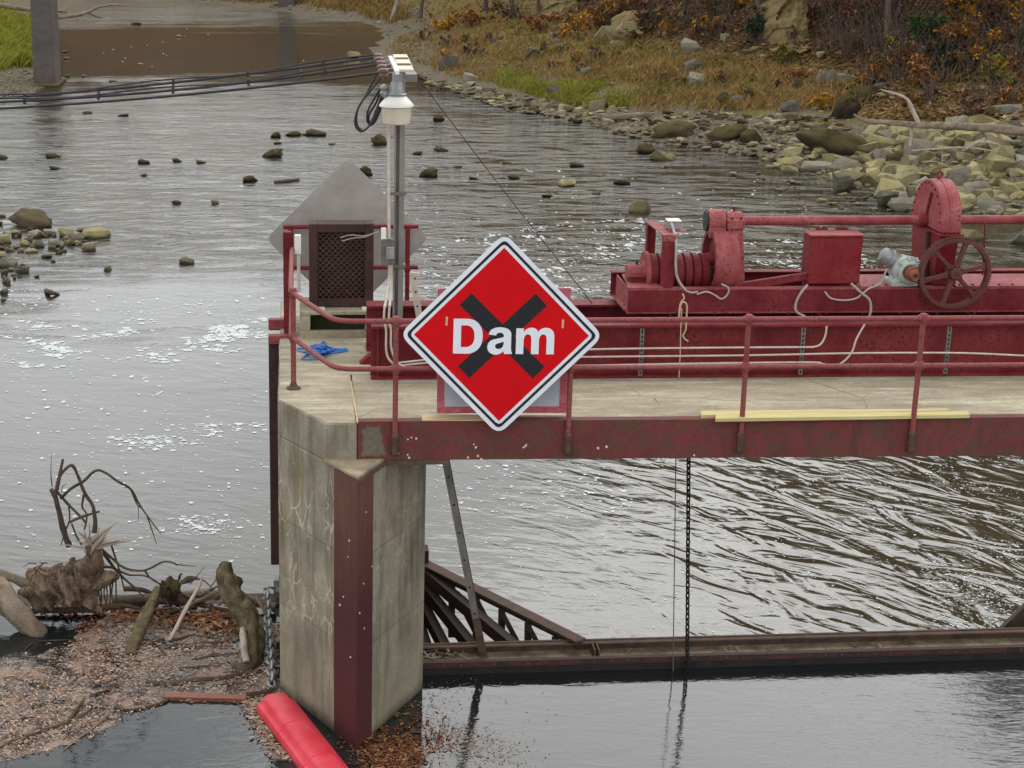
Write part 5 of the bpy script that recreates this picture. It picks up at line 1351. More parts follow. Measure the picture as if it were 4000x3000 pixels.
mb = MB(); mb.box((pk[0] - 0.05, pk[1] - 0.1, pk[2] - 0.3), (pk[0] + 0.05, pk[1] + 0.1, pk[2] + 0.03)); mb.build('trunnion_stub', M['rustdark'], ar)
# second arm at the right edge
ar2 = thing('gate_arm', 'dark grey sloping gate arm at the right edge of the view', 'gate arm', (8, 2.2, -0.5))
mb = MB()
qa = [at(3890, 2480, Y=1.9), at(4200, 2480, Y=1.9), at(4200, 2200, Y=1.9), at(4000, 2372, Y=1.9)]
mb.loft([qa, [p + np.array([0.05, 0.12, 0]) for p in qa]]); mb.build('arm_plate', M['armsteel'], ar2)
# perforated strut from the walkway to the gate
st = thing('perforated_strut', 'grey perforated steel strut slanting from the walkway down to the gate', 'strut', at(1878, 2560, Y=1.25))
sA = at(1738, 1790, Y=0.95); sB = at(1858, 2415, Y=1.18); sC = at(1886, 2560, Y=1.25)
mb = MB(); mb.bar(sA, sB, 0.066, 0.010, up=(0, 1, 0)); s1_ = mb.build('upper_bar', M['post'], st)
off = np.array([0.036, 0.03, 0])
mb = MB(); mb.bar(sA + off, sC + off, 0.012, 0.06, up=(0, 1, 0)); mb.build('angle_leg', M['rust'], st)
mb = MB(); mb.bar(sB + np.array([0, 0.012, 0]), sC + np.array([0, 0.0, 0]), 0.07, 0.012, up=(0, 1, 0)); mb.build('lower_bar', M['rust'], st)
for k in range(6):
    P = sA + (sB - sA) * (0.11 + 0.172 * k)
    mb = MB(); mb.lathe(P + np.array([0, -0.0055, 0]), (0, -1, 0), [(0, 0.0115), (0.002, 0.0115)], 10); mb.build('hole', M['black'], s1_)
# chain and rod hanging into the pool
def chain(name, label, P0, P1, pitch, R, r, m, sx, group=None, sag=0.0):
    P0 = np.array(P0); P1 = np.array(P1)
    t_ = thing(name, label, 'chain', P1)
    n_ = int(np.linalg.norm(P1 - P0) / pitch)
    d_ = (P1 - P0) / np.linalg.norm(P1 - P0)
    mb = MB(); torus(mb, (0, 0, 0), (0, 1, 0), R, r, 12, 6, sx, (0, 0, 1))
    me_ = mb.mesh('link', 1.0); me_.materials.append(m)
    rot0 = Vector((0, 0, -1)).rotation_difference(Vector(d_))
    for k in range(n_ + 1):
        o = bpy.data.objects.new('link', me_); COL.objects.link(o); o.parent = t_
        f_ = k / n_
        P = P0 + (P1 - P0) * f_ + np.array([0, 0, -4 * sag * f_ * (1 - f_)])
        o.location = (P - P1).tolist()
        o.rotation_euler = (rot0.to_matrix() @ Matrix.Rotation(R_(90 * (k % 2) + 25), 3, 'Z')).to_euler()
    return t_
cT = at(2690, 1775, Y=1.02); cB = at(2684, 2632, Y=1.035)
chain('hoist_chain', 'long black hoist chain hanging from the walkway to the gate', cT, cB, 0.0545, 0.0165, 0.0085, M['chain'], 0.0195)
rT = at(2640, 1785, Y=1.02); rB = at(2629, 2625, Y=1.03)
mb = MB(); mb.tube([rT, rB], 0.0055, 6); tag(mb.build('hoist_cable', M['galvdark'], None, origin=rB), 'thin straight grey cable beside the black chain', 'cable')
# ================================================================== boom float
# (scuffed plastic, one moulded length)
b0 = at(1068, 2712, Z=0.14); b1 = at(1300, 3010, Z=0.14)
bdv = (b1 - b0); bdv[2] = 0; bdv /= np.linalg.norm(bdv); bx_ = np.array([bdv[1], -bdv[0], 0]); bx_ = -bx_ if bx_[0] < 0 else bx_
bf = thing('boom_float', 'red plastic floating boom against the foot of the pier', 'float', b0)
sec = [(-0.165, -0.12), (-0.185, 0.0), (-0.188, 0.06), (-0.176, 0.09), (-0.15, 0.102), (-0.132, 0.10), (-0.126, 0.106), (-0.122, 0.135), (-0.108, 0.156), (-0.085, 0.168), (-0.04, 0.176), (0.0, 0.178), (0.04, 0.176), (0.085, 0.168), (0.108, 0.156), (0.122, 0.135), (0.126, 0.106), (0.132, 0.10), (0.15, 0.102), (0.176, 0.09), (0.188, 0.06), (0.185, 0.0), (0.165, -0.12)]
rings = []
for s_, k in ((-0.02, 0.72), (0.0, 0.86), (0.03, 0.96), (0.08, 1.0), (2.6, 1.0)):
    c0 = np.array([b0[0], b0[1], 0]) + bdv * s_
    rings.append([c0 + bx_ * x * k + np.array([0, 0, (z + 0.12) * k - 0.12]) for x, z in sec])
mb = MB(); mb.loft(rings); mb.build('float_body', M['boom'], bf, smooth=0.7)
mb = MB()
for s_ in (0.62, 1.28):
    c0 = np.array([b0[0], b0[1], 0]) + bdv * s_
    mb.loft([[c0 + bdv * q_ + bx_ * x * 1.012 + np.array([0, 0, (z + 0.12) * 1.012 - 0.12]) for x, z in sec] for q_ in (0, 0.016)])
mb.build('mould_seam', M['boom'], bf, smooth=0.7)
for k in (0.30,):
    p = np.array([b0[0], b0[1], 0.04]) + bdv * (-0.03)
    mb = MB(); torus(mb, p, bx_, 0.03, 0.009, 14, 6, 0); mb.build('end_shackle', M['galvdark'], bf)
chain('anchor_chain', 'short grey chain from the pier bracket to the red float', at(1040, 2312, Y=2.86), at(1060, 2668, Z=0.06), 0.115, 0.035, 0.014, M['galv'], 0.04)
# ================================================================== weir and driftwood
wr = MB(); wr.box((-45, 2.62, -2.5), (-0.705, 3.1, -0.02)); wr.add([(-45, 3.1, -0.021), (-0.705, 3.1, -0.021), (-0.705, 4.4, -2.5), (-45, 4.4, -2.5)], [(0, 1, 2, 3)])
tag(wr.build('weir', M['barkdark'], None, origin=(-20, 2.8, -2.5)), 'low dark weir crest under the driftwood left of the pier', 'weir')
def log_mesh(mb, pts, r, seed=0, n=10, rough=0.12, sm=5, jag=True):
    P = smooth_path(pts, sm)
    m = len(P); rr = np.interp(np.linspace(0, 1, m), np.linspace(0, 1, len(r)), r)
    V = []; F = []; px_ = None
    for i, p in enumerate(P):
        d = P[min(i + 1, m - 1)] - P[max(i - 1, 0)]; d = d / (np.linalg.norm(d) + 1e-9)
        if px_ is None: x, y, _ = frame(d)
        else:
            x = px_ - d * (px_ @ d); x /= np.linalg.norm(x); y = np.cross(d, x)
        px_ = x
        for k in range(n):
            a = 2 * math.pi * k / n
            w_ = 1 + rough * 2 * fbm((math.cos(a) * 1.3 + seed * 3.1, math.sin(a) * 1.3, i * 0.35 + seed), 3) + rough * 0.8 * math.sin(a * 3 + seed)
            V.append(p + rr[i] * w_ * (x * math.cos(a) + y * math.sin(a)))
    for i in range(m - 1):
        for k in range(n):
            k2 = (k + 1) % n
            F.append((i * n + k, i * n + k2, (i + 1) * n + k2, (i + 1) * n + k))
    F.append(tuple(reversed(range(n)))); F.append(tuple(range((m - 1) * n, m * n)))
    mb.add(V, F)
def log(name, label, pts, r, m, cat='log', seed=0, n=10, rough=0.12, group=None):
    mb = MB(); log_mesh(mb, pts, r, seed, n, rough)
    return tag(mb.build(name, m, None, smooth=1.2, origin=pts[-1]), label, cat, group)
def wz(L): return [at(u, v, Z=z) for u, v, z in L]
def wy(L): return [at(u, v, Y=y) for u, v, y in L]
# root wad
SYY = 2.45
rw = thing('root_stump', 'upturned root stump with splintered top in the log jam', 'stump', at(240, 2365, Y=SYY))
mb = MB()
def lump(mb, c, rad, seed, rough=0.25, sub=3, tiltz=0):
    bm = bmesh.new(); bmesh.ops.create_icosphere(bm, subdivisions=sub, radius=1)
    V = []
    for v in bm.verts:
        d = np.array(v.co); w_ = 1 + rough * fbm(d * 1.6 + seed, 4) + rough * 0.5 * math.sin(9 * math.atan2(d[1], d[0]) + 4 * d[2])
        V.append(np.array(c) + d * w_ * np.array(rad))
    F = [[v.index for v in f.verts] for f in bm.faces]; bm.free()
    mb.add(V, F)
k4 = 1 / ppm(at(250, 2300, Y=SYY))
lump(mb, at(205, 2295, Y=SYY), (95 * k4, 0.24, 72 * k4), 1.0, 0.45, 4)
lump(mb, at(285, 2285, Y=SYY - 0.05), (75 * k4, 0.22, 80 * k4), 5.0, 0.4, 4)
log_mesh(mb, [at(372, 2110, Y=SYY), at(360, 2180, Y=SYY), at(335, 2250, Y=SYY), at(300, 2330, Y=SYY)], [30 * k4, 36 * k4, 55 * k4, 75 * k4], 2, 16, 0.22)
log_mesh(mb, [at(330, 2270, Y=SYY), at(390, 2268, Y=SYY - 0.05), at(440, 2256, Y=SYY - 0.08), at(466, 2246, Y=SYY - 0.1)], [55 * k4, 36 * k4, 20 * k4, 5 * k4], 4, 14, 0.25)
mb.build('root_mass', M['rootwad'], rw, smooth=1.0)
rsp = np.random.RandomState(4)
mb = MB()
for k in range(70):
    u0, v0 = rsp.uniform(120, 400), rsp.uniform(2190, 2350)
    if u0 > 330 and v0 > 2300: continue
    A = at(u0, v0, Y=SYY - 0.26 + rsp.uniform(0, .12)); a = rsp.normal(-1.3, 0.7) if u0 > 250 else rsp.normal(-2.6, .8)
    ln = rsp.uniform(0.05, 0.16)
    dv = np.array([math.cos(a) * ln, rsp.uniform(-.03, .05), math.sin(a) * ln])
    mb.tube([A, A + dv * 0.5 + rsp.normal(0, .012, 3), A + dv], [0.008, 0.006, 0.002], 5)
tag(mb.build('root_fibres', M['barkdark'], rw), kind='stuff')
for (u1, v1, w1) in ((455, 2042, 8), (462, 2036, 5), (500, 2103, 7), (510, 2112, 8), (430, 2068, 7), (445, 2125, 6), (300, 2072, 5), (325, 2058, 4), (285, 2110, 6), (335, 2080, 5), (355, 2075, 4), (240, 2125, 4), (420, 2095, 6), (390, 2060, 4), (470, 2128, 4), (350, 2040, 3)):
    b_ = at(350 + rsp.uniform(-22, 22), 2140 + rsp.uniform(-8, 25), Y=SYY - 0.05); e_ = at(u1, v1, Y=SYY + rsp.uniform(-0.3, 0.1))
    mb = MB(); log_mesh(mb, [b_, (b_ + e_) / 2 + np.array([0, 0, 0.01]), e_], [w1 * 1.5 * k4, w1 * k4, 1.2 * k4], rsp.randint(99), 6, 0.2); mb.build('splinter', M['palewood'], rw, smooth=1.2)
for L_, r in ((((271, 2133), (246, 2065), (226, 1975), (212, 1934), (199, 1909)), (14, 12, 11, 10, 9)),
              (((217, 1934), (230, 1875), (246, 1794)), (9, 7, 6)),
              (((235, 1862), (253, 1835), (283, 1819), (307, 1866), (332, 1929), (362, 1975), (371, 2033), (368, 2080)), (5, 6, 7, 7, 8, 8, 9, 11)),
              (((226, 1925), (271, 1975), (316, 2020), (337, 2046)), (6, 6, 5, 5)),
              (((235, 1948), (280, 1907), (325, 1880), (371, 1839), (407, 1844), (461, 1880), (511, 1911), (542, 1966), (579, 2020), (628, 2085)), (6, 6, 6, 5, 5, 5, 5, 4, 3, 1.5)),
              (((575, 2018), (592, 2065), (612, 2127)), (3, 2.5, 1.2)),
              (((511, 1911), (535, 1970), (552, 1985)), (4, 3, 2)),
              (((267, 2042), (316, 2020), (389, 1997)), (5, 5, 4)),
              (((326, 1934), (321, 1980), (339, 2012), (330, 2070)), (5, 4, 4, 4)),
              (((204, 1900), (199, 1850), (201, 1780)), (3, 2, 1)),
              (((268, 1975), (272, 2030), (255, 2075), (238, 2130)), (4, 3, 3, 2)),
              (((280, 2045), (300, 2095), (320, 2130)), (4, 4, 4)),
              (((240, 1925), (245, 1900), (262, 1890)), (2, 2, 1)),
              (((540, 1975), (541, 2028)), (1.5, 1))):
    mb = MB(); log_mesh(mb, [at(u, v, Y=SYY + 0.02 * math.sin(u * 0.05)) for u, v in L_], [x * k4 * 0.95 for x in r], len(r) + int(L_[0][0]), 7, 0.14); mb.build('branch', M['barkdark'], rw, smooth=1.2)
for L_, r in ((((390, 2140), (434, 2178), (488, 2219), (565, 2228), (642, 2194), (700, 2206), (768, 2214)), (7, 6, 5, 5, 4, 2.5, 1)),
              (((400, 2150), (440, 2210), (475, 2250), (520, 2290), (560, 2330)), (7, 6, 5, 4, 3)),
              (((398, 2215), (440, 2218), (500, 2245), (570, 2250), (640, 2290)), (6, 5, 4, 3, 2)),
              (((565, 2228), (590, 2260), (640, 2290)), (4, 3, 2)),
              (((380, 2150), (392, 2210), (398, 2215)), (6, 5, 5)),
              (((432, 2120), (448, 2170), (470, 2240), (485, 2300)), (4, 4, 3, 3))):
    mb = MB(); log_mesh(mb, [at(u, v, Y=SYY + 0.1) for u, v in L_], [x * k4 for x in r], int(L_[0][0]) + 3, 7, 0.14); mb.build('root', M['barkdark'], rw, smooth=1.2)
for k in range(11):
    u0 = 340 + k * 11 + rsp.uniform(-4, 4)
    mb = MB(); log_mesh(mb, [at(u0, 2285 - max(0, (k - 5)) * 3, Y=SYY), at(u0 + rsp.uniform(-6, 8), 2325, Y=SYY), at(u0 + rsp.uniform(-6, 12), 2368, Y=SYY)], [3.5 * k4, 3 * k4, 2.2 * k4], k, 6, 0.15); mb.build('hanging_root', M['barkdark'], rw, smooth=1.2)

log('driftwood_log', 'big pale grey log slanting into the water at left edge', wz([(-70, 2215, 0.45), (10, 2330, 0.3), (80, 2410, 0.15), (150, 2478, -0.02), (185, 2500, -0.12)]), [0.13, 0.125, 0.115, 0.10, 0.06], M['bark'], seed=1, n=16)
log('driftwood_log', 'brown log end running from the left edge into the stump', wy([(-40, 2225, 2.6), (60, 2262, 2.55), (150, 2300, 2.5)]), [0.055, 0.05, 0.05], M['bark'], seed=2, n=12)
log('driftwood_stick', 'short pale root stick crossing in front of the stump', wz([(136, 2222, .42), (128, 2262, .3), (105, 2298, .2)]), [0.014, 0.018, 0.02], M['palewood'], 'stick', seed=3)
log('driftwood_log', 'long dark log lying across the jam behind the leaves', wz([(80, 2388, 0.04), (260, 2382, 0.05), (420, 2372, 0.06), (560, 2352, 0.07), (700, 2335, 0.08)]), [0.02, 0.035, 0.042, 0.045, 0.03], M['barkdark'], seed=4, n=12)
log('driftwood_log', 'thick dark log wedged on the crest below the mossy stub', wz([(440, 2350, 0.1), (560, 2340, 0.12), (690, 2345, 0.1), (800, 2362, 0.06)]), [0.04, 0.055, 0.052, 0.035], M['barkdark'], seed=24, n=14)
log('driftwood_log', 'dark broken log on the crest behind the stout mossy log', wz([(690, 2325, 0.14), (800, 2318, 0.16), (900, 2332, 0.14), (1000, 2352, 0.1), (1075, 2372, .06)]), [0.03, 0.05, 0.056, 0.05, 0.04], M['bark'], seed=25, n=14)
log('driftwood_log', 'thick tan stick leaning from the stump onto the dark log', wz([(215, 2322, 0.22), (290, 2342, 0.17), (360, 2372, 0.10), (395, 2385, 0.06)]), [0.032, 0.036, 0.032, 0.028], M['bark'], seed=5, n=12)
log('driftwood_log', 'greenish grey log standing out of the leaves in mid jam', wz([(618, 2300, 0.30), (600, 2345, 0.24), (565, 2420, 0.15), (530, 2500, 0.06), (508, 2565, -0.03)]), [0.04, 0.05, 0.068, 0.072, 0.065], M['barkgreen'], seed=6, n=16)
log('driftwood_stick', 'pale bent stick leaning between the two standing logs', wz([(790, 2255, 0.42), (776, 2294, 0.34), (721, 2389, 0.19), (690, 2450, 0.10), (661, 2503, 0.02)]), [0.010, 0.018, 0.022, 0.022, 0.020], M['palewood'], 'stick', seed=7)
log('driftwood_stick', 'short stick on the water at the foot of the pale bent stick', wz([(661, 2503, 0.02), (710, 2492, 0.02), (765, 2475, 0.02)]), [0.016, 0.012, 0.008], M['barkdark'], 'stick', seed=8)
o = log('driftwood_log', 'stout mossy log standing upright beside the grey chain', wz([(874, 2214, 0.66), (892, 2280, 0.54), (935, 2350, 0.42), (975, 2420, 0.30), (990, 2500, 0.17), (978, 2590, 0.02), (975, 2612, -0.05)]), [0.088, 0.112, 0.104, 0.098, 0.098, 0.080, 0.06], M['barkgreen'], seed=9, n=24, rough=0.26)
mb = MB(); log_mesh(mb, wz([(948, 2455, 0.305), (952, 2520, 0.20), (962, 2585, 0.08)]), [0.03, 0.035, 0.03], 3, 10, 0.2); mb.build('bare_wood_patch', M['palewood'], o, smooth=1.2)
log('driftwood_log', 'dark hollow log end floating at the foot of the mossy log', wz([(905, 2603, 0.0), (960, 2612, 0.02), (1005, 2590, 0.02), (1028, 2560, 0.03)]), [0.03, 0.05, 0.03, 0.015], M['barkdark'], seed=10)
o = thing('mossy_stub', 'low green mossy stub on the crest of the jam', 'stump', wz([(670, 2320, 0.05)])[0])
mb = MB(); lump(mb, at(668, 2300, Y=2.55), (0.10, 0.11, 0.11), 8.0, 0.5); mb.build('stub', M['rockmoss'], o, smooth=1)
mb = MB(); log_mesh(mb, wy([(705, 2278, 2.5), (740, 2262, 2.5), (772, 2258, 2.48)]), [0.02, 0.035, 0.01], 3, 8, 0.2); mb.build('bark_flake', M['barkdark'], o, smooth=1)
rj = np.random.RandomState(31)
jam = []
for k, (a_, b_, r) in enumerate((((486, 2300, .16), (620, 2328, .12), 0.03), ((600, 2322, .12), (740, 2335, .10), 0.026), ((560, 2345, .08), (700, 2312, .14), 0.02), ((640, 2395, .05), (820, 2360, .10), 0.014), ((720, 2375, .08), (880, 2300, .28), 0.018), ((760, 2350, .12), (905, 2315, .2), 0.022), ((780, 2330, .2), (925, 2262, .42), 0.010), ((800, 2312, .22), (850, 2288, .30), 0.016), ((850, 2360, .1), (892, 2322, .2), 0.030), ((700, 2262, .3), (712, 2245, .42), 0.012), ((742, 2282, .3), (800, 2212, .55), 0.007), ((765, 2262, .32), (822, 2290, .25), 0.010), ((620, 2352, .06), (760, 2345, .1), 0.016), ((120, 2366, .06), (170, 2380, .05), 0.012), ((500, 2385, .03), (690, 2372, .05), .018), ((430, 2362, .08), (560, 2380, .05), .022), ((610, 2290, .25), (655, 2360, .1), .012), ((680, 2300, .2), (790, 2352, .1), .016), ((820, 2372, .05), (930, 2385, .04), .02), ((760, 2395, .03), (900, 2408, .03), .012), ((845, 2262, .4), (800, 2350, .15), .009), ((905, 2300, .3), (1010, 2372, .08), .014), ((470, 2330, .12), (600, 2362, .06), .016), ((580, 2400, .03), (660, 2425, .02), .014), ((715, 2352, .1), (660, 2330, .14), .02), ((930, 2410, .05), (1040, 2440, .03), .016), ((1000, 2330, .2), (1050, 2420, .04), .018), ((300, 2390, .04), (420, 2402, .03), .014))):
    A, B = wz([a_, b_]); md = (A + B) / 2 + np.array([0, rj.uniform(-.03, .03), rj.uniform(-.01, .04)])
    jam.append((log('driftwood_stick', 'x', [A, md, B], [r, r * 0.95, r * 0.6], M['bark' if k % 3 else 'barkdark'], 'stick', seed=40 + k, n=8, group='sticks tangled in the log jam'), (a_[0] + b_[0]) / 2, (a_[1] + b_[1]) / 2, 'brown' if k % 3 else 'dark'))
name_by_marks_later = jam
log('driftwood_log', 'brown half sunk log among leaves ending at the mossy log', wz([(572, 2668, 0.0), (650, 2672, 0.0), (746, 2660, 0.005), (880, 2648, 0.01), (985, 2622, 0.01)]), [0.035, 0.03, 0.028, 0.025, 0.02], M['barkdark'], seed=12)
pp_ = wz([(640, 2698, 0.035), (962, 2712, 0.035), (962, 2730, 0.035), (642, 2722, 0.035)])
mb = MB(); mb.prism([tuple(p[:2]) for p in pp_], -0.06, 0.035); tag(mb.build('floating_plank', M['plankwet'], None, bevel=0.005, origin=pp_[0]), 'reddish brown squared timber floating at the edge of the leaves', 'timber')
log('driftwood_log', 'thin dark log from the timber end toward the float', wz([(965, 2718, 0.02), (1030, 2706, 0.02), (1075, 2690, 0.02)]), [0.03, 0.03, 0.02], M['barkdark'], seed=13)
log('driftwood_stick', 'long thin dark stick at the front edge of the leaf mat', wz([(-20, 2925, 0.01), (60, 2893, 0.015), (164, 2856, 0.015), (268, 2821, 0.015)]), [0.01, 0.014, 0.016, 0.014], M['barkdark'], 'stick', seed=14)
log('driftwood_stick', 'mossy green stick pointing up through the leaf mat', wz([(266, 2818, 0.01), (298, 2775, 0.04), (330, 2728, 0.06)]), [0.020, 0.018, 0.012], M['barkgreen'], 'stick', seed=15)
log('driftwood_stick', 'brown stick beside the mossy green stick in the leaves', wz([(290, 2808, 0.01), (330, 2790, 0.03), (362, 2762, 0.04)]), [0.014, 0.013, 0.008], M['barkdark'], 'stick', seed=16)
log('driftwood_stick', 'bare stick trailing off the leaf mat into open water', wz([(225, 2952, 0.0), (300, 2888, 0.008), (380, 2830, 0.012), (425, 2785, 0.02)]), [0.005, 0.010, 0.014, 0.016], M['bark'], 'stick', seed=17)
log('driftwood_stick', 'tan flat stick lying below the greenish grey log', wz([(494, 2568, 0.01), (580, 2585, 0.012), (676, 2602, 0.01)]), [0.014, 0.012, 0.006], M['bark'], 'stick', seed=18)
log('driftwood_stick', 'dark knotted stick at the front of the leaf mat near the timber', wz([(448, 2764, 0.012), (500, 2772, 0.012), (570, 2762, 0.01), (640, 2742, 0.01), (660, 2718, 0.02)]), [0.024, 0.012, 0.01, 0.016, 0.01], M['barkdark'], 'stick', seed=19)
twg = []
for k, (a_, b_) in enumerate((((700, 2520), (925, 2502)), ((705, 2528), (930, 2525)), ((750, 2575), (925, 2550)), ((760, 2480), (920, 2505)), ((150, 2505), (290, 2500)), ((95, 2540), (130, 2508)), ((20, 2560), (150, 2572)), ((430, 2620), (520, 2645)), ((545, 2640), (540, 2700)), ((60, 2650), (190, 2690)), ((210, 2600), (330, 2640)), ((120, 2760), (260, 2730)), ((700, 2610), (860, 2600)), ((820, 2680), (960, 2668)), ((600, 2500), (650, 2560)), ((350, 2720), (440, 2690)), ((20, 2820), (140, 2800)), ((470, 2560), (380, 2600)), ((980, 2480), (1060, 2540)), ((1040, 2600), (1090, 2560)), ((760, 2440), (880, 2450)))):
    A, B = at(*a_, Z=0.012), at(*b_, Z=0.012)
    twg.append((log('floating_twig', 'x', [A, (A + B) / 2 + np.array([0, 0.01, 0]), B], [0.006, 0.008, 0.004], M['barkdark'], 'twig', seed=60 + k, n=6, group='twigs floating in the leaf mat'), (a_[0] + b_[0]) / 2, (a_[1] + b_[1]) / 2, 'thin dark'))

# ================================================================== scattered stuff
def in_poly(P, poly):
    ins = np.zeros(len(P), bool); n = len(poly)
    for i in range(n):
        x1, y1 = poly[i]; x2, y2 = poly[(i + 1) % n]
        if y1 == y2: continue
        ins ^= ((y1 > P[:, 1]) != (y2 > P[:, 1])) & (P[:, 0] < (x2 - x1) * (P[:, 1] - y1) / (y2 - y1) + x1)
    return ins
def sample_poly(poly, n, r):
    P = np.array(poly, float); lo, hi = P.min(0), P.max(0); out = np.zeros((0, 2))
    while len(out) < n:
        Q = lo + r.rand(n * 2, 2) * (hi - lo); out = np.vstack([out, Q[in_poly(Q, poly)]])
    return out[:n]
def at_many(UV, Z):
    D = _Rr * ((UV[:, :1] - PPX) / FPX) - _U * ((UV[:, 1:] - PPY) / FPX) + _F
    t = (Z - CAM[2]) / D[:, 2]
    return CAM + t[:, None] * D
def raw(name, V, F, m, label, kind='stuff'):
    me = bpy.data.meshes.new(name); me.from_pydata(np.asarray(V).tolist(), [], F); return tag(link_mesh(name, me, m), label, None, None, kind)
def blobs(P, rx, ry, rot, r, k=7, jit=0.3):
    n = len(P); a = np.linspace(0, 2 * np.pi, k, endpoint=False)[None] + r.uniform(-.25, .25, (n, k))
    rad = r.uniform(1 - jit, 1 + jit, (n, k))
    x = np.cos(a) * rad * rx[:, None]; y = np.sin(a) * rad * ry[:, None]
    c, s = np.cos(rot)[:, None], np.sin(rot)[:, None]
    V = np.stack([P[:, :1] + x * c - y * s, P[:, 1:2] + x * s + y * c, np.repeat(P[:, 2:3], k, 1)], 2).reshape(-1, 3)
    return V, [tuple(range(i * k, i * k + k)) for i in range(n)]
def leaf_quads(P, size, r, tilt=0.3):
    """small bent leaves: two triangles folded on the midrib"""
    n = len(P); a = r.uniform(0, 2 * np.pi, n); s = size * (0.45 + 1.5 * r.rand(n) ** 2.2)
    d = np.stack([np.cos(a), np.sin(a), r.uniform(-tilt, tilt, n)], 1) * s[:, None]
    e = np.stack([-np.sin(a), np.cos(a), r.uniform(-tilt, tilt, n)], 1) * s[:, None] * 0.38
    V = np.stack([P - d, P + e * r.uniform(.7, 1.2, (n, 1)), P + d, P - e * r.uniform(.7, 1.2, (n, 1))], 1)
    V[:, 1, 2] += s * 0.12; V[:, 3, 2] += s * 0.12
    return V.reshape(-1, 3), [(4 * i, 4 * i + 1, 4 * i + 2, 4 * i + 3) for i in range(n)]
rf = np.random.RandomState(99)
FV = []; FF = []
def foam(poly, n, w0, w1, asp, clump=0.0, rot=0.15):
    global FV, FF
    UV = sample_poly(poly, n * 4 if clump else n, rf)
    if clump:
        q_ = at_many(UV, RIV); nv = vnoise(q_[:, 0], q_[:, 1] * 1.6, 2.4)
        UV = UV[np.argsort(-nv + rf.normal(0, clump, len(nv)))[:n]]
    P = at_many(UV, RIV + 0.004); P[:, 2] += rf.uniform(0, 0.006, len(P)); pm = FPX / ((P - CAM) @ _F)
    w_ = w0 * (w1 / w0) ** (rf.rand(len(P)) ** 2.2) / pm / 2
    el = np.sin(np.arctan2(CAM[2] - RIV, P[:, 1] - CAM[1]))
    d_ = w_ * asp * rf.uniform(0.6, 1.4, len(P)) / el
    V, F = blobs(P, w_, d_, rf.normal(rot, 0.2, len(P)), rf, 10, 0.38)
    b = sum(len(x) for x in FV); FV.append(V); FF += [tuple(i + b for i in f) for f in F]
foam([(0, 1250), (300, 1230), (700, 1250), (1050, 1225), (1055, 1330), (850, 1400), (500, 1430), (0, 1440)], 950, 5, 40, 0.22, 0.35)
foam([(820, 1275), (960, 1262), (970, 1320), (900, 1340), (800, 1320)], 150, 8, 40, 0.3)
foam([(150, 1740), (500, 1670), (1050, 1640), (1050, 1700), (600, 1760), (200, 1790)], 300, 6, 36, 0.22, 0.4)
foam([(550, 2030), (1050, 1990), (1050, 2100), (700, 2110)], 170, 6, 34, 0.25, 0.4)
foam([(0, 1440), (1055, 1400), (1060, 2240), (450, 2200), (0, 2150)], 420, 5, 22, 0.4)
foam([(0, 1100), (600, 1150), (1050, 1150), (1050, 1230), (0, 1230)], 130, 5, 18, 0.35)
foam([(1655, 1810), (2900, 1800), (2900, 2480), (2300, 2500), (1655, 2150)], 650, 3, 12, 0.4)
foam([(1655, 1815), (2400, 1810), (2500, 2000), (1800, 2000)], 160, 6, 26, 0.4)
foam([(2900, 1800), (3300, 1790), (3700, 2450), (2900, 2480)], 260, 4, 14, 0.5)
foam([(3250, 1790), (4000, 1785), (4000, 2480), (3650, 2470)], 1100, 3, 10, 0.4, 0.6)  # tiny dots here and in the next zone imitate glitter, in foam colour
foam([(3600, 2150), (4000, 2300), (4000, 2400), (3900, 2470), (3650, 2470)], 600, 4, 12, 0.45)
foam([(1650, 950), (2400, 840), (2700, 860), (2450, 1000), (2400, 1190), (2100, 1150), (1650, 1190)], 620, 6, 26, 0.35, 0.5)
foam([(2600, 900), (3300, 950), (3500, 1050), (3400, 1150), (2900, 1150), (2700, 1050)], 380, 6, 30, 0.35, 0.5)
foam([(1500, 640), (3000, 700), (3300, 900), (1600, 900)], 90, 6, 16, 0.35)
foam([(500, 60), (1400, 200), (1550, 330), (1000, 300), (300, 300)], 22, 4, 9, 0.3)
raw('foam', np.vstack(FV), FF, M['foam'], 'white foam flecks and painted glitter dots on the river')
# leaves
def float_leaves(name, poly, n, size, m, label, thin=0.35, zmax=0.02, bias=None):
    UV = sample_poly(poly, int(n * 1.8), rf) + rf.normal(0, 1, (int(n * 1.8), 2)) * np.array([20, 13]); P = at_many(UV, 0.006)
    P = P[~((P[:, 1] > 2.5) | ((P[:, 0] > -0.75) & (P[:, 1] > -.4) & (P[:, 0] < .68)))] if name != 'bark_litter' else P
    nv = vnoise(P[:, 0] * 1.0, P[:, 1] * 1.0, 3.0) + vnoise(P[:, 1] + 4, P[:, 0], 7.0) * 0.6 + rf.normal(0, thin, len(P))
    P = P[np.argsort(-nv)[:min(n, int(len(P) * .72))]]
    P[:, 2] += rf.uniform(0, zmax, len(P))
    V, F = leaf_quads(P, size, rf, 0.22)
    return raw(name, V, F, m, label)
MATP = [(-20, 2575), (160, 2550), (300, 2495), (360, 2425), (470, 2400), (600, 2400), (820, 2390), (1000, 2390), (1100, 2450), (1108, 2700), (1060, 2725), (1165, 2980), (1075, 2980), (950, 2745), (640, 2735), (560, 2780), (470, 2800), (400, 2866), (250, 2912), (90, 2950), (-20, 2995)]
GU, GV = np.arange(-24, 1200, 8.0), np.arange(2380, 3010, 5.0)
gu, gv = np.meshgrid(GU, GV); gq = at_many(np.column_stack([gu.ravel(), gv.ravel()]), 0.003)
wob = 16 * vnoise(gq[:, 0], gq[:, 1], 6.0) + 10 * vnoise(gq[:, 1] + 3, gq[:, 0], 15.0)
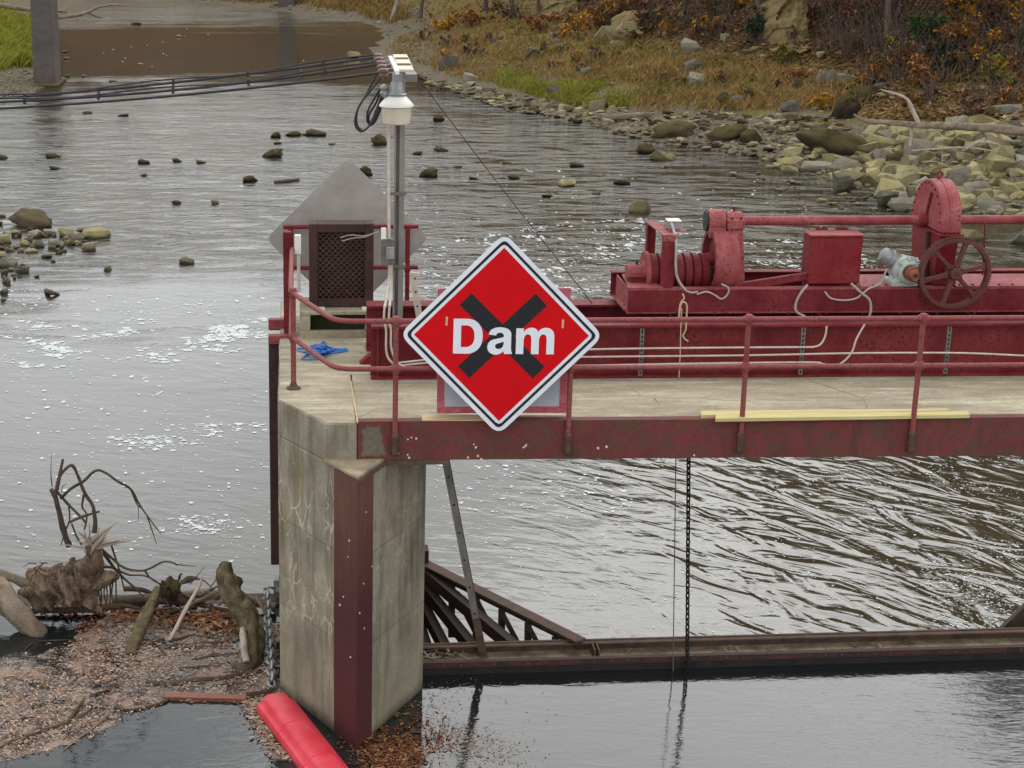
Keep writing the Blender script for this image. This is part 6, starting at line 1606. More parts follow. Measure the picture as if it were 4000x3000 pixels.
keep = in_poly(np.column_stack([gu.ravel() + wob, gv.ravel() + wob * 0.6]), MATP).reshape(gu.shape)
gi_ = np.arange(gu.size).reshape(gu.shape)
cells = [(int(gi_[a, b]), int(gi_[a, b + 1]), int(gi_[a + 1, b + 1]), int(gi_[a + 1, b])) for a in range(len(GV) - 1) for b in range(len(GU) - 1) if keep[a, b] and keep[a, b + 1] and keep[a + 1, b] and keep[a + 1, b + 1]]
mb = MB(); mb.add(gq, cells); tag(mb.build('leaf_mash', M['mash']), 'soggy film of brown leaf mash on the pool', None, None, 'stuff')
float_leaves('floating_leaves', [(-20, 2585), (160, 2560), (300, 2500), (360, 2430), (470, 2410), (600, 2440), (820, 2430), (1000, 2410), (1100, 2470), (1105, 2700), (960, 2735), (640, 2730), (560, 2775), (470, 2790), (400, 2860), (250, 2905), (90, 2940), (-20, 2985)], 9000, 0.016, M['leafmat'], 'tan mat of floating leaves in front of the log jam', 0.9)
float_leaves('bark_litter', [(90, 2385), (350, 2380), (620, 2360), (860, 2380), (1010, 2430), (1000, 2480), (700, 2450), (480, 2440), (300, 2470), (330, 2420)], 1300, 0.035, M['leafbrown'], 'brown leaves and bark litter packed against the logs', 0.9, 0.05)
float_leaves('float_edge_leaves', [(940, 2740), (1060, 2720), (1150, 2960), (1080, 2960)], 1100, 0.022, M['leafmat'], 'tan leaves floating left of the red float', 0.9)
def drift(name, c, sg, n, size, m, label, zmax):
    UV = np.array(c) + rf.normal(0, 1, (n * 3, 2)) * np.array(sg) + np.column_stack([np.zeros(n * 3), np.zeros(n * 3)])
    q_ = at_many(UV, 0.005); nv = vnoise(q_[:, 0], q_[:, 1], 4.0) + rf.normal(0, .7, len(q_)); P = q_[np.argsort(-nv)[:n]]
    P[:, 2] += rf.uniform(0, zmax, n)
    V, F = leaf_quads(P, size, rf, 0.22)
    raw(name, V, F, m, label)
drift('pier_leaves', (1545, 2935), (95, 75), 2600, 0.020, M['leafbrown'], 'brown leaves gathered at the foot of the pier', 0.015)
drift('drifting_leaf_bits', (1780, 2900), (150, 110), 1900, 0.010, M['leafmat'], 'pale leaf fragments drifting on the pool by the pier', 0.003)
mb = MB()
for u, v in sample_poly([(-10, 2600), (300, 2500), (600, 2440), (1000, 2420), (1090, 2680), (640, 2720), (400, 2840), (0, 2960)], 260, rf):
    A = at(u, v, Z=0.014); a = rf.normal(0.1, 0.7); ln = rf.uniform(0.04, 0.2)
    mb.tube([A, A + np.array([math.cos(a), math.sin(a), 0]) * ln * .5 + np.array([0, .01, .004]), A + np.array([math.cos(a), math.sin(a), 0]) * ln], [0.004, 0.005, 0.002], 4)
tag(mb.build('twig_litter', M['barkdark']), 'fine dark twigs strewn over the leaf mat', None, None, 'stuff')
float_leaves('red_leaves', [(300, 2560), (420, 2500), (440, 2680), (520, 2720), (380, 2780), (330, 2640)], 150, 0.024, island_mat('rusty_leaves', [(0, srgb(80, 44, 30)), (0.5, srgb(116, 66, 44)), (1, srgb(146, 98, 66))], 0.6), 'rusty red leaves lying on the leaf mat', 0.9)
# ================================================================== rocks
def hull_rock(seed, flat=0.6, n=15):
    r = np.random.RandomState(seed); bm = bmesh.new()
    for _ in range(n):
        d = r.normal(0, 1, 3); d /= np.linalg.norm(d); p = np.sign(d) * np.abs(d) ** 0.5
        p = p * r.uniform(0.75, 1.0) * np.array([0.5, 0.42, 0.5 * flat])
        bm.verts.new(p.tolist())
    h = bmesh.ops.convex_hull(bm, input=bm.verts)
    bmesh.ops.delete(bm, geom=list({g for g in h['geom_interior'] + h['geom_unused'] if isinstance(g, bmesh.types.BMVert)}), context='VERTS')
    me = bpy.data.meshes.new('rock'); bm.to_mesh(me); bm.free(); return me
def lump_rock(seed, flat=0.55):
    bm = bmesh.new(); bmesh.ops.create_icosphere(bm, subdivisions=3, radius=0.5)
    for v in bm.verts:
        d = np.array(v.co) * 2
        w_ = 1 + 0.35 * fbm(d * 1.3 + seed * 7.7, 4) + 0.1 * fbm(d * 4 + seed, 3)
        v.co = Vector((d * w_ * np.array([0.5, 0.42, 0.5 * flat])).tolist())
    me = bpy.data.meshes.new('rock'); bm.to_mesh(me); bm.free(); me.shade_smooth(); return me
HR = [hull_rock(i, 0.3 + 0.07 * (i % 6), 11 + i % 6) for i in range(18)]
LR = [lump_rock(i) for i in range(6)]
_mesh_by = {}
def rock_mesh(src, m):
    k = (src.name, m.name)
    if k not in _mesh_by:
        c = src.copy(); c.materials.clear(); c.materials.append(m); _mesh_by[k] = c
    return _mesh_by[k]
rk = np.random.RandomState(17)
ORD = ['nearest', 'second nearest', 'third nearest', 'fourth nearest', 'fifth nearest', 'sixth nearest', 'seventh nearest', 'eighth nearest', 'ninth nearest', 'tenth nearest'] + ['%dth nearest' % k for k in range(11, 90)]
MARKS = []
def name_by_marks(items, what, marks):
    """items: (object, u, v, look); each label says look, side and landmark, and the rank by distance where several fit"""
    by = {}
    for o, u, v, look in items:
        n_, mu, mv = min(marks, key=lambda q_: math.hypot(q_[1] - u, (q_[2] - v) * 1.6))
        dx, dy = u - mu, (v - mv) * 1.6
        side = ('left of' if dx < 0 else 'right of') if abs(dx) > abs(dy) else ('above' if dy < 0 else 'below')
        by.setdefault((look, side, n_), []).append((math.hypot(dx, dy), o))
    for (look, side, n_), L_ in by.items():
        L_.sort(key=lambda q_: q_[0])
        for k, (d_, o) in enumerate(L_):
            o['label'] = ((ORD[k] + ' ') if len(L_) > 1 else '') + look + ' ' + what + ' ' + side + ' ' + n_
LOOK = {'pale_limestone': 'pale yellow', 'grey_limestone': 'grey', 'mossy_rock': 'mossy', 'brown_rock': 'brown'}
def rock(u, v, wpx, hpx, m, label, name='boulder', group=None, lump=False, river=False, P=None, yaw=None):
    """v is the row of the rock's foot"""
    if P is None: P = at(u, v, Z=RIV) if river else bank_hit(u, v)
    if P is None: return None
    s = wpx / ppm(P); hz = max(hpx / ppm(P), 0.1 * s)
    src = (LR if lump else HR)[rk.randint(len(LR if lump else HR))]
    o = bpy.data.objects.new(name, rock_mesh(src, m)); COL.objects.link(o)
    dim = [max(c[i] for c in src.vertices_co) - min(c[i] for c in src.vertices_co) for i in range(3)] if hasattr(src, 'vertices_co') else None
    fl = max(v_.co.z for v_ in src.vertices) - min(v_.co.z for v_ in src.vertices)
    o.scale = (s, s * rk.uniform(0.7, 1.0), hz * 1.35 / fl)
    o.location = (P[0], P[1] + s * 0.25, P[2] + hz * 0.28)
    o.rotation_euler = (rk.uniform(-.3, .3), rk.uniform(-.3, .3), rk.uniform(-0.5, 0.5) if yaw is None else yaw)
    return tag(o, label, 'rock', group)
G_RIV = 'mossy rocks breaking the riffle'
NB = 0
for u, v, w_, h_, m, lab in ((1065, 615, 78, 32, 'rockmoss', 'mossy rock breaking the riffle left of the rear sign tip'), (975, 712, 62, 26, 'rockmoss', 'mossy rock in the river left of the grey sign back'),
        (1485, 565, 62, 42, 'rockmoss', 'dark mossy rock beside the lamp post conduit'), (1675, 692, 72, 34, 'rockmoss', 'mossy rock just right of the lamp post'),
        (1232, 532, 76, 26, 'rockmoss', 'widest rock of the three mossy ones in a row'), (1150, 532, 60, 20, 'rockmoss', 'middle rock of the three mossy ones in a row'), (1078, 538, 40, 22, 'rockmoss', 'leftmost small rock of the three mossy ones'),
        (1716, 472, 42, 24, 'rockmoss', 'small mossy rock where the guy wire crosses'), (1430, 688, 58, 40, 'rockmoss', 'mossy rock peeping over the edge of the grey sign back'),
        (2500, 832, 88, 52, 'rock', 'pale tan block standing in the water above the drum'), (730, 1034, 78, 18, 'rockbrown', 'flat brown rock awash left of the rear sign'), (420, 1058, 36, 18, 'rockbrown', 'lone small dark rock right of the left rock pile'),
        (2215, 728, 80, 24, 'rock', 'pale flat rock awash behind the warning sign'), (2600, 628, 125, 34, 'rock', 'broad pale rock at the foot of the far bank'), (2530, 600, 90, 40, 'rockmoss', 'mossy dark rock at the water edge below the driftwood')):
    rock(u, v, w_, h_, M[m], lab, 'river_rock', None, m == 'rockmoss', True)
JM = [('the stout mossy log', 900, 2350), ('the greenish grey log', 570, 2420), ('the pale bent stick', 725, 2390), ('the mossy stub', 668, 2300), ('the root stump', 250, 2300), ('the big pale grey log', 80, 2410), ('the reddish floating timber', 800, 2715)]
name_by_marks(jam, 'tangled stick', JM)
name_by_marks(twg, 'floating twig', JM)
small = []
for u, v, w_, h_ in ((10, 620, 40, 14), (205, 616, 55, 14), (212, 662, 45, 12), (560, 640, 50, 16), (690, 633, 40, 14), (785, 637, 36, 12), (560, 688, 30, 9), (1295, 566, 26, 10), (1085, 562, 32, 8), (1725, 592, 58, 14), (1630, 604, 42, 12), (690, 798, 40, 14), (840, 796, 34, 16), (2255, 652, 52, 18), (2010, 700, 46, 20), (2430, 722, 64, 18), (2610, 656, 30, 14), (1190, 530, 24, 8), (1790, 655, 30, 8), (1850, 700, 40, 8), (2140, 770, 44, 10), (340, 445, 40, 8), (480, 455, 44, 9), (330, 300, 26, 8), (700, 145, 26, 8), (530, 95, 40, 7), (250, 205, 26, 9), (260, 232, 30, 9), (260, 300, 30, 8), (440, 320, 30, 6), (2330, 760, 36, 10), (1980, 640, 34, 9)):
    small.append((rock(u, v, w_, h_, M['rockmoss' if w_ > 36 else 'rockbrown'], 'x', 'river_rock', G_RIV, True, True), u, v, 'small mossy' if w_ > 36 else 'small dark'))
RMARKS = [('the lamp post', 1550, 620), ('the tip of the grey sign back', 1360, 640), ('the far bridge pier', 170, 330), ('the left rock pile', 150, 860), ('the warning sign top', 1965, 900), ('the cable coil', 1440, 450), ('the pale tan block', 2500, 810), ('the broad pale rock', 2600, 610), ('the dark floating stick', 1110, 708)]
name_by_marks(small, 'river rock', RMARKS)
log('floating_stick', 'dark stick lying on the riffle left of the rear sign', [at(1072, 712, Z=RIV + .03), at(1110, 708, Z=RIV + .04), at(1168, 702, Z=RIV + .03)], [0.05, 0.06, 0.04], M['barkdark'], 'stick')
log('floating_stick', 'small forked dark driftwood piece below the left rock pile', [at(180, 1135, Z=RIV), at(195, 1142, Z=RIV + .08), at(232, 1150, Z=RIV)], [0.05, 0.06, 0.02], M['barkdark'], 'stick')
# left rock pile
rock(115, 890, 190, 62, M['rockbrown'], 'largest brown boulder of the rock pile at left edge', 'boulder', None, True, True)
rock(365, 932, 118, 40, M['rock'], 'flat pale boulder at the right tip of the left rock pile', 'boulder', None, True, True)
rock(345, 982, 54, 28, M['rockbrown'], 'dark round rock standing off the left rock pile', 'boulder', None, True, True)
cob = []
_rc = np.random.RandomState(55)
_ex = tuple((u, v, _rc.uniform(16, 46), _rc.uniform(10, 22)) for u, v in sample_poly([(0, 900), (120, 900), (280, 905), (330, 950), (250, 985), (100, 995), (0, 985)], 34, _rc)) + tuple((u, v, _rc.uniform(14, 34), _rc.uniform(8, 16)) for u, v in sample_poly([(0, 1010), (90, 1015), (120, 1060), (40, 1130), (0, 1150)], 10, _rc))
for u, v, w_, h_ in _ex + ((60, 925, 60, 26), (130, 930, 70, 26), (190, 920, 60, 26), (250, 925, 80, 34), (300, 945, 60, 34), (20, 950, 60, 30), (90, 962, 60, 26), (150, 968, 50, 24), (210, 965, 60, 26), (265, 960, 50, 24), (40, 985, 50, 18), (120, 990, 60, 16), (230, 992, 30, 12), (250, 985, 26, 14), (180, 1010, 50, 14), (205, 1025, 26, 10), (30, 1045, 90, 40), (85, 1068, 60, 34), (20, 1080, 40, 26), (25, 1110, 40, 26), (15, 1148, 40, 22), (12, 1178, 24, 14), (145, 1085, 30, 9), (10, 850, 30, 16), (0, 880, 30, 18), (110, 945, 40, 18), (320, 915, 50, 26), (0, 1005, 60, 16)):
    mk_ = M[('rockbrown', 'rockgrey', 'rock')[rk.randint(3)]]
    cob.append((rock(u, v, w_, h_, mk_, 'x', 'cobble', 'cobbles of the left rock pile', False, True), u, v, LOOK[mk_.name]))
name_by_marks(cob, 'cobble', [('the largest left pile boulder', 115, 860), ('the flat pale boulder', 365, 910), ('the dark round rock', 345, 970), ('the forked driftwood piece', 205, 1142), ('the lone small dark rock', 420, 1050)])
# named boulders of the bank
for u, v, w_, h_, m, lab in ((3300, 610, 330, 92, 'rockmoss', 'huge dark mossy slab leaning at the water edge'), (3310, 470, 96, 95, 'rockmoss', 'upright mossy boulder above the huge slab'), (2640, 535, 155, 62, 'rockmoss', 'mossy boulder in the shallows right of centre bank'), (2845, 555, 150, 64, 'rockmoss', 'dark mossy boulder at the waterline, wider of two'), (2935, 560, 90, 56, 'rockmoss', 'dark mossy boulder at the waterline, smaller of two'),
        (2160, 388, 72, 52, 'rockgrey', 'grey round boulder on the green grass'), (1755, 275, 92, 62, 'rockgrey', 'grey wedge boulder near the lamp crossarm'), (1838, 318, 66, 34, 'rockgrey', 'flat grey boulder right of the wedge boulder'), (2700, 220, 100, 62, 'rockgrey', 'dark blocky boulder high on the bank'), (2712, 282, 84, 48, 'rockgrey', 'broken grey boulder below the dark blocky one'), (2725, 335, 96, 40, 'rockgrey', 'flat topped block at the foot of the boulder stair'),
        (2385, 150, 120, 52, 'rock', 'tilted tan slab on the upper bank, left one'), (2450, 140, 100, 58, 'rock', 'tilted tan slab on the upper bank, right one'), (2430, 188, 130, 30, 'rock', 'long pale slab lying below the tilted slabs'), (3205, 330, 70, 52, 'rockgrey', 'leaning grey slab, left of three'), (3250, 335, 70, 62, 'rockgrey', 'leaning grey slab, middle of three'), (3300, 335, 76, 46, 'rockgrey', 'leaning grey slab, right of three'), (3385, 400, 76, 62, 'rockmoss', 'pointed dark boulder above the driftwood tip'), (2085, 230, 66, 42, 'rockgrey', 'grey boulder in the tall dry grass'), (2290, 298, 56, 30, 'rockgrey', 'half hidden grey boulder in mid grass'),
        (3930, 700, 150, 82, 'rock', 'long yellow slab tilted in the right rubble'), (3745, 745, 110, 92, 'rockgrey', 'big pale grey boulder beside the gear case eye'), (3415, 700, 82, 40, 'rock', 'yellow pointed block in the rubble'), (3295, 752, 120, 72, 'rockgrey', 'pale grey slab at the rubble edge'), (3485, 812, 110, 70, 'rockgrey', 'grey boulder at the waterline left of the gear case'), (3530, 830, 120, 44, 'rockgrey', 'flat pale slab at the waterline by the gear case'), (3400, 610, 150, 46, 'rock', 'layered yellow slab under the driftwood trunk'), (3510, 650, 90, 60, 'rockmoss', 'dark block in the rubble below the trunk'), (3820, 945, 155, 42, 'rock', 'pale squared block in shallow water behind the shaft'), (3985, 955, 80, 60, 'rockgrey', 'grey block in shallow water at the right edge'), (3560, 700, 90, 50, 'rock', 'yellow block left of the gear case top'), (3620, 640, 90, 44, 'rock', 'olive slab in the middle of the rubble'), (3850, 790, 90, 50, 'rock', 'yellow stone right of the gear case'), (3950, 770, 90, 60, 'rock', 'yellow stone at the right edge below the slab'),
        (1380, 228, 62, 22, 'rock', 'pale rounded rock at the point behind the cables'), (3090, 440, 84, 46, 'rockgrey', 'grey boulder among bank rocks right of the grass'), (2830, 425, 60, 60, 'rockmoss', 'dark upright boulder in the dry grass'), (2880, 410, 64, 34, 'rockgrey', 'dark flat boulder in the dry grass'), (3790, 620, 70, 34, 'rock', 'small yellow slab under the driftwood trunk, right one'), (2340, 430, 90, 40, 'rockbrown', 'brown boulder behind the small driftwood log')):
    rock(u, v, w_, h_, M[m], lab, 'boulder', None, m == 'rockmoss'); NB += 1
    MARKS.append(('the ' + lab.split(',')[0], u, v - h_ / 2))
ZONES = [([(2990, 660), (3120, 600), (3320, 640), (3380, 500), (3600, 520), (3800, 470), (4010, 420), (4010, 870), (3700, 830), (3480, 795), (3330, 735), (3150, 690)], 700, 20, 150, ('rock', 'rock', 'rock', 'rockgrey'), 'pale yellow stone in the rubble bank behind the gear case', 'stones of the right rubble bank'),
         ([(1640, 300), (1900, 345), (2200, 405), (2500, 440), (2800, 445), (3100, 455), (3320, 470), (3330, 720), (2950, 615), (2600, 572), (2200, 472), (2000, 440), (1700, 352)], 1150, 12, 62, ('rock', 'rockgrey', 'rockbrown', 'rockmoss'), 'grey brown stone along the waterline of the far bank', 'stones along the waterline'),
         ([(1700, 160), (2400, 90), (3200, 120), (4000, 260), (4000, 500), (3300, 450), (2600, 410), (2000, 300)], 420, 10, 60, ('rockgrey', 'rock', 'rockbrown'), 'grey stone among grass and leaves on the bank', 'stones on the grassy bank'),
         ([(3100, 690), (3480, 800), (3560, 850), (3300, 830), (3000, 740), (2700, 640), (2560, 590)], 90, 10, 50, ('rock', 'rockgrey'), 'small pale stone in the shallows of the far bank', 'stones in the shallows'),
         ([(640, -5), (1000, 22), (1150, 45), (1400, 70), (1490, 110), (1600, 240), (1660, 110), (1400, 20), (1000, -5)], 330, 6, 26, ('rockbrown', 'rockgrey'), 'far brown stone at the bend of the river', 'stones at the river bend'),
         ([(0, 270), (120, 262), (205, 250), (214, 335), (60, 372), (0, 385)], 330, 5, 22, ('rockgrey', 'rockbrown'), 'gravel stone on the left bank by the far pier', 'gravel of the left bank')]
cand = []
for zi, (poly, n_, w0, w1, mm_, lab, grp) in enumerate(ZONES):
    UV = sample_poly(poly, n_, rk); H = bank_hits(UV)
    ww = w0 * (w1 / w0) ** (rk.rand(n_) ** 1.9)
    for (u, v), P, w_ in zip(UV, H, ww):
        if not np.isnan(P[0]): cand.append((w_, zi, P, u, v))
cand.sort(key=lambda c: -c[0])
big = cand[:215]; rest = cand[215:]
stones = []
for w_, zi, P, u, v in big:
    z = ZONES[zi]; m = M[z[4][rk.randint(len(z[4]))]]
    stones.append((rock(u, v, w_, w_ * rk.uniform(0.22, 0.5), m, z[5], 'bank_stone', z[6], False, False, P), u, v, LOOK[m.name]))
MARKS = [(' '.join(n_.split()[:9]), u, v) for n_, u, v in MARKS if 'leaning grey slab' not in n_ and 'tilted tan slab' not in n_ and 'waterline, ' not in n_]
name_by_marks(stones, 'stone', MARKS)
# the small ones of each look as one mass
HV = [(np.array([v.co[:] for v in h.vertices]), [tuple(p.vertices) for p in h.polygons]) for h in HR[:8]]
for mk in ('rock', 'rockgrey', 'rockbrown', 'rockmoss'):
    V = []; F = []; b = 0
    for w_, zi, P, u, v in rest:
        ch = ZONES[zi][4][int(u * 7.3 + v) % len(ZONES[zi][4])]
        if ch != mk: continue
        hv, hf = HV[rk.randint(8)]; s = w_ / ppm(P); a = rk.uniform(0, 6.28); c, sn = math.cos(a), math.sin(a)
        q_ = hv * s; q_ = np.column_stack([q_[:, 0] * c - q_[:, 1] * sn, q_[:, 0] * sn + q_[:, 1] * c, q_[:, 2]]) + P + np.array([0, 0, s * 0.08])
        V.append(q_); F += [tuple(i + b for i in f) for f in hf]; b += len(q_)
    raw('small_stones', np.vstack(V), F, M[mk], {'rock': 'many small pale stones on the banks', 'rockgrey': 'many small grey stones on the banks', 'rockbrown': 'many small brown stones on the banks', 'rockmoss': 'many small mossy stones at the waterline'}[mk])

# ================================================================== bank plants
def blades(name, poly, n, h0, h1, w_, m, label, dens=0.5):
    UV = sample_poly(poly, n * 2, rf); P = bank_hits(UV); ok = ~np.isnan(P[:, 0]) & (P[:, 2] > RIV + 0.15); P = P[ok]
    nv = vnoise(P[:, 0], P[:, 1], 1.3) + rf.normal(0, dens, len(P)); P = P[np.argsort(-nv)[:n]]
    k = len(P); a = rf.uniform(0, 6.283, k); h = rf.uniform(h0, h1, k)
    P = P + np.column_stack([rf.normal(0, .15, k), rf.normal(0, .3, k), np.full(k, -0.05)])
    sd_ = np.column_stack([np.cos(a), np.sin(a), np.zeros(k)]) * w_
    ln = np.column_stack([rf.normal(0.1, .35, k), rf.normal(-0.1, .3, k), np.ones(k)]) * h[:, None]
    mid = P + ln * 0.55; ln2 = ln * np.array([1.6, 1.6, 0.95])
    V = np.stack([P - sd_, P + sd_, mid + sd_ * 0.7, P + ln2, mid - sd_ * 0.7], 1).reshape(-1, 3)
    raw(name, V, [(5 * i, 5 * i + 1, 5 * i + 2, 5 * i + 3, 5 * i + 4) for i in range(k)], m, label)
GR = [(1500, 215), (1560, 150), (1700, 90), (1900, 60), (2300, 140), (2700, 200), (3000, 250), (3300, 320), (3420, 400), (3200, 440), (2800, 430), (2500, 435), (2250, 410), (1950, 330), (1700, 290), (1600, 250)]
blades('dry_grass', GR, 26000, 0.14, 0.42, 0.022, M['grass'], 'dry tan grass covering the lower bank')
blades('green_grass', [(1950, 270), (2150, 330), (2350, 330), (2480, 410), (2380, 425), (2200, 400), (1960, 335)], 7000, 0.2, 0.42, 0.022, M['greengrass'], 'green grass patch near the water on the bank')
blades('left_bank_grass', [(-10, 20), (60, 60), (130, 80), (190, 200), (200, 240), (120, 262), (40, 262), (-10, 280)], 7000, 0.3, 0.8, 0.03, M['greengrass'], 'bright yellow green grass on the left bank')
blades('far_bank_grass', [(700, -5), (1100, 15), (1400, 50), (1500, 100), (1600, 70), (1500, -5)], 4000, 0.3, 0.8, 0.04, M['grass'], 'dry grass on the far bank at the bend')
UV = sample_poly([(1500, -10), (4010, -10), (4010, 560), (3480, 540), (3350, 440), (3200, 330), (2700, 230), (2300, 160), (1900, 90), (1650, 110), (1560, 60)], 32000, rf); P = bank_hits(UV); P = P[~np.isnan(P[:, 0])]
V, F = leaf_quads(P + np.column_stack([np.zeros(len(P)), np.zeros(len(P)), rf.uniform(0.02, .12, len(P))]), 0.085, rf, 0.6)
raw('leaf_litter', V, F, M['litter'], 'fallen brown leaves carpeting the hillside')
def foliage(c, rad, n, size, r, hollow=0.35):
    d = r.normal(0, 1, (n, 3)); d /= np.linalg.norm(d, axis=1)[:, None]
    # leaves gather in clumps
    k = max(5, n // 45); cd = r.normal(0, 1, (k, 3)); cd /= np.linalg.norm(cd, axis=1)[:, None]; cr = r.uniform(hollow, 1.0, k)
    ci = r.randint(k, size=n)
    P = cd[ci] * cr[ci][:, None] + d * r.uniform(0, 0.34, n)[:, None]
    P = np.array(c) + P * np.array(rad)
    V, F = leaf_quads(P, size, r, 1.0)
    return V, F
def shrub(u, v, wpx, hpx, m, label, n=900, leaf=7, cat='shrub', name='shrub', group=None, seed=0):
    P = bank_hit(u, v)
    if P is None: return
    pm = ppm(P); w_ = wpx / pm / 2; h_ = hpx / pm / 2
    r = np.random.RandomState(seed + int(u))
    t_ = thing(name, label, cat, P, group)
    V, F = foliage(P + np.array([0, w_ * 0.3, h_]), (w_, w_ * 0.8, h_ * 1.05), n, leaf / pm, r)
    me = bpy.data.meshes.new('foliage'); me.from_pydata(V.tolist(), [], F); link_mesh('foliage', me, m, t_)
    mb = MB()
    for k in range(7):
        e_ = P + np.array([r.uniform(-.9, .9) * w_, w_ * 0.3 + r.uniform(-.5, .5) * w_, h_ * r.uniform(1.1, 2.0)])
        b_ = P + np.array([r.uniform(-.12, .12) * w_, w_ * 0.2, -0.1])
        mb.tube([b_, (b_ + e_) / 2 + np.array([r.normal(0, .1), 0, .1]) * w_, e_], [0.035, 0.025, 0.008], 5)
    mb.build('stem', M['trunk'], t_)
for i, a_ in enumerate(((2965, 180, 160, 150, 'darkgreen', 'dark green conifer shrub high on the bank', 1500, 6), (3615, 168, 175, 112, 'green', 'bright green conifer shrub at upper right', 1500, 6), (3752, 215, 170, 110, 'orange', 'orange leaved shrub below the green conifer', 900, 8), (3600, 345, 140, 120, 'orange', 'orange shrub spilling over the rocks at right', 900, 7), (3760, 82, 130, 110, 'gold', 'golden yellow shrub at the top right', 900, 8), (3870, 130, 110, 120, 'russet', 'russet shrub right of the golden one', 800, 7), (3820, 465, 130, 90, 'russet', 'dull red bush above the driftwood trunk', 800, 6), (3890, 330, 170, 130, 'olive', 'yellow green bush at the right edge', 1000, 7), (3960, 240, 140, 140, 'brown', 'brown bush at the right edge, upper one', 800, 7),
        (2360, 120, 150, 130, 'orange', 'orange brown bush at the top centre of the bank', 900, 7), (2240, 150, 150, 100, 'gold', 'golden bush left of the tilted slabs', 900, 6), (2120, 130, 140, 90, 'orange', 'rusty bush in the upper grass', 800, 6), (2560, 110, 170, 130, 'russet', 'brown russet thicket behind the slabs', 900, 6), (2780, 110, 170, 140, 'brown', 'brown thicket left of the dark conifer', 900, 6), (2860, 60, 120, 110, 'gold', 'golden thicket at the top behind the dark conifer', 800, 6), (3330, 130, 180, 150, 'russet', 'purple brown thicket beside the cliff', 1000, 6), (3450, 90, 170, 150, 'russet', 'russet thicket left of the green conifer', 1000, 6), (3420, 210, 200, 120, 'brown', 'bare brown brush below the russet thicket', 900, 5), (3080, 260, 120, 80, 'olive', 'olive bush under the tan cliff', 700, 6), (3110, 330, 110, 60, 'orange', 'low orange leafed plant right of the flat block', 600, 5), (3215, 430, 90, 70, 'gold', 'small golden plant beside the upright mossy boulder', 500, 6), (1740, 125, 150, 75, 'gold', 'yellow brush right of the crossarm', 800, 6), (1850, 110, 150, 70, 'orange', 'orange brush on the bank above the crossarm', 800, 6), (1980, 80, 170, 90, 'brown', 'brown brush at the top left of the slope', 900, 6), (3700, 300, 130, 130, 'darkgreen', 'dark green bush between orange shrubs', 800, 6), (3560, 420, 120, 60, 'orange', 'low orange ground bush beside the driftwood branch', 700, 5), (3960, 420, 120, 90, 'orange', 'orange bush at the right edge above the trunk', 800, 6))):
    shrub(a_[0], a_[1], a_[2], a_[3], M['leaf_' + a_[4]], a_[5], a_[6], a_[7], seed=i * 13)

UV = np.vstack([sample_poly([(1650, 90), (2300, 20), (4010, -10), (4010, 330), (3400, 260), (2800, 170), (2300, 130)], 800, rf), sample_poly([(3200, 120), (3500, 60), (3560, 240), (3250, 250)], 420, rf), sample_poly([(3500, 200), (4010, 150), (4010, 460), (3600, 400)], 220, rf)])
P = bank_hits(UV); P = P[~np.isnan(P[:, 0])]; k = len(P)
V = []; F = []
hgt = rf.uniform(0.4, 1.4, k); lean = rf.normal(0, .3, (k, 2))
for i in range(k):
    b = P[i]; e = b + np.array([lean[i, 0] * hgt[i], lean[i, 1] * hgt[i], hgt[i]]); w_ = rf.uniform(.006, .02); n0 = len(V)
    m_ = b * .4 + e * .6 + np.array([rf.normal(0, .08), 0, 0]); b2 = m_ + np.array([rf.normal(0, .4), rf.normal(0, .2), rf.uniform(.2, .6)]) * hgt[i] * .5
    V += [b + (-w_, 0, 0), b + (w_, 0, 0), m_ + (w_ * .7, 0, 0), e, m_ + (-w_ * .7, 0, 0), m_ + (0, w_, 0), b2, m_ + (0, -w_, 0)]
    F += [(n0, n0 + 1, n0 + 2, n0 + 3, n0 + 4), (n0 + 5, n0 + 6, n0 + 7)]
raw('brush_stems', np.array(V), F, M['trunk'], 'bare brown brush stems covering the hillside')
rth = np.random.RandomState(8)
THM = [('the dark green conifer', 2965, 100), ('the bright green conifer', 3615, 110), ('the tan cliff', 3120, 90), ('the golden shrub', 3760, 40), ('the broken rock ledge', 2260, 20), ('the low grey ledge', 2540, 80), ('the dark blocky boulder', 2700, 190), ('the leaning grey slabs', 3250, 310)]
thk = []
for k in range(78):
    u, v = (rth.uniform(2250, 4010), rth.uniform(-20, 170)) if k < 56 else (rth.uniform(3400, 4010), rth.uniform(150, 420))
    if 3020 < u < 3230 and v > 20 or 2900 < u < 3040 or 3520 < u < 3700 and v < 190: continue
    kk = ('russet', 'brown', 'brown', 'orange', 'russet', 'gold', 'olive')[rth.randint(7)]
    n0 = len(bpy.data.objects)
    before = set(o.name for o in COL.objects)
    shrub(u, v, rth.uniform(90, 170), rth.uniform(70, 140), M['leaf_' + kk], 'x', 420, 5.5, 'brush', 'brush_shrub', 'brush on the hillside', seed=500 + k)
    nw = [o for o in COL.objects if o.name not in before and o.parent is None]
    if nw: thk.append((nw[0], u, v, {'gold': 'golden', 'brown': 'bare brown'}.get(kk, kk)))
name_by_marks(thk, 'brush', THM)
tuft = []
for k in range(34):
    u = rth.uniform(1650, 3250); v = np.interp(u, [1650, 1900, 2300, 2700, 3250], [150, 130, 215, 270, 370]) + rth.uniform(-50, 90)
    kk = ('olive', 'brown', 'orange', 'gold', 'olive', 'russet')[rth.randint(6)]
    before = set(o.name for o in COL.objects)
    shrub(u, v, rth.uniform(40, 100), rth.uniform(28, 60), M['leaf_' + kk], 'x', 170, 5, 'weed', 'weed_clump', 'weeds in the bank grass', seed=900 + k)
    nw = [o for o in COL.objects if o.name not in before and o.parent is None]
    if nw: tuft.append((nw[0], u, v, {'gold': 'golden', 'brown': 'brown'}.get(kk, kk)))
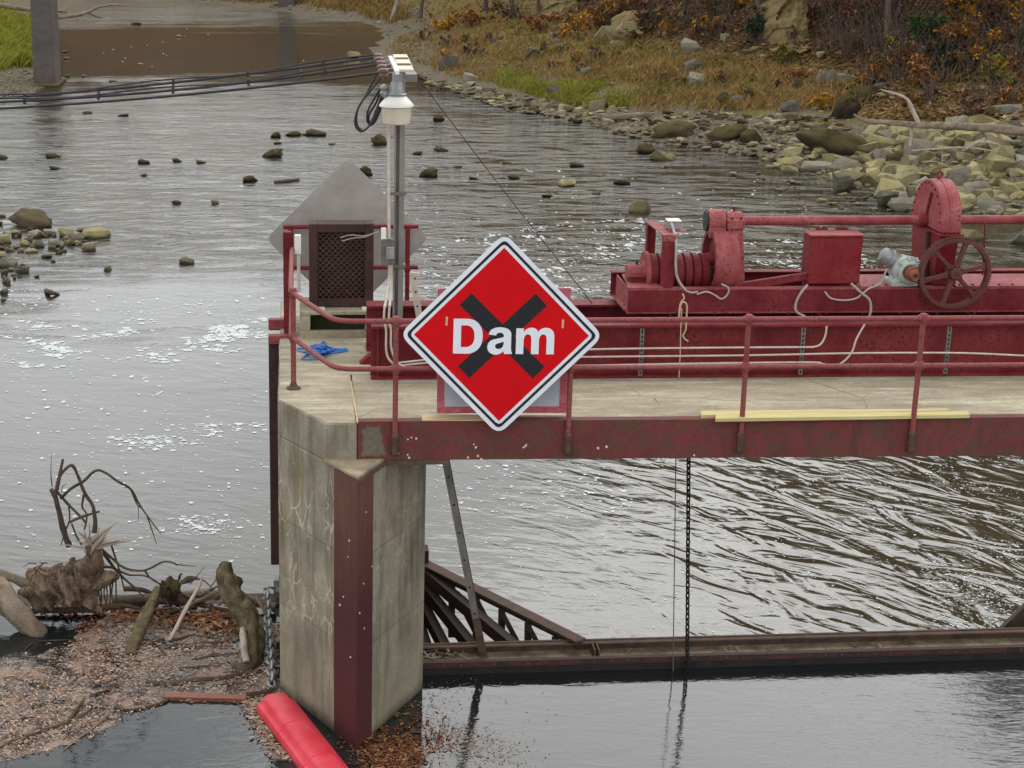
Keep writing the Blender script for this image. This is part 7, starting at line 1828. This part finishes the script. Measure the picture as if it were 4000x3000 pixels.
name_by_marks(tuft, 'weed clump', THM + MARKS)

# ================================================================== cliffs, driftwood and trees on the bank
def outcrop(label, u0, u1, v0, v1, rows, cols, seed):
    """a jointed rock face: a wall broken into uneven ledges and columns by noise, with fallen blocks at its foot"""
    B = bank_hit((u0 + u1) / 2, v1); r = np.random.RandomState(seed)
    t_ = thing('rock_outcrop', label, 'cliff', B); pm = ppm(B)
    W_ = (u1 - u0) / pm; H_ = (v1 - v0) / pm
    nu, nv = 44, 34; V = []; F = []
    for i in range(nv + 1):
        for j in range(nu + 1):
            x = (j / nu - .5) * W_ * 1.1; z = i / nv * H_ * 1.2 - 0.3
            bx = math.floor(x * 1.1 + fbm((x * .8, z * .5, seed), 2)); bz = math.floor(z * 1.7 + fbm((x * .4, z, seed + 3), 2))
            st_ = (math.sin(bx * 12.9898 + bz * 78.233 + seed) * 43758.5) % 1.0
            y = 0.55 * st_ + 0.35 * fbm((x * 1.5, z * 1.5, seed), 4) + z * 0.22 + 2.2 * abs(2 * j / nu - 1) ** 3
            V.append((B[0] + x + .08 * fbm((x * 3, z * 3, 9), 2), B[1] + y + 0.2, B[2] + z - 0.5 * abs(2 * j / nu - 1) ** 4))
    for i in range(nv):
        for j in range(nu):
            a = i * (nu + 1) + j; F.append((a, a + 1, a + nu + 2, a + nu + 1))
    mb = MB(); mb.add(V, F); mb.build('rock_face', M['cliff'], t_)
    for k in range(7):
        s0 = HR[r.randint(len(HR))]
        o = bpy.data.objects.new('fallen_block', rock_mesh(s0, M['cliff'])); COL.objects.link(o); o.parent = t_
        o.location = (r.uniform(-.6, .6) * W_, r.uniform(-.7, .1), r.uniform(-.15, .1)); q_ = r.uniform(.3, .8)
        o.scale = (q_ * 1.3, q_, q_ * .8); o.rotation_euler = (r.uniform(-.4, .4), r.uniform(-.4, .4), r.uniform(0, 6))
outcrop('tan weathered cliff face at upper right of the bank', 3040, 3210, 0, 185, 6, 3, 3)
outcrop('broken tan rock ledge at the top of the bank', 2160, 2360, -40, 62, 4, 4, 5)
outcrop('low grey brown ledge behind the tilted slabs', 2440, 2640, 40, 120, 3, 4, 8)
def bl(L_): return [bank_hit(u, v) + np.array([0, 0, z]) for u, v, z in L_]
dw = thing('driftwood_tree', 'long bare driftwood trunk lying on the right bank rubble', 'log', bank_hit(3700, 540))
Pm = 1 / ppm(bank_hit(3700, 540))
def dpt(u, v): 
    y = bank_hit(3700, 540)[1] - 1.6; return at(u, v, Y=y - 0.004 * (u - 3400))
mb = MB(); log_mesh(mb, [dpt(3335, 447), dpt(3375, 470), dpt(3450, 478), dpt(3560, 487), dpt(3700, 492), dpt(3850, 500), dpt(4050, 520)], [4 * Pm, 7 * Pm, 9 * Pm, 11 * Pm, 13 * Pm, 15 * Pm, 16 * Pm], 3, 14, 0.16); mb.build('trunk', M['bark'], dw, smooth=1.2)
for L_, r in ((((3588, 482), (3565, 430), (3545, 390), (3515, 372), (3480, 362), (3440, 350)), (9, 8, 6, 5, 4, 2)), (((3556, 490), (3560, 530), (3553, 570)), (8, 7, 6)), (((3800, 490), (3880, 510), (3920, 545), (3990, 552)), (7, 6, 5, 3)), (((3760, 590), (3830, 555), (3890, 562), (3915, 580), (3910, 600)), (4, 5, 5, 4, 3)), (((3500, 498), (3512, 530)), (4, 2)), (((3560, 590), (3680, 580), (3780, 577), (3880, 590)), (3, 4, 4, 3)), (((3680, 660), (3680, 575)), (3, 2))):
    mb = MB(); log_mesh(mb, [dpt(u, v) for u, v in L_], [x * Pm for x in r], int(L_[0][0]), 7, 0.12); mb.build('branch', M['palewood'], dw, smooth=1.2)
def dl(u, v): return at(u, v, Y=bank_hit(2430, 478)[1])
log('driftwood_log', 'short grey brown driftwood log at the foot of the green grass', [dl(2335, 455), dl(2400, 458), dl(2480, 452), dl(2545, 446)], [13 / ppm(dl(2430, 460))] * 2 + [11 / ppm(dl(2430, 460)), 8 / ppm(dl(2430, 460))], M['bark'], seed=33)
lfp = bank_hit(150, 300)
def lg(u, v): return at(u, v, Y=72.0)
lo2 = thing('driftwood_branch', 'long grey driftwood limb lying past the far bridge pier', 'branch', lg(200, 70))
for L_, r in ((((-20, 15), (20, 22), (100, 36), (180, 40), (260, 45)), (9, 10, 8, 7, 5)), (((140, 74), (230, 68), (300, 60), (345, 47), (380, 30), (430, 20), (490, 19)), (6, 7, 7, 6, 5, 4, 2)), (((343, 48), (370, 60), (396, 68)), (5, 5, 4)), (((150, 60), (175, 45), (200, 40)), (5, 5, 4))):
    mb = MB(); log_mesh(mb, [lg(u, v) for u, v in L_], [x / ppm(lg(200, 60)) for x in r], int(L_[0][0]) + 40, 8, 0.1); mb.build('limb', M['bark'], lo2, smooth=1.2)
sn = bank_hit(1530, 85)
def sy(u, v): return at(u, v, Y=sn[1])
log('bare_snag', 'pale bare leaning snag at the river bend', [sy(1530, 88), sy(1534, 60), sy(1545, 30), sy(1553, 0), sy(1565, -60)][::-1], [5 / ppm(sn), 7 / ppm(sn), 8 / ppm(sn), 9 / ppm(sn), 9 / ppm(sn)], M['palewood'], 'snag', seed=3)
log('fallen_log', 'dark fallen log at the foot of the bare snag', [sy(1500, 130), sy(1530, 108), sy(1585, 95)], [14 / ppm(sn), 11 / ppm(sn), 5 / ppm(sn)], M['barkdark'], seed=5)
def tree_proto(seed, leafm, h=10.0):
    r = np.random.RandomState(seed)
    t_ = thing('autumn_tree', 'autumn tree on the hillside above the river', 'tree', (0, 0, 0), 'trees on the hillside')
    top = np.array([r.normal(0, .5), r.normal(0, .5), h])
    mb = MB(); mb.tube(smooth_path([(0, 0, -0.4), (r.normal(0, .12), r.normal(0, .12), h * 0.3), (top[0] * .6, top[1] * .6, h * 0.65), top], 4), list(np.linspace(0.19, 0.03, 13)), 8); tr = mb.build('trunk', M['trunk'], t_, smooth=1)
    mb = MB(); tips = []
    for k in range(16):
        f_ = r.uniform(0.3, 0.97); b_ = np.array([top[0] * f_ * f_, top[1] * f_ * f_, h * f_]); a = r.uniform(0, 6.28); ln = (1.15 - f_) * h * 0.42
        e_ = b_ + np.array([math.cos(a) * ln, math.sin(a) * ln, ln * r.uniform(0.3, 0.9)]); tips.append((b_, e_))
        mb.tube([b_, (b_ + e_) / 2 + np.array([0, 0, -ln * 0.05]), e_], [0.05, 0.035, 0.01], 5)
        for q_ in range(2):
            s0 = b_ + (e_ - b_) * r.uniform(.4, .8); mb.tube([s0, s0 + r.normal(0, .35, 3) * ln * 0.6 + np.array([0, 0, .25 * ln])], [0.02, 0.006], 4)
    mb.build('limb', M['trunk'], t_)
    Vs = []; Fs = []; b = 0
    for b_, e_ in tips:
        V, F = foliage(e_ * 0.75 + b_ * 0.25, (1.3, 1.3, 0.95), 130, 0.15, r, 0.2); Vs.append(V); Fs += [tuple(i + b for i in f) for f in F]; b += len(V)
    me = bpy.data.meshes.new('crown'); me.from_pydata(np.vstack(Vs).tolist(), [], Fs); link_mesh('crown', me, leafm, t_)
    return t_
PT = [tree_proto(1, M['leaf_russet'], 10), tree_proto(2, M['leaf_brown'], 11), tree_proto(3, M['leaf_orange'], 9), tree_proto(5, M['leaf_brown'], 12)]
rt = np.random.RandomState(77)
used = [False] * 4
def plant(P, k, s=1.0, label=None):
    o = PT[k] if not used[k] else copy_tree(PT[k]); used[k] = True
    o.location = P; o.rotation_euler = (0, 0, rt.uniform(0, 6.28)); o.scale = (s, s, s)
    o['label'] = label or 'autumn tree on the wooded hillside above the river'
    return o
vis = ((1900, 40, 3, 'dark trunked tree at the top of the slope, leftmost of three'), (2005, 62, 1, 'thin dark tree on the slope, middle of three'), (2105, 55, 0, 'dark tree near the rock ledge, rightmost of three'), (1640, 72, 1, 'grey trunked tree with flared roots at the river bend'), (3470, 205, 3, 'slim bare tree leaning over the russet thicket'), (3250, 60, 0, 'brown tree rising beside the tan cliff'), (2660, 60, 1, 'slender tree behind the brown thicket'), (3990, 200, 2, 'tree at the right edge of the bank'), (2960, 40, 0, 'tree rising behind the dark conifer'))
for u, v, k, lab in vis:
    P = bank_hit(u, v)
    if P is not None: plant(P + np.array([0, 0, -0.1]), k, rt.uniform(0.7, 0.95), lab)
cnt = 0
while cnt < 95:
    x, y = rt.uniform(-70, 95), rt.uniform(30, 190)
    d = sdist(np.array([[x, y]]), RB, RPOLY)[0]
    if not (15 < d < 46): continue
    plant(np.array([x, y, ground(np.array([[x, y]]))[0] - 0.1]), rt.randint(4), rt.uniform(0.75, 1.15)); cnt += 1

# ================================================================== far bridge piers
for (u, v, wpx, lab) in ((172, 338, 76, 'tall grey bridge pier standing at the left bank'), (1118, 36, 62, 'distant grey bridge pier at the river bend')):
    P = at(u, v, Z=RIV); w_ = wpx / ppm(P)
    t_ = thing('bridge_pier', lab, 'bridge pier', P)
    mb = MB(); mb.loft([[(P[0] - w_ * .55, P[1], RIV - 1), (P[0] + w_ * .55, P[1], RIV - 1), (P[0] + w_ * .55, P[1] + 2.5, RIV - 1), (P[0] - w_ * .55, P[1] + 2.5, RIV - 1)], [(P[0] - w_ * .5, P[1] + 0.1, 5.5), (P[0] + w_ * .5, P[1] + 0.1, 5.5), (P[0] + w_ * .5, P[1] + 2.4, 5.5), (P[0] - w_ * .5, P[1] + 2.4, 5.5)]]); mb.build('shaft', M['farpier'], t_, bevel=0.05)
    mb = MB(); mb.box((P[0] - w_ * .75, P[1] - 0.25, RIV - 1), (P[0] + w_ * .75, P[1] + 2.8, RIV + 0.12)); mb.build('footing', M['rockbrown'], t_, bevel=0.04)
for o in bpy.data.objects:
    if '_base' in o: del o['_base']
